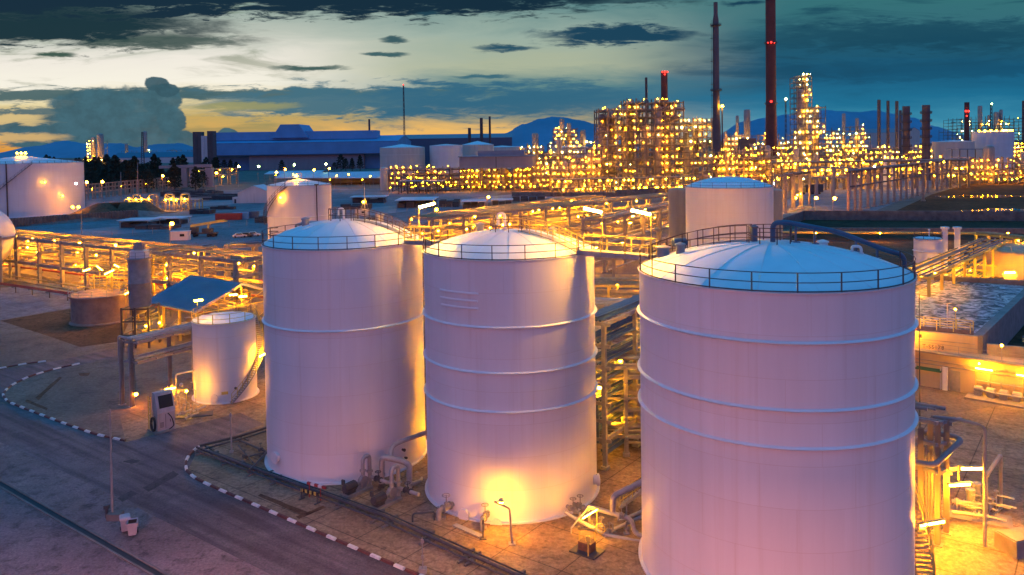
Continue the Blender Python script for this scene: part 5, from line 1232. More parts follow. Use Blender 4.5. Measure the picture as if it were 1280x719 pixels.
# huge tank on the far left
cf = P(27, 203, 372); HF = P(27, 204, 372).z; cf = (cf.x, cf.y); RF = 25.5
t = tank('huge white tank with a diagonal stair at the far left', cf, RF, HF, 3.4, (), False, group=None, cone=True, nseg=96)
mb = MB(); rail_ring(mb, cf, RF, HF, 50, 1.1, .05); mb.build('railing', M['brown'], t)
spiral(t, cf, RF, RAD(-108), RAD(-50), .5, HF, 1.6, 60, 'brown', 'brown')
for px, py in ((54, 228), (75, 245)): p, n = wall_pt(cf, RF, px, py, 1.8); lamp_part(t, p, .24, 'far')
for px, py, r in ((95, 229.5, .5), (91, 259, .6), (98, 259, .6)): lamp_part(t, P(px, py, 357), r, 'farc' if py < 240 else 'faro')
for dx in (-2, 0, 2): lamp_part(t, V(cf[0] + dx, cf[1], HF + 4.6), .5, 'far')
mb = MB(); p, n = wall_pt(cf, RF, 9, 240, .3); mb.tube([V(p.x, p.y, .5), V(p.x, p.y, HF)], .3, 6); mb.build('wall_pipe', M['brown'], t)
# ---------------------------------------------------------------- yards, sheds and stores between the tanks and the plant
def gable(label, px0, px1, pyb, pye, pyr, depth, mw, mr, name='warehouse', ridge='depth', cat='building', over=.4, eave_d=None, extra=None):
    D = Dg((px0 + px1) / 2, pyb); a = P(px0, pye, D); b = P(px1, pye, D); ze = (a.z + b.z) / 2; zr = P((px0 + px1) / 2, pyr, D).z if ridge == 'depth' else P((px0 + px1) / 2, pyr, D + depth / 2).z
    x0, x1, y0, y1 = a.x, b.x, D, D + depth; c = V((x0 + x1) / 2, (y0 + y1) / 2, 0)
    t = thing(name, label, cat, c); mb = MB()
    if ridge == 'depth':
        xm = (x0 + x1) / 2
        mb.add([(x0, y0, 0), (x1, y0, 0), (x1, y0, ze), (xm, y0, zr), (x0, y0, ze), (x0, y1, 0), (x1, y1, 0), (x1, y1, ze), (xm, y1, zr), (x0, y1, ze)], [(0, 1, 2, 3, 4), (9, 8, 7, 6, 5), (1, 6, 7, 2), (5, 0, 4, 9)])
    else:
        ym = (y0 + y1) / 2
        mb.add([(x0, y0, 0), (x0, y1, 0), (x0, y1, ze), (x0, ym, zr), (x0, y0, ze), (x1, y0, 0), (x1, y1, 0), (x1, y1, ze), (x1, ym, zr), (x1, y0, ze)], [(4, 3, 2, 1, 0), (5, 6, 7, 8, 9), (0, 5, 9, 4), (1, 2, 7, 6)])
    mb.build('wall', mw, t, smooth=False)
    mb = MB(); th = V(0, 0, .3)
    if ridge == 'depth':
        xm = (x0 + x1) / 2; k = (zr - ze) / (xm - x0) * over
        for xs in (x0 - over, x1 + over): p = [V(xm, y0 - over, zr + .1), V(xs, y0 - over, ze - k + .1), V(xs, y1 + over, ze - k + .1), V(xm, y1 + over, zr + .1)]; mb.add(p + [v + th for v in p], [(0, 1, 2, 3), (7, 6, 5, 4), (0, 4, 5, 1), (1, 5, 6, 2), (2, 6, 7, 3)])
    else:
        ym = (y0 + y1) / 2; k = (zr - ze) / (ym - y0) * over
        for ys in (y0 - over, y1 + over): p = [V(x0 - over, ym, zr + .1), V(x0 - over, ys, ze - k + .1), V(x1 + over, ys, ze - k + .1), V(x1 + over, ym, zr + .1)]; mb.add(p + [v + th for v in p], [(0, 1, 2, 3), (7, 6, 5, 4), (0, 4, 5, 1), (1, 5, 6, 2), (2, 6, 7, 3)])
    mb.build('roof', mr, t, smooth=False)
    return t, (x0, x1, y0, y1, ze, zr)
M['wallw'] = mat('white_shed_wall', (.66, .62, .60), .7, var=.15, scale=.4, streak=True)
M['rooflight'] = mat('pale_blue_roof', (.55, .62, .68), .5, var=.15, scale=.2)
M['greywall'] = mat('grey_shed_wall', (.30, .29, .31), .7, var=.15, scale=.15, streak=True)
M['tarp'] = mat('dark_stores', (.06, .06, .065), .7, var=.4, scale=.3)
t, (x0, x1, y0, y1, ze, zr) = gable('small white house with a pale gable roof in the blue yard', 297, 338, 254, 241.5, 233, 16, M['wallw'], M['rooflight'], 'yard_house')
mb = MB(); mb.box((x0 - 1.5, y0 + 3, 1.6), (3, 5, 3.2)); mb.build('annex', M['wallw'], t); mb = MB(); mb.bar(V((x0 + x1) / 2, y0 - .05, 0), V((x0 + x1) / 2, y0 - .05, ze), .12); mb.build('wall_seam', M['pipeg'], t)
mb = MB(); mb.box((x0 - 1.5, y0 + .45, 1.1), (1, .1, 2.2)); mb.build('door', M['dark'], t)
for i, (a, b, yb, ye, yr, dp, lab) in enumerate(((343, 480, 232, 223, 217, 40, 'long low shed with a white roof behind the stair tank'), (420, 478, 228, 220, 215.5, 30, 'short white roofed shed behind the long low shed'), (330, 400, 224, 218, 214.5, 36, 'flat pale shed in front of the blue warehouse'))):
    D = Dg((a + b) / 2, yb); p, q = P(a, ye, D), P(b, ye, D); zr = P(a, yr, D + dp / 2).z; c = (p + q) / 2
    t = thing('open_shed', lab, 'shed', V(c.x, c.y + dp / 2, 0))
    mb = MB(); ym = D + dp / 2
    for ys in (D, D + dp): pp = [V(p.x, ym, zr), V(p.x, ys, p.z), V(q.x, ys, q.z), V(q.x, ym, zr)]; mb.add(pp + [v + V(0, 0, .35) for v in pp], [(0, 1, 2, 3), (7, 6, 5, 4), (0, 4, 5, 1), (1, 5, 6, 2), (2, 6, 7, 3)])
    mb.build('roof', M['rooflight'], t, smooth=False)
    mb = MB(); n = 10
    for k in range(n + 1): x = p.lerp(q, k / n); mb.cut(); mb.box((x.x, D + .6, x.z / 2), (.5, .5, x.z))
    mb.each('column', M['pipeg'], t)
    mb = MB(); mb.box((c.x, D + dp - 1, c.z / 2), (q.x - p.x, .5, c.z)); mb.build('back_wall', M['greywall'], t)
    for k in range(3): x = p.lerp(q, .2 + .3 * k); lamp_part(t, (x.x, D + 1, x.z - 1.0), .5, 'far')
# containers
def box_part_container(label, px, py, L, rz, m, name='shipping_container'):
    b = G(px, py); t = thing(name, label, 'container', b); mb = MB(); mb.box(b + V(0, 0, 1.4), (L, 2.5, 2.7), rz)
    R3 = Matrix.Rotation(rz, 3, 'Z')
    for k in range(int(L / .6)):
        for s in (-1, 1): q = b + R3 @ V(-L / 2 + .3 + k * .6, s * 1.27, 1.4); mb.bar(q - V(0, 0, 1.2), q + V(0, 0, 1.2), .2, .06)
    mb.build('body', m, t)
    mb = MB()
    for s in (-.6, .6): q = b + R3 @ V(L / 2 + .03, s, 1.4); mb.box(q, (.06, 1.05, 2.4), rz)
    mb.build('door', m, t)
box_part_container('red shipping container in the blue yard', 286, 275, 10, .05, M['red'])
box_part_container('blue shipping container beside the red one', 301, 274, 6, .05, M['bluewall']); box_part_container('dark blue shipping container at the end of the container row', 314, 272.5, 6, .1, M['bluep'])
# vehicles
def car(label, px, py, rz, m, L=4.4):
    b = G(px, py); t = thing('parked_car', label, 'car', b, 'cars parked in the yard'); R3 = Matrix.Rotation(rz, 3, 'Z'); f = lambda x, y, z: R3 @ V(x, y, z) + b
    prof = [(-L / 2, .35), (-L / 2, .85), (-L / 2 + .5, .95), (-L / 2 + 1.0, 1.45), (.5, 1.48), (1.1, .98), (L / 2 - .1, .85), (L / 2, .4)]
    mb = MB(); n = len(prof); mb.add([f(x, -.85, z) for x, z in prof] + [f(x, .85, z) for x, z in prof], [tuple(range(n)), tuple(range(2 * n - 1, n - 1, -1))] + [(i, i + n, (i + 1) % n + n, (i + 1) % n) for i in range(n)]); mb.build('body', m, t, smooth=False)
    mb = MB(); 
    for s in (-1, 1): mb.cut(); mb.add([f(-L / 2 + 1.0, s * .87, 1.0), f(.85, s * .87, 1.0), f(.45, s * .87, 1.42), f(-L / 2 + 1.2, s * .87, 1.4)], [(0, 1, 2, 3)])
    mb.each('side_window', M['glass'], t)
    for x in (-L / 2 + .8, L / 2 - .8):
        for s in (-.86, .86): mb = MB(); mb.tube([f(x, s - .1, .33), f(x, s + .1, .33)], .33, 12); mb.build('wheel', M['black'], t)
M['carw'] = mat('white_car_paint', (.6, .6, .62), .3, var=.05); M['card'] = mat('dark_car_paint', (.05, .05, .06), .3, var=.05)
car('white car in the yard, left of three cars by the stair tank', 300, 297, .3, M['carw']); car('dark car in the yard between two pale cars', 308, 296.5, .2, M['card']); car('white car in the yard closest to the stair tank', 317, 295.5, .25, M['carw'])
b = G(256, 296); t = thing('crane_truck', 'parked truck with a long yellow crane boom in the yard', 'truck', b)
mb = MB(); mb.box(b + V(0, 0, 1.2), (8, 2.4, .5)); mb.box(b + V(1, 0, 2.1), (3, 2.2, 1.4)); mb.build('chassis', M['dark'], t)
mb = MB(); mb.box(b + V(-3.3, 0, 2.1), (2.0, 2.4, 2.3)); mb.build('cab', M['dark'], t)
mb = MB(); mb.bar(b + V(-4.5, 0, 3.6), b + V(6.5, 0, 5.2), .7, .8); mb.bar(b + V(6.5, 0, 5.2), b + V(7.5, 0, 5.0), .4); mb.bar(b + V(1, 0, 2.5), b + V(1.5, 0, 4.3), .5); mb.build('boom', M['yellow'], t)
for x in (-3, 1.6, 3.2):
    for s in (-1.1, 1.1): mb = MB(); mb.tube([b + V(x, s - .15, .55), b + V(x, s + .15, .55)], .55, 12); mb.build('wheel', M['black'], t)
# stacks of stored pipes and covered goods
def store(label, px0, px1, py, h, dp, roof=False, seed=0):
    a, c = G(px0, py), G(px1, py); t = thing('goods_stack', label, 'stack', (a + c) / 2); rr = random.Random(seed); n = max(3, int((c - a).length / 4)); mb = MB(); d = (c - a) / n
    for i in range(n):
        for j in range(max(1, int(dp / 4))):
            hh = h * rr.uniform(.6, 1); mb.cut(); mb.box(a + d * (i + .5) + V(0, j * 4 + 2, hh / 2), (d.length * .86, 3.4, hh), rr.uniform(-.05, .05))
    mb.each('crate', M['tarp'], t)
    if roof: mb = MB(); mb.box((a + c) / 2 + V(0, dp / 2, h + .6), ((c - a).length + 1, dp + 1, .25)); mb.build('cover_sheet', M['rooflight'], t); mb = MB(); [mb.box(x + V(0, y, h / 2), (.2, .2, h + .6)) for x in (a, c) for y in (0, dp)]; mb.build('post', M['pipeg'], t)
store('covered goods stack with a pale sheet roof in the yard by the mast lamp', 496, 541, 260, 3.0, 22, True, 1)
store('dark goods stack right of the sheet covered stack', 548, 574, 259, 3.2, 14, False, 2); store('dark goods stack beside the yellow street lamps', 578, 606, 262, 3.0, 12, True, 3)
store('row of dark stored goods beyond the white house', 232, 290, 250, 3.0, 20, False, 4); store('dark stored goods in front of the long trestle', 200, 262, 246, 3.5, 24, False, 5)
store('flat pale topped stacks in front of the dark bund', 150, 185, 285, 2.2, 10, True, 6); store('low dark stack near the pole lamp in the yard', 168, 216, 287, 2.0, 9, False, 7); store('pale topped low stack by the dark bund', 190, 225, 281, 1.8, 9, True, 8)
store('dark stored equipment behind the crossing rack', 700, 745, 262, 3.5, 12, False, 9); store('dark boxes at the foot of the containers', 318, 334, 279, 2.6, 8, False, 10)
for i, (a_, b_, y_, h_, d_, r_, l_) in enumerate(((236, 262, 268, 2.2, 8, False, 'low dark pipe stack left of the red container'), (336, 356, 268, 2.6, 8, False, 'dark stack close to the foot of the stair tank'), (425, 462, 262, 2.4, 10, False, 'dark low goods line right of the stair tank'), (440, 480, 254, 2.6, 10, True, 'pale covered stack beyond the goods line'), (428, 470, 279, 1.8, 8, False, 'low dark pipe bundles behind the left big tank dome'), (120, 160, 262, 2.2, 9, False, 'dark pipe bundles beside the loading station bank'), (640, 682, 252, 2.6, 10, False, 'dark goods under the far end of the centre rack'), (615, 640, 258, 2.4, 9, True, 'pale roofed stack beside the centre rack lamps'), (262, 292, 262, 2.0, 7, False, 'dark low stack right of the loading station'))): store(l_, a_, b_, y_, h_, d_, r_, 20 + i)
for i, (x_, y_, l_) in enumerate(((347, 283, 'small pale site cabin left of the slatted shed'), (452, 270, 'small pale site cabin behind the left big tank dome'), (226, 300, 'small pale site cabin near the tall yard lamp post'))):
    b = G(x_, y_); t = thing('site_cabin', l_, 'cabin', b, 'site cabins in the yard'); mb = MB(); mb.box(b + V(0, 0, 1.35), (5.5, 2.4, 2.7), .1); mb.build('wall', M['wallw'], t); mb = MB(); mb.box(b + V(0, 0, 2.78), (5.8, 2.7, .16), .1); mb.build('roof', M['rooflight'], t); mb = MB(); mb.box(b + V(-1.5, -1.05, 1.1), (.9, .3, 2.0), .1); mb.build('door', M['dark'], t); mb = MB(); mb.box(b + V(.9, -1.1, 1.6), (1.4, .3, .8), .1); mb.build('window', M['glass'], t)
# bunds and berms
def berm(label, pts, h, w, m, name='earth_bank'):
    ps = [G(x, y) for x, y in pts]; mb = MB(); vs = []; fs = []
    for i, p in enumerate(ps):
        d = (ps[min(i + 1, len(ps) - 1)] - ps[max(i - 1, 0)]).normalized(); s = d.cross(UP)
        e = 0.05 if i in (0, len(ps) - 1) else 1
        vs += [p - s * w, p - s * w * .3 + V(0, 0, h * e), p + s * w * .3 + V(0, 0, h * e), p + s * w]
    for i in range(len(ps) - 1):
        for k in range(3): fs.append((i * 4 + k, i * 4 + k + 1, i * 4 + 5 + k, i * 4 + 4 + k))
    mb.add(vs, fs); o = mb.build(name, m, None, (0, 0, 0)); o['kind'] = 'structure'; return o
berm('', [(-30, 284), (40, 281), (110, 276), (170, 270), (200, 266)], 2.5, 6, M['conc2']); berm('', [(112, 271), (130, 268), (155, 266.5), (178, 267), (196, 268)], 5, 12, M['soil'])
mb = MB(); a, b = G(-60, 290), G(172, 272)
for k in range(60): x = a.lerp(b, k / 59); mb.bar(x, x + V(0, 0, 3.4), .5)
mb.bar(a + V(0, .6, 1.6), b + V(0, .6, 1.6), .4, 3.2); solo('bund_wall', mb, M['conc2'], 'long dark ribbed bund wall below the huge far left tank', 'wall', (a + b) / 2)
for l_, pts in (('wire fence with thin posts along the far edge of the yard', [(96, 262), (150, 258), (250, 251), (300, 248)]), ('wire fence with thin posts beside the damp yard road', [(430, 277), (520, 266), (640, 252)]), ('wire fence with thin posts behind the left pipe rack', [(60, 305), (140, 297), (215, 291), (330, 281)])):
    ps = [G(*p) for p in pts]; t = thing('wire_fence', l_, 'fence', ps[0]); mb = MB(); mw = MB()
    for p, q in zip(ps[:-1], ps[1:]):
        n = max(2, int((q - p).length / 6))
        for k in range(n): x = p.lerp(q, k / n); mb.cut(); mb.bar(x, x + V(0, 0, 2.3), .14)
        for h in (.4, 1.0, 1.6, 2.2): mw.bar(p + V(0, 0, h), q + V(0, 0, h), .05)
    mb.each('fence_post', M['pipeg'], t) if len(mb.cuts) <= 100 else mb.build('fence_post', M['pipeg'], t); mw.build('wire', M['pipeg'], t)
# loading station
b = G(205, 263); D = b.y; t = thing('loading_station', 'brightly lit tanker loading station in the middle of the yard', 'station', b)
mb = MB(); rr = random.Random(4)
for (xa, xb) in ((158, 193), (205, 251)):
    p, q = P(xa, 249, D), P(xb, 249, D); mb.cut(); mb.bar(p, q, 5, .3)
mb.each('canopy', M['cream'], t)
mb = MB()
for (xa, xb) in ((158, 193), (205, 251)):
    for k in range(6):
        x = P(xa + (xb - xa) * k / 5, 255, D); mb.cut(); zc_ = P(170, 249.6, D).z; mb.box((x.x, D - 2, zc_ / 2), (.4, .4, zc_)); mb.box((x.x, D + 2, zc_ / 2), (.4, .4, zc_))
mb.each('column', M['yellow'], t)
mb = MB()
for k in range(40):
    x = P(rr.uniform(158, 251), 258, D); z = rr.uniform(.5, 7); mb.tube([V(x.x, D - rr.uniform(0, 4), z), V(x.x + rr.uniform(2, 8), D - rr.uniform(0, 4), z + rr.choice((0, 0, -2)))], .25, 6)
for k in range(4): x = P(170 + k * 20, 260, D); mb.tube(bend([V(x.x, D - 3, 0), V(x.x, D - 3, 8), V(x.x + 4, D - 3, 8), V(x.x + 4, D - 3, 0)], 1.5), .5, 8)
o = mb.build('loading_pipes', M['pipeg'], t); o['kind'] = 'stuff'
for px in (161, 170, 177, 186, 207, 214, 220, 231): lamp_part(t, P(px, 249.5 + rr.uniform(-1, 1), D - 3.5), .42, 'far')
# trestle across the yard
p0, p1 = G(92, 252), G(245, 233); t = thing('pipe_rack', 'long low yellow pipe trestle crossing behind the yard', 'pipe rack', (p0 + p1) / 2)
zt = 9
mb = MB(); mb2 = MB()
for k in range(23):
    x = p0.lerp(p1, k / 22); mb.cut(); mb.bar(x, x + V(0, 0, zt), .7); mb.bar(x + V(0, 5, 0), x + V(0, 5, zt), .7)
for z in (zt, zt * .72, zt * .45): 
    for y in (0, 5): mb2.cut(); mb2.bar(p0 + V(0, y, z), p1 + V(0, y, z), .55, .7)
mb.each('column', M['colpaint'], t); mb2.each('beam', M['colpaint'], t)
for k in range(5): x = p0.lerp(p1, .12 + k * .2); lamp_part(t, x + V(0, -1, zt * .7), .4, 'far')
p2 = G(292, 230)
rack('yellow lit end of the long trestle beside the sheds', G(246, 234).xy, p2.xy, 13, 6, 4, (.6, 1.0), 4, 'colpaint', 'pipeg', 5, 'far', .6, .8, 51)
# portal frame
a, c = P(200, 209, 600), P(264, 207, 600); t = thing('portal_frame', 'grey concrete portal frame standing before the dark trees', 'frame', V((a.x + c.x) / 2, 600, 0))
mb = MB(); mb.bar(a, c, 4, 2.2); mb.build('lintel', M['greywall'], t); mb = MB()
for px, w in ((231, 4), (241, 4), (262, 5)): x = P(px, 210, 600); mb.cut(); mb.box((x.x, 600, a.z / 2), (w, 4, a.z - 2))
mb.each('column', M['greywall'], t)
# yard lamp posts
def lamppost(label, px, py, pyl, r, kind='far', col='pipeg', g='yard lamp posts', D=None):
    if D is None: b = G(px, py); D = b.y
    else: b = P(px, py, D); b.z = 0
    e = P(px, pyl, D); t = thing('lamp_post', label, 'lamp', b, g); mb = MB(); mb.tube([b, V(b.x, b.y, e.z)], [.16, .1], 6); mb.bar(V(b.x, b.y, e.z), V(b.x + .9, b.y, e.z + .1), .12); mb.build('post', M[col], t); lamp_part(t, V(b.x + .7, b.y - .2, e.z - .15), r * .75, kind, 'bulb'); return t
lamppost('tall yard lamp post with orange light by the low dark stack', 213, 309, 279, .7, 'bulbo'); lamppost('orange lamp post in front of the trees left of the trestle', 108, 256, 227.5, 1.0, 'bulbo'); lamppost('orange lamp post second from the huge tank', 127.5, 254, 227, 1.0, 'bulbo')
lamppost('orange lamp post in front of the portal frame', 203, 243, 219.5, 1.0, 'bulbo'); lamppost('orange lamp post at the end of the portal frame', 270, 238, 216, 1.0, 'bulbo'); lamppost('green white lamp in front of the blue warehouse, leftmost of three', 323, 232, 208, 1.2, 'farg'); lamppost('green white lamp in front of the blue warehouse, middle of three', 367.5, 231, 206, 1.2, 'farg'); lamppost('green white lamp in front of the blue warehouse, rightmost of three', 407, 230, 205, 1.2, 'farg')
lamppost('pinkish lamp left of the green white warehouse lamps', 298, 234, 208, 1.0, 'farw'); lamppost('orange lamp over the long low shed left of the stair tank', 345, 240, 215, .9, 'bulbo'); lamppost('orange lamp over the long low shed near the middle', 356, 237, 211.5, .9, 'bulbo'); lamppost('orange lamp behind the top of the stair tank', 392, 236, 212, .9, 'bulbo'); lamppost('orange lamp right of the rightmost warehouse lamp', 411, 236, 210.5, .9, 'bulbo')
lamppost('bright yellow street lamp beside the sheet covered stack', 543.5, 284, 261.5, .75, 'far'); lamppost('small yellow lamp just above the bright street lamp', 541, 268, 252.5, .5, 'far'); lamppost('orange hooked street lamp by the dark goods', 609, 266, 246, .7, 'bulbo'); lamppost('yellow lamp at the near end of the centre rack', 512, 292, 273, .5, 'far')
for i, (px, py, pl) in enumerate(((420, 236, 219.5), (435, 236, 218), (462, 234, 220), (475, 231, 222), (366, 233, 218))): lamppost('small yellow lamp by the white roofed sheds, ' + ORD[i] + ' in the row', px, py, pl, .6, 'far')
for i, (px, py, pl, k) in enumerate(((992, 262, 247, 'far'), (1018, 266, 247, 'bulbo'), (1041, 267, 247.5, 'bulbo'), (966, 250, 229, 'farc'), (998, 240, 212, 'far'), (1091.5, 240, 208.5, 'farc'))): lamppost(('yellow lamp post at the edge of the dark pit', 'orange lamp post behind the dark pit, left of two', 'orange lamp post behind the dark pit, right of two', 'cool white lamp just right of the blue domed tank', 'bright lamp post left of the concrete post row', 'white mast lamp above the concrete post row')[i], px, py, pl, .8, k)
mb = MB(); b = G(163, 280); mb.tube([G(172, 252), P(172, 203, Dg(172, 252))], [.3, .15], 6); solo('mast_pole', mb, M['pipeg'], 'tall thin pole before the dark trees, right of two', 'pole', G(172, 252)); mb = MB(); mb.tube([G(151, 256), P(151, 215, Dg(151, 256))], [.3, .15], 6); solo('mast_pole', mb, M['pipeg'], 'thin pole before the dark trees, left of two', 'pole', G(151, 256))
mb = MB(); mb.tube([G(102, 311), P(102, 265, Dg(102, 311))], [.12, .07], 6); solo('mast_pole', mb, M['pipeg'], 'thin pole behind the left pipe rack below the bund wall', 'pole', G(102, 311))
# concrete posts beside the muddy pit
g = 'row of tall concrete rack posts'
bs = [(1060.6, 265.5), (1069, 264.3), (1075.6, 263), (1085, 260.5), (1093, 258.5), (1102, 256.5), (1110, 255), (1118, 252.8), (1126, 250.8), (1133, 248.8), (1140.5, 247), (1147, 245), (1153.5, 243.2), (1159.5, 241.7), (1171.5, 239), (1177.5, 237.2), (1183.5, 235.5), (1189, 233.6), (1194.5, 231.6), (1201.5, 228.8)]
pm = proto('rack_post', '', 'post', g); mb = MB(); mb.box((0, 0, 8), (.95, .95, 16)); mb.box((0, 0, .3), (1.8, 1.8, .6)); mb.build('shaft', M['conc'], pm); mb = MB(); mb.box((0, 0, 15.9), (1.5, 3.4, .8)); mb.box((0, .9, 9.6), (.6, 1.6, .5)); mb.build('corbel', M['conc2'], pm)
pr = G(*bs[0]); pts = []
a, c = G(*bs[0]), G(*bs[-1])
for i, (x, y) in enumerate(bs):
    q = G(x, y); pts.append(q); l = ORD[i] + ' tall concrete post of the row beside the dark pit, counted from the near end'
    if i == 0: place(pm, q, GROT); pm['label'] = l
    else: dup(pm, q, GROT, l)
b = G(1154, 251.5); dup(pm, b, GROT, 'single concrete post standing nearer the mud than the row of posts')
t = thing('pipe_beam', 'pair of dark beams carried along the concrete post row', 'beam', (a + c) / 2)
mb = MB(); mb.tube([q + V(0, 0, 16.6) for q in pts], .45, 6); mb.build('top_beam', M['pipeg'], t); mb = MB(); mb.tube([q + V(.9, .9, 10.1) for q in pts], .35, 6); mb.build('lower_pipe', M['dark'], t)
rack('short post rack with tube lamps at the edge of the pit', G(976, 266).xy, G(1006, 258).xy, 15.5, 4, 3, (.95,), 2, 'conc', 'pipe', 6, 'bulb', .5, .8, 61, 2, None, True, -9)
rack('truss pipe bridge from the post rack to the concrete post row', G(1000, 248).xy, G(1062, 248).xy, 15, 5, 3, (.7, .85, 1.0), 3, 'greywall', 'pipeg', 2, 'far', .5, .8, 62)
# muddy pit, bund walls and puddles
lay('mud_flat', [(1110, 268), (1165, 243), (1210, 230), (1400, 226), (1500, 268)], .02, M['mud']); lay('pit_floor', [(985, 303), (1003, 274), (1500, 276), (1500, 296)], .02, M['mud']); lay('gravel_pad', [(955, 262), (1030, 230), (1200, 225), (1150, 240), (1075, 272), (1000, 274)], .012, M['yard']); lay('soil_strip', [(930, 330), (960, 303), (1500, 292), (1500, 345)], .008, M['soil'])
for i, (pp, w, h) in enumerate((([(1225, 245.5), (1195, 246.5), (1250, 245)], 1, 0), ([(1226, 263.5)], 1, 0), ([(1258, 262)], 1, 0))):
    mb = MB(); c = G(*pp[0]); rr = random.Random(i); n = 20; mb.sheet([c + V((22, 9, 8)[i] * math.cos(2 * PI * k / n) * rr.uniform(.7, 1.1), (11, 5, 7)[i] * math.sin(2 * PI * k / n) * rr.uniform(.6, 1.1), .035) for k in range(n)], .035); o = struct('puddle_water', mb, M['puddle'], smooth=False)
def wall_(label, pts, h, w, m): 
    mb = MB(); ps = [G(*p) for p in pts]
    for p, q in zip(ps[:-1], ps[1:]): mb.bar(p + V(0, 0, h / 2), q + V(0, 0, h / 2), w, h)
    return solo('bund_wall', mb, m, label, 'wall', ps[0])
wall_('brown bund wall along the far side of the dark pit', [(1003, 275), (1500, 278)], 3.4, 1.2, M['conc2']); wall_('brown bund wall at the near side of the dark pit', [(930, 312), (1000, 291), (1500, 293)], 1.6, .8, M['brownc']); wall_('short sloping bund wall at the left end of the dark pit', [(1003, 275), (940, 300)], 3.2, 1.0, M['conc2'])
mb = MB(); p, q = G(960, 300), G(1245, 302); p.z = q.z = 2.2; mb.tube([p, q], .35, 8); solo('long_pipe', mb, M['yellow'], 'long orange lit pipe running along the near bund wall of the pit', 'pipe', (p + q) / 2)
b = G(1008, 243); t = thing('site_truck', 'dark site truck with a yellow cab parked beside the post rack', 'truck', b); mb = MB(); mb.box(b + V(4, 0, 3.2), (9, 3, 4.2)); mb.build('body', M['dark'], t); mb = MB(); mb.box(b + V(-2.4, 0, 2.2), (3, 3, 3.2)); mb.build('cab', M['yellow'], t); mb = MB()
for x in (-2, 3, 6.5): mb.cut(); mb.tube([b + V(x, -1.7, .6), b + V(x, 1.7, .6)], .6, 10)
mb.each('wheel', M['black'], t)

w_ = [o for o in bpy.data.objects if o.get('label') == 'brown bund wall at the near side of the dark pit'][0]
for px in (1020, 1100, 1180, 1260): q = G(px, 291.5, 2.6); lamp_part(w_, q, .17, 'bulb', 'added_wall_lamp'); mb = MB(); mb.tube([V(q.x, q.y, 1.2), q - V(0, 0, .15)], .05, 6); mb.build('lamp_post', M['pipeg'], w_)  # lamps added on the wall to throw warm light over the pit
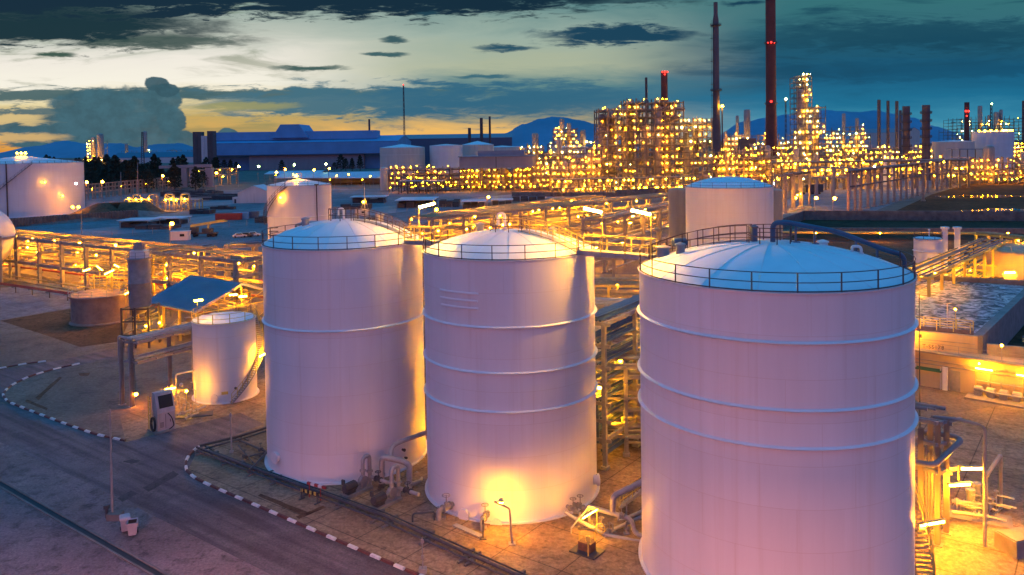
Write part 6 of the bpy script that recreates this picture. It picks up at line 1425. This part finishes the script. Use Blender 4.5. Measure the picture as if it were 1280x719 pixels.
# ---------------------------------------------------------------- process plant
def unit(label, px0, px1, D, depth, hf, bay=6.5, lev=4.6, nl=60, seed=1, vessels=(), rows=3, pyb=None, lamp_r=.6, kinds=('far', 'faro'), stuff=40, name='process_unit', jumble=60, colw=.55, mcol='lattice', spread=1.5):
    a, b = P(px0, 200, D), P(px1, 200, D); x0, x1 = a.x, b.x; L = x1 - x0; n = max(1, int(L / bay)); bw = L / n; rr = random.Random(seed)
    t = thing(name, label, 'process plant', (x0 + L / 2, D, 0))
    mf = MB(); mp = MB(); mh = MB(); spots = []
    ys = [D + depth * r / (rows - 1) for r in range(rows)]
    H = [hf((i + .5) / n) for i in range(n)]; dens = [rr.choice((.25, .6, .9, 1.0)) for i in range(n)]
    for i in range(n + 1):
        x = x0 + bw * i; h = max(H[max(i - 1, 0)], H[min(i, n - 1)])
        for y in ys: mf.box((x, y, h / 2), (colw, colw, h))
    for i in range(n):
        xa, xb = x0 + bw * i, x0 + bw * (i + 1); k = 1
        while k * lev <= H[i] + .1:
            z = k * lev
            for y in ys:
                if rr.random() < .93: mf.bar((xa, y, z), (xb, y, z), colw * .7, colw * .8)
                if rr.random() < .22: mf.bar((xa, y, z - lev), (xb, y, z), colw * .4)
            for j in range(rows - 1): mf.bar((xa, ys[j], z), (xa, ys[j + 1], z), colw * .6)
            if rr.random() < .6: mp.box(((xa + xb) / 2, D + depth * rr.uniform(.3, .7), z + .1), (bw, depth * rr.uniform(.3, .9), .12))
            if rr.random() < .7:
                for hh in (.55, 1.1): mf.bar((xa, D - .1, z + hh), (xb, D - .1, z + hh), .12)
            for u in (.22, .74):
                if rr.random() < dens[i]: spots.append(V(xa + bw * u + rr.uniform(-.5, .5), D - rr.uniform(.4, spread), z + 2.3 + rr.uniform(-.3, .3)))
            spots.append(V(xa + rr.uniform(0, bw), D + rr.uniform(.15, .85) * depth, z + rr.uniform(1.0, 3)))
            for q in range(2):
                y = D + depth * rr.random(); mh.tube([(xa, y, z + .6 + q * .5), (xb, y, z + .6 + q * .5)], rr.uniform(.15, .32), 6)
            k += 1
        spots += [V(xa + rr.uniform(0, bw), D - rr.uniform(.5, 3), rr.uniform(2.5, 4.5)) for _ in range(2)]
    mf.build('steel_frame', M[mcol], t); 
    if mp.f: mp.build('platform', M[mcol], t)
    mj = mh
    for k in range(jumble):
        x = rr.uniform(x0, x1); i = min(n - 1, int((x - x0) / bw)); y = D + rr.uniform(.1, .95) * depth; z = rr.uniform(0, H[i] * .92); d = rr.random()
        if d < .38: mj.tube([(x, y, z), (x, y, min(z + rr.uniform(3, 14), H[i] + 1))], rr.uniform(.15, .45), 6)
        elif d < .75: mj.tube([(x, y, z), (min(x + rr.uniform(3, 16), x1), y, z)], rr.uniform(.15, .45), 6)
        elif d < .88: mj.drum((x, y, z + 1), (min(x + rr.uniform(3, 6), x1 + 1), y, z + 1), rr.uniform(.7, 1.4), 10)
        else: mj.box((x, y, z + 1), (rr.uniform(1, 3), 2, rr.uniform(1, 3)))
    if mj.f: o = mj.build('pipework', M['vessel'], t); o['kind'] = 'stuff'
    for (u, v, R, h, z0) in vessels:
        c = V(x0 + L * u, D + depth * v, z0); mv = MB(); mv.lathe(c, [(R * .9, 0), (R, .5), (R, h - R * .5), (R * .8, h - R * .15), (R * .4, h), (.01, h + .1)], 18)
        for q in range(2, int(h / 5)): mv.lathe(c + V(0, 0, q * 5), [(R, -.1), (R + .35, -.1), (R + .35, .1), (R, .1)], 18, cap=False)
        mv.build('vessel', M['vessel'], t)
    rr.shuffle(spots)
    nl = int(nl * .8)
    for p in spots[:min(nl, 100)]: lamp_part(t, p, lamp_r * (rr.uniform(.6, .85) if rr.random() < .2 else rr.uniform(.22, .46)), rr.choice(kinds))
    rest = spots[min(nl, 100):min(nl, 100) + stuff]
    if rest:
        mb = MB()
        for p in rest: mb.ball(p, lamp_r * .38, 6, 4)
        o = mb.build('small_lamps', M['far'], t); o['kind'] = 'stuff'
    return t
def mainh(u):
    return 51 if u < .17 else 52 if u < .28 else 57 if u < .55 else 53 if u < .6 else 55 if u < .72 else 44 if u < 1 else 44
unit('tallest lattice process unit blazing with yellow lamps', 749, 890, 505, 26, mainh, 5.8, 4.5, 100, 3, ((.42, .2, 2.3, 44, 0), (.53, .15, 3.1, 52, 0), (.05, .4, 2.6, 48, 0), (.14, .5, 2.2, 50, 0), (.3, .6, 2.4, 56, 0), (.64, .5, 2.0, 50, 0), (.8, .3, 2.8, 22, 10), (.9, .6, 1.8, 40, 0), (.24, .3, 1.4, 40, 0)), 3, None, .62, ('far', 'far', 'faro', 'farw'), 110, jumble=420, colw=.75)
unit('low yellow process unit left of the tallest lattice unit', 688, 752, 490, 30, lambda u: 13 + 7 * (u > .4) + 6 * (u > .75), 5.5, 4.2, 70, 4, ((.3, .2, 1.6, 18, 0), (.8, .3, 2, 24, 0)), 3, None, .6, ('far', 'faro'), 60, jumble=90)
unit('low process unit right of the flare tower', 896, 975, 520, 30, lambda u: 17 + 8 * math.sin(u * 9) ** 2, 5.5, 4.4, 75, 5, ((.2, .3, 2, 22, 0), (.9, .4, 1.8, 26, 0)), 3, None, .62, ('far', 'faro'), 60, jumble=100)
unit('long low process unit behind the concrete post row', 968, 1080, 545, 34, lambda u: 13 + 6 * math.sin(u * 13) ** 2, 6, 4.4, 95, 6, ((.3, .3, 2, 24, 0), (.55, .4, 1.6, 20, 0)), 3, None, .62, ('far', 'far', 'faro', 'farw'), 90, jumble=120)
unit('low process unit at the far end of the concrete post row', 1080, 1178, 585, 34, lambda u: 12 + 7 * math.sin(u * 11 + 1) ** 2, 6, 4.4, 75, 7, ((.4, .3, 2.2, 20, 0),), 3, None, .66, ('far', 'faro'), 60, jumble=100)
unit('yellow process unit at the right edge beyond the mud', 1200, 1320, 500, 30, lambda u: 11 + 6 * math.sin(u * 8) ** 2, 6, 4.2, 55, 8, ((.36, .2, 3.3, 24, 0), (.8, .4, 2.2, 20, 0)), 3, None, .6, ('far', 'faro'), 40, jumble=90)
unit('band of yellow process units behind the tallest lattice unit', 640, 760, 720, 40, lambda u: 20 + 10 * math.sin(u * 7) ** 2, 7, 5, 70, 9, ((.25, .3, 3, 40, 0), (.5, .3, 2.5, 34, 0)), 3, None, .85, ('far', 'farw'), 50, jumble=80)
unit('far plant cluster in front of the blue hill', 686, 745, 1100, 40, lambda u: 52 if .15 < u < .6 else 30, 8, 5, 70, 10, ((.3, .3, 3.5, 66, 0), (.45, .3, 3, 60, 0), (.75, .4, 4, 50, 0)), 3, None, 1.15, ('farw', 'far', 'farg'), 20, jumble=60)
unit('far plant band behind the flare tower and the red stack', 900, 1010, 800, 40, lambda u: 24 + 14 * math.sin(u * 8) ** 2, 7, 5, 90, 11, ((.35, .3, 3.2, 62, 0), (.25, .4, 1.6, 56, 0), (.1, .3, 1.8, 40, 0)), 3, None, .95, ('far', 'farw'), 60, jumble=90)
unit('tall lit column tower right of the red stack', 998, 1032, 760, 22, lambda u: 90 if .08 < u < .5 else 62 if u < .9 else 50, 5.5, 5, 75, 12, ((.16, .2, 3.6, 78, 0), (.35, .3, 2.6, 92, 0), (.75, .3, 2.6, 60, 0)), 3, None, .95, ('far', 'farw'), 10, jumble=60)
unit('far plant band with greenish lamps right of the column tower', 1032, 1088, 950, 40, lambda u: 28 + 18 * math.sin(u * 6) ** 2, 7, 5, 70, 13, ((.5, .3, 2, 62, 0), (.8, .3, 2, 56, 0)), 3, None, 1.05, ('farg', 'farw', 'far'), 40, jumble=60)
unit('far plant band below the cluster of plain stacks', 1085, 1200, 760, 40, lambda u: 14 + 8 * math.sin(u * 9) ** 2, 7, 5, 80, 14, (), 3, None, .85, ('far', 'farw'), 60, jumble=80)
unit('far right plant band behind the broad white tank', 1165, 1300, 1000, 50, lambda u: 14 + 9 * math.sin(u * 10) ** 2, 8, 5, 95, 15, (), 3, None, 1.1, ('far', 'farw'), 60, jumble=70)
unit('most distant right plant with green white lamps', 1195, 1310, 1500, 60, lambda u: 44 + 28 * math.sin(u * 14) ** 2, 9, 6, 75, 16, ((.18, .3, 3, 70, 0), (.32, .3, 4, 92, 0), (.42, .3, 3, 74, 0), (.5, .3, 5, 80, 0), (.55, .3, 3, 84, 0)), 3, None, 1.35, ('farg', 'farw'), 20, jumble=50)
unit('small far plant burning orange at the left horizon', 98, 142, 1500, 60, lambda u: 12 + 40 * (.28 < u < .42), 8, 6, 42, 17, ((.3, .3, 4, 58, 0), (.5, .3, 6, 64, 0)), 3, None, 1.3, ('far', 'farw'), 30, jumble=50)
unit('dim far plant left of the grey silo tower', 142, 245, 2000, 60, lambda u: 14 + 18 * math.sin(u * 12) ** 2, 10, 6, 34, 18, ((.12, .3, 4, 50, 0), (.35, .3, 5, 80, 0)), 3, None, 1.5, ('farw', 'far', 'farg'), 10, jumble=30)
# shelter on steel legs with its yellow lit equipment
D = 500; a, b = P(574, 197, D), P(666, 197, D); zr, zw = P(620, 196, D).z, P(620, 210, D).z
t = thing('shelter_building', 'big grey clad shelter on legs with yellow lit machinery below', 'building', ((a.x + b.x) / 2, D, 0))
mb = MB(); mb.prism([(a.x, D), (b.x, D), (b.x + 3, D + 40), (a.x + 3, D + 40)], zw, zr); mb.build('cladding', M['greywall'], t, smooth=False)
mb = MB(); mb.prism([(a.x - .8, D - .8), (b.x + .8, D - .8), (b.x + 4, D + 41), (a.x + 2, D + 41)], zr, zr + .5); mb.build('roof', M['blueroof'], t, smooth=False)
mb = MB(); mb.box(((a.x + b.x) / 2 + 3, D + 22, zr + 2), (30, 12, 3.4)); mb.build('roof_monitor', M['greywall'], t)
mb = MB()
for k in range(8):
    for y in (D + .5, D + 20, D + 39.5): mb.cut(); mb.box((a.x + (b.x - a.x) * k / 7, y, zw / 2), (.8, .8, zw))
mb.each('column', M['lattice'], t)
mb = MB(); mb.box((a.x + (b.x - a.x) * .5, D - .3, (zr + zw) / 2), (.4, .3, zr - zw)); mb.build('wall_seam', M['dark'], t)
unit('yellow lit machinery under the grey clad shelter', 577, 664, D + 3, 32, lambda u: zw - 1.5, 5, 3.6, 70, 20, (), 3, None, .55, ('far', 'faro'), 40, jumble=130, name='process_unit')
unit('yellow lit steel frames between the shelter and the tallest unit', 664, 700, D + 2, 30, lambda u: 11 + 4 * math.sin(9 * u) ** 2, 5, 4, 45, 21, (), 3, None, .55, ('far', 'faro'), 40, jumble=60)
unit('dark steel frame with yellow lamps in front of the cream tanks', 486, 577, 505, 26, lambda u: 14.5, 7, 3.4, 75, 22, (), 3, None, .6, ('far', 'faro'), 40, jumble=60, mcol='dark')
mb = MB(); c = P(480, 220, 530); mb.lathe(V(c.x, c.y, 0), [(2.5, 0), (2.5, P(480, 210, 530).z), (.01, P(480, 209, 530).z + .4)], 24); solo('silo', mb, M['cream'], 'pale upright cylinder at the left end of the dark steel frame', 'silo', V(c.x, c.y, 0))
t = thing('flat_canopy', 'thin blue canopy on posts inside the dark steel frame', 'canopy', P(525, 240, 490)); q0, q1 = P(500, 226, 490), P(556, 226, 490); t['_w'] = tuple(P(525, 240, 490)); mb = MB(); mb.bar(q0, q1, 14, .4); mb.build('roof', M['blueroof'], t); mb = MB()
for k in range(6):
    for y in (-6, 6): x = q0.lerp(q1, k / 5); mb.cut(); mb.box((x.x, x.y + y, x.z / 2), (.5, .5, x.z))
mb.each('column', M['dark'], t)
# far store tanks
def fartank(label, px0, px1, pyt, pyd, D, m, rise=2.5, rings=()):
    R = (P(px1, pyt, D).x - P(px0, pyt, D).x) / 2; D += R; a, b = P(px0, pyt, D), P(px1, pyt, D); R = (b.x - a.x) / 2 * .998; H = (a.z + b.z) / 2; c = ((a.x + b.x) / 2, D)
    t = tank(label, c, R, H, rise, [H * r for r in rings], False, m, group=None, nseg=64, cone=True); return t
fartank('cream far tank, left of three beyond the dark steel frame', 475, 531, 184.5, 0, 780, 'cream', 3.5, (.4, .75)); fartank('pale far tank, middle of three beyond the dark steel frame', 537, 578, 182, 0, 790, 'white', 1.5); fartank('brown far tank, right of three behind the shelter roof', 577, 617, 181, 0, 830, 'cream', 4.0); fartank('small domed far tank in front of the blue hill', 606, 650, 184, 0, 1000, 'cream', 2)
fartank('second domed far tank near the band of lamps', 690, 735, 184, 0, 900, 'cream', 2)
tt = fartank('broad white tank among the lamps at the far right', 1218, 1264, 165, 0, 650, 'white', 1.0); fartank('low flat brown tank left of the broad white far tank', 1168, 1215, 177, 0, 640, 'cream', 1.0)
for k in range(9): c_ = Vector(tt['_w']); lamp_part(tt, c_ + V(-14 + 3.4 * k, -tt['R'] * (1 - abs(k - 4) / 6) * .9, tt['H'] + 1.0), .7, 'far')
# stacks
def stack(label, px, pyt, pyb, w, m='stackb', D=700, taper=.85, beacons=(), bands=(), name='smoke_stack', top=None):
    b = P(px, pyb, D); b.z = 0; h = P(px, pyt, D).z; R = w * D / 2000; t = thing(name, label, 'chimney', b)
    mb = MB(); mb.lathe(b, [(R / taper if taper < 1 else R, 0), (R, h * .35), (R * (.95 if taper < 1 else 1), h), (R * .7, h), (R * .7, h - 2)], 24, cap=False); mb.build('shaft', M[m], t)
    for z in bands:
        zz = P(px, z, D).z; mb = MB(); mb.lathe(V(b.x, b.y, zz), [(R, -.4), (R + 1.2, -.4), (R + 1.2, .1), (R, .1)], 24, cap=False); rail_ring(mb, (b.x, b.y), R + 1.1, zz, 10, 1.3, .1); mb.build('gallery', M['dark'], t)
    for (dx, py, r) in beacons: q = P(px + dx, py, D - R - .5); lamp_part(t, q, r, 'farr', 'beacon')
    return t
M['stackb'] = mat('dark_red_stack', (.17, .06, .045), .8, var=.3, scale=.08); M['stackg'] = mat('grey_stack', (.12, .105, .11), .7, var=.3, scale=.1)
stack('tallest dark red chimney cut by the top of the photo', 964, -30, 178, 12.5, 'stackb', 760, .8, ((0, 53, 1.0), (-4, 53.5, .6), (4, 53.5, .6), (0, 127, 1.1)), (54, 130))
stack('red and dark chimney with red beacons on the tallest lattice unit', 831, 89, 180, 8.6, 'stackb', 560, .95, ((-3, 90, .7), (0, 90, .8), (3, 90, .7), (0, 93, .6)), (), top=1); stack('thin black chimney beside the beacon chimney', 808.5, 97, 180, 3.2, 'dark', 560, .95)
for i, (px, yt, yb, w, D, l) in enumerate(((1098.7, 125, 170, 4, 800, 'first of three thin stacks'), (1110, 126, 170, 3.6, 800, 'second of three thin stacks'), (1121, 126.5, 170, 3.8, 800, 'third of three thin stacks'), (1125.5, 138, 187, 3.2, 650, 'thin stack touching the wider ribbed stack'), (1132.7, 133, 187, 8.8, 620, 'wide ribbed grey stack'), (1157.5, 131.5, 194, 9.2, 560, 'wider ribbed grey stack farther right'))): stack(l + ' in the right skyline', px, yt, yb, w, 'stackg', D, 1.0, (), [yt + 10 * k for k in range(1, 6)] if w > 8 else ())
for i, (px, yt, w) in enumerate(((602, 147.5, 4), (612.5, 145.5, 2.8), (462, 149, 2.6), (587, 160, 4))): stack(('dark stack on the horizon left of the hill, wider of two', 'dark stack on the horizon left of the hill, thinner of two', 'dark stack above the blue warehouse roof', 'short dark stack by the long dark roof')[i], px, yt, 175, w, 'dark', 1200, .95)
stack('red and white lit tower at the right horizon', 1208.5, 128, 158, 6, 'stackb', 1200, .9, ((-1, 139, 1.6), (2, 139, 1.6), (0, 145, 1.2)), ()); stack('thin mast tower with a lamp at the right edge', 1279, 126, 158, 3, 'dark', 1100, .95)
# flare tower
D = 640; b = P(896, 222, D); b.z = 0; h = P(894.5, 3, D).z; t = thing('flare_tower', 'slim grey flare stack with ladders and two ring galleries', 'tower', b)
mb = MB(); mb.lathe(b, [(3.4, 0), (3.3, h * .3), (2.6, h * .36), (2.3, h * .9), (1.6, h * .93), (1.6, h), (1.2, h)], 24, cap=False); mb.build('shaft', M['stackg'], t)
for z, r in ((h * .87, 4.2), (h * .5, 4.4)):
    mb = MB(); mb.lathe(V(b.x, b.y, z), [(2, -.3), (r, -.3), (r, .1), (2, .1)], 24, cap=False); rail_ring(mb, (b.x, b.y), r, z, 12, 1.4, .1); mb.build('gallery', M['dark'], t)
mb = MB(); x = b.x - 3.4
for s in (-.5, .5): mb.bar((x + s - .2, b.y - 1, h * .3), (x + s + .6, b.y - 1, h * .9), .2)
for k in range(9): z = h * (.34 + k * .065); mb.box((x, b.y - 1, z), (2.2, 1.8, .3)); mb.bar((x - 1, b.y - 1.5, z + 1.2), (x + 1, b.y - 1.5, z + 1.2), .15)
mb.build('ladder', M['dark'], t); lamp_part(t, V(b.x + 4, b.y - 3, P(900, 133, D).z), 1.1, 'far')
mb = MB(); mb.bar(V(b.x + 4.6, b.y, 0), V(b.x + 4.6, b.y, h * .42), .9); mb.build('riser_pipe', M['dark'], t)
# masts
def mast(label, px, yt, yb, D, w, beacon=None, kind='farr', name='lattice_mast'):
    b = P(px, yb, D); b.z = 0; h = P(px, yt, D).z; t = thing(name, label, 'mast', b); mb = MB()
    for sx, sy in ((-1, -1), (1, -1), (0, 1)): mb.bar(b + V(sx * w, sy * w, 0), b + V(sx * w * .4, sy * w * .4, h), w * .3)
    n = 14
    for k in range(n): z0, z1 = h * k / n, h * (k + 1) / n; s0 = w * (1 - .6 * k / n); s1 = w * (1 - .6 * (k + 1) / n); mb.bar(b + V(-s0, -s0, z0), b + V(s1, -s1, z1), w * .18); mb.bar(b + V(s0, -s0, z0), b + V(-s1, -s1, z1), w * .18)
    mb.build('lattice', M['dark'], t)
    if beacon: lamp_part(t, b + V(0, -w, h), beacon, kind, 'beacon')
mast('tall thin mast with a red top above the long dark roof', 505.5, 106, 168, 1200, 1.6, .9); mast('lattice mast with a white lamp right of the red chimney', 982, 124, 160, 900, 1.3, 1.2, 'farw'); mast('dark tower on the left horizon beyond the trees', 179, 165, 190, 1900, 4)
mast('thin mast with a lamp on the right skyline', 1238.5, 130, 158, 1450, 3, 1.3, 'farg')
# hopper shaped furnace and neighbours
D = 560; c = P(932, 200, D); c.z = 0; t = thing('furnace', 'grey tapered furnace with a square hood right of the flare stack', 'furnace', c); z0, z1, z2 = P(932, 197, D).z, P(932, 180, D).z, P(932, 173, D).z; wb, wt = 5.8, 3.0
mb = MB(); mb.box(c + V(0, 4, z0 / 2 - .5), (11.6, 10, z0 + 1)); mb.add([c + V(-wb, 0, z0), c + V(wb, 0, z0), c + V(wb, 9, z0), c + V(-wb, 9, z0), c + V(-wt, 2, z1), c + V(wt, 2, z1), c + V(wt, 7, z1), c + V(-wt, 7, z1)], [(0, 1, 5, 4), (1, 2, 6, 5), (2, 3, 7, 6), (3, 0, 4, 7), (4, 5, 6, 7)]); mb.build('hood', M['stackg'], t, smooth=False)
mb = MB(); mb.box(c + V(2.5, 4.5, (z1 + z2) / 2), (11, 4.6, z2 - z1)); mb.build('duct', M['stackg'], t); lamp_part(t, c + V(4, -2, 10), 1.1, 'far')
mb = MB(); c = P(957, 200, 540); mb.lathe(V(c.x, c.y, 0), [(1.9, 0), (1.9, P(957, 191, 540).z), (.01, P(957, 190, 540).z)], 20); solo('silo', mb, M['vessel'], 'pale upright cylinder right of the tapered furnace', 'silo', V(c.x, c.y, 0))
mb = MB(); q = P(1118, 211, 500); q.z = 0; mb.box(q + V(0, 4, P(1118, 199, 500).z / 2), (6.5, 8, P(1118, 199, 500).z)); mb.box(q + V(0, 4, P(1118, 199, 500).z + .2), (6.9, 8.4, .4)); solo('white_cabin', mb, M['wallw'], 'small white box cabin behind the concrete post row', 'cabin', q)
gable('long tan hall under the plain stacks on the right', 1078, 1126, 186, 166, 161, 40, M['cream'], M['greywall'], 'warehouse', 'width'); gable('beige gabled hall between the two wide ribbed stacks', 1136, 1150, 188, 164, 159.5, 30, M['cream'], M['bluep'], 'warehouse')
t, e = gable('dark blocky plant building right of the ribbed stacks', 1166, 1199, 172, 151, 148, 60, M['tarp'], M['tarp'], 'plant_building', 'width'); mb = MB(); mb.box(((e[0] + e[1]) / 2 - 3, e[2] + 20, e[4] + 8), ((e[1] - e[0]) * .45, 20, 16)); mb.build('upper_tower', M['tarp'], t); lamp_part(t, V((e[0] + e[1]) / 2 - 3, e[2] + 9, e[4] + 17), 1.2, 'farw'); lamp_part(t, V(e[0] + 6, e[2] - 2, e[4] - 20), 1.2, 'farc'); lamp_part(t, V(e[1] - 4, e[2] - 2, e[4] - 6), 1.2, 'farc')
for (px0, px1, py, D, l) in ((1190, 1229, 186.5, 560, 'thin blue roofed canopy in front of the broad white far tank'),):
    q0, q1 = P(px0, py, D), P(px1, py, D); t = thing('flat_canopy', l, 'canopy', V((q0.x + q1.x) / 2, D, 0)); mb = MB(); mb.bar(q0, q1, 16, .6); mb.build('roof', M['blueroof'], t); mb = MB()
    for k in range(5): x = q0.lerp(q1, k / 4); mb.cut(); mb.box((x.x, D, x.z / 2), (.5, .5, x.z))
    mb.each('column', M['lattice'], t)
rack('long horizontal pipe rack in front of the far process units', P(962, 205, 470).xy, P(1205, 203, 470).xy, 16, 9, 22, (.5, .75, 1.0), 5, 'lattice', 'vessel', 40, 'far', .6, .9, 71, 0)
rack('pipe rack at the foot of the tallest lattice unit', P(690, 232, 440).xy, P(870, 228, 455).xy, 9, 7, 18, (.5, 1.0), 5, 'lattice', 'vessel', 36, 'far', .5, .7, 72, 0)
mb = MB(); a, b = G(770, 246), G(868, 240); mb.bar(a + V(0, 0, 1.8), b + V(0, 0, 1.8), 1, 3.6); mb.bar(G(640, 243, 1.2), a + V(0, 0, 1.2), .8, 2.4); solo('bund_wall', mb, M['conc2'], 'dark bund wall in front of the tallest lattice unit', 'wall', a)
# blue warehouse and the buildings about it
t, e = gable('long blue warehouse at the left horizon', 262, 497, 212, 178, 171, 150, M['bluewall'], M['bluewall'], 'warehouse', 'width')
x0, x1, y0, y1, ze, zr = e
mb = MB(); mb.box(((x0 + x1) / 2 - 20, y0 + 40, zr + 1), ((x1 - x0) * .9, 30, 12)); mb.build('roof_block', M['bluewall'], t)
xm = P(357, 160, y0).x; w = 26; mb = MB(); zt = P(357, 155, y0).z; mb.add([(xm - w, y0 + 20, zr - 2), (xm + w, y0 + 20, zr - 2), (xm + w * .5, y0 + 20, zt), (xm - w * .5, y0 + 20, zt), (xm - w, y0 + 80, zr - 2), (xm + w, y0 + 80, zr - 2), (xm + w * .5, y0 + 80, zt), (xm - w * .5, y0 + 80, zt)], [(0, 1, 2, 3), (7, 6, 5, 4), (1, 5, 6, 2), (4, 0, 3, 7), (3, 2, 6, 7)]); mb.build('roof_monitor', M['bluewall'], t, smooth=False)
xa, xb = P(314, 200, y0 - 2).x, P(456, 200, y0 - 2).x; mb = MB(); mb.box(((xa + xb) / 2, y0 - 6, 10), (xb - xa, 10, 20)); mb.build('front_annex', M['greywall'], t); mb = MB(); mb.box(((x0 + x1) / 2, y0 - 8, 21), (x1 - x0, 15, 1.2)); mb.build('canopy_roof', M['bluep'], t)
gable('long dark roofed hall behind the cream tanks', 492, 640, 205, 173, 168, 60, M['bluep'], M['greywall'], 'warehouse', 'width'); gable('long pale roofed hall behind the trees', 140, 252, 204, 197, 190.5, 60, M['wallw'], M['bluep'], 'warehouse', 'width')
D = 1000; t = thing('silo_tower', 'grey silo tower at the left end of the blue warehouse', 'tower', P(255, 210, D)); t.location.z = 0; t['_w'] = tuple(t.location)
for i, (px0, px1, yt) in enumerate(((243, 253, 165), (253.5, 261, 170), (261, 268, 164))): a, b = P(px0, yt, D), P(px1, yt, D); mb = MB(); mb.box(((a.x + b.x) / 2, D, a.z / 2), (b.x - a.x, 12, a.z)); mb.box(((a.x + b.x) / 2, D - 6.3, a.z * .6), (1, .6, a.z * .7)); mb.build('silo', M['stackg'] if i != 1 else M['wallw'], t)
# hills
M['hill'] = mat('haze_tinted_hill', (.17, .30, .41), .95, var=.3, scale=.002)  # pale blue base colour stands in for distance haze
def hill(pts, D, dp):
    mb = MB(); rr = random.Random(int(D)); vs = []; fs = []; fine = []
    for (x0, y0), (x1, y1) in zip(pts[:-1], pts[1:]):
        for k in range(12): u = k / 12; s = u * u * (3 - 2 * u); fine.append((x0 + (x1 - x0) * u, y0 + (y1 - y0) * s + rr.uniform(-.35, .35)))
    fine.append(pts[-1])
    for x, y in fine: a = P(x, y, D); vs += [V(a.x, D - dp, -5), V(a.x, D - dp * .4, max(a.z * .55, 0)), V(a.x, D, max(a.z, 0)), V(a.x, D + dp, -5)]
    for i in range(len(fine) - 1):
        for k in range(3): fs.append((i * 4 + k, i * 4 + 4 + k, i * 4 + 5 + k, i * 4 + k + 1))
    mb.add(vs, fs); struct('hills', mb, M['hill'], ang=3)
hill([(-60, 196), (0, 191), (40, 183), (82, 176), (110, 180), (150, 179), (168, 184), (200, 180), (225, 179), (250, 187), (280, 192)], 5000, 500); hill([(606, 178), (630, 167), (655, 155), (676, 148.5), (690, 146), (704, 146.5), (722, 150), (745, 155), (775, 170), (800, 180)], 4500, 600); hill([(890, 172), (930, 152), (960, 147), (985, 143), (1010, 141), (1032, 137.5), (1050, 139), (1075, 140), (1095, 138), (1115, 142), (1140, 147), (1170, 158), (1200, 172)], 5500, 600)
# dark trees
def tree_proto(seed, h, w, label):
    rr = random.Random(seed); t = proto('pine_tree', label, 'tree', 'dark trees beyond the yard'); mb = MB(); mb.tube([(0, 0, 0), (0.2, 0, h * .5), (0, .1, h * .95)], [h * .025, h * .016, .03], 6)
    for k in range(9): z = h * rr.uniform(.25, .85); a = rr.uniform(0, 2 * PI); mb.tube([(0, 0, z), (w * .35 * math.cos(a), w * .35 * math.sin(a), z + h * .08)], [h * .008, .02], 4)
    mb.build('trunk', M['bark'], t); mb = MB()
    for k in range(900):
        u = rr.random() ** .8; z = h * (.16 + .84 * u); rad = w * .5 * (1 - u) ** .42 * (.55 + .45 * math.sin(u * 17 + seed) ** 2); a = rr.uniform(0, 2 * PI); r = rad * rr.uniform(.35, 1) ** .5
        c = V(r * math.cos(a), r * math.sin(a), z); s = rr.uniform(.35, .8) * h / 16; n = V(rr.uniform(-1, 1), rr.uniform(-1, 1), rr.uniform(-.3, 1)).normalized(); q = n.cross(V(rr.random(), rr.random(), rr.random())).normalized(); e = n.cross(q); mb.add([c - q * s, c + e * s * .6, c + q * s, c - e * s * .6 - UP * s * .3], [(0, 1, 2, 3)])
    mb.build('crown', M['leaf'], t, smooth=False); return t
T = [tree_proto(1, 17, 14, ''), tree_proto(2, 14, 15, ''), tree_proto(3, 21, 13, '')]; used = set()
rr = random.Random(12); spots = []
for k in range(75): spots.append((rr.uniform(92, 272), rr.uniform(540, 900)))
for k in range(34): spots.append((rr.uniform(40, 150), rr.uniform(900, 1200)))
for px, D in ((352, 1000), (418, 1000), (426, 1000), (432, 990), (440, 1000), (450, 1010), (280, 980), (288, 985), (295, 980)): spots.append((px, D))
spots.sort(key=lambda s: s[1]); cnt = {}
for px, D in spots:
    k = rr.randrange(3); zone = 'in front of the blue warehouse' if px > 276 else 'on the far rise behind the huge left tank' if D > 900 else 'between the huge left tank and the silo tower'
    l = ('dark bushy tree ', 'broad dark tree ', 'tall dark spired tree ')[k] + zone
    p = P(px, 200, D); p.z = 0; s = rr.uniform(.75, 1.25)
    if k not in used: used.add(k); place(T[k], p, rr.uniform(0, 6), s); T[k]['label'] = l; T[k]['group'] = 'dark trees ' + zone
    else: dup(T[k], p, rr.uniform(0, 6), l, 'dark trees ' + zone, s)
# ---------------------------------------------------------------- street lamps added below the frame for pink light on the tanks
M['pinkl'] = glow('added_street_lamp_pink', (1.0, .31, .22), 7600)
for i, (x, y) in enumerate(((-24, 33), (-4, 27), (16, 22))):
    b = V(x, y, 0); t = thing('added_street_lamp', ('added street lamp out of view below the left end of the road', 'added street lamp out of view below the middle of the road', 'added street lamp out of view below the nearest tank')[i], 'lamp', b, 'added street lamps out of view')
    mb = MB(); mb.tube(bend([b, b + V(0, 0, 9), b + V(0, 1.6, 9.4)], .6), [.12] + [.08] * 5 + [.06], 8); mb.build('pole', M['pipeg'], t)
    h = b + V(0, 1.9, 9.4); mb = MB(); mb.box(h + V(0, 0, .1), (.35, .9, .14)); mb.build('lamp_head', M['pipeg'], t); mb = MB(); mb.box(h, (.3, .8, .05)); mb.build('lens', M['pinkl'], t)
for o in list(bpy.data.objects):
    for k in ('_w', 'R', 'H'):
        if k in o: del o[k]
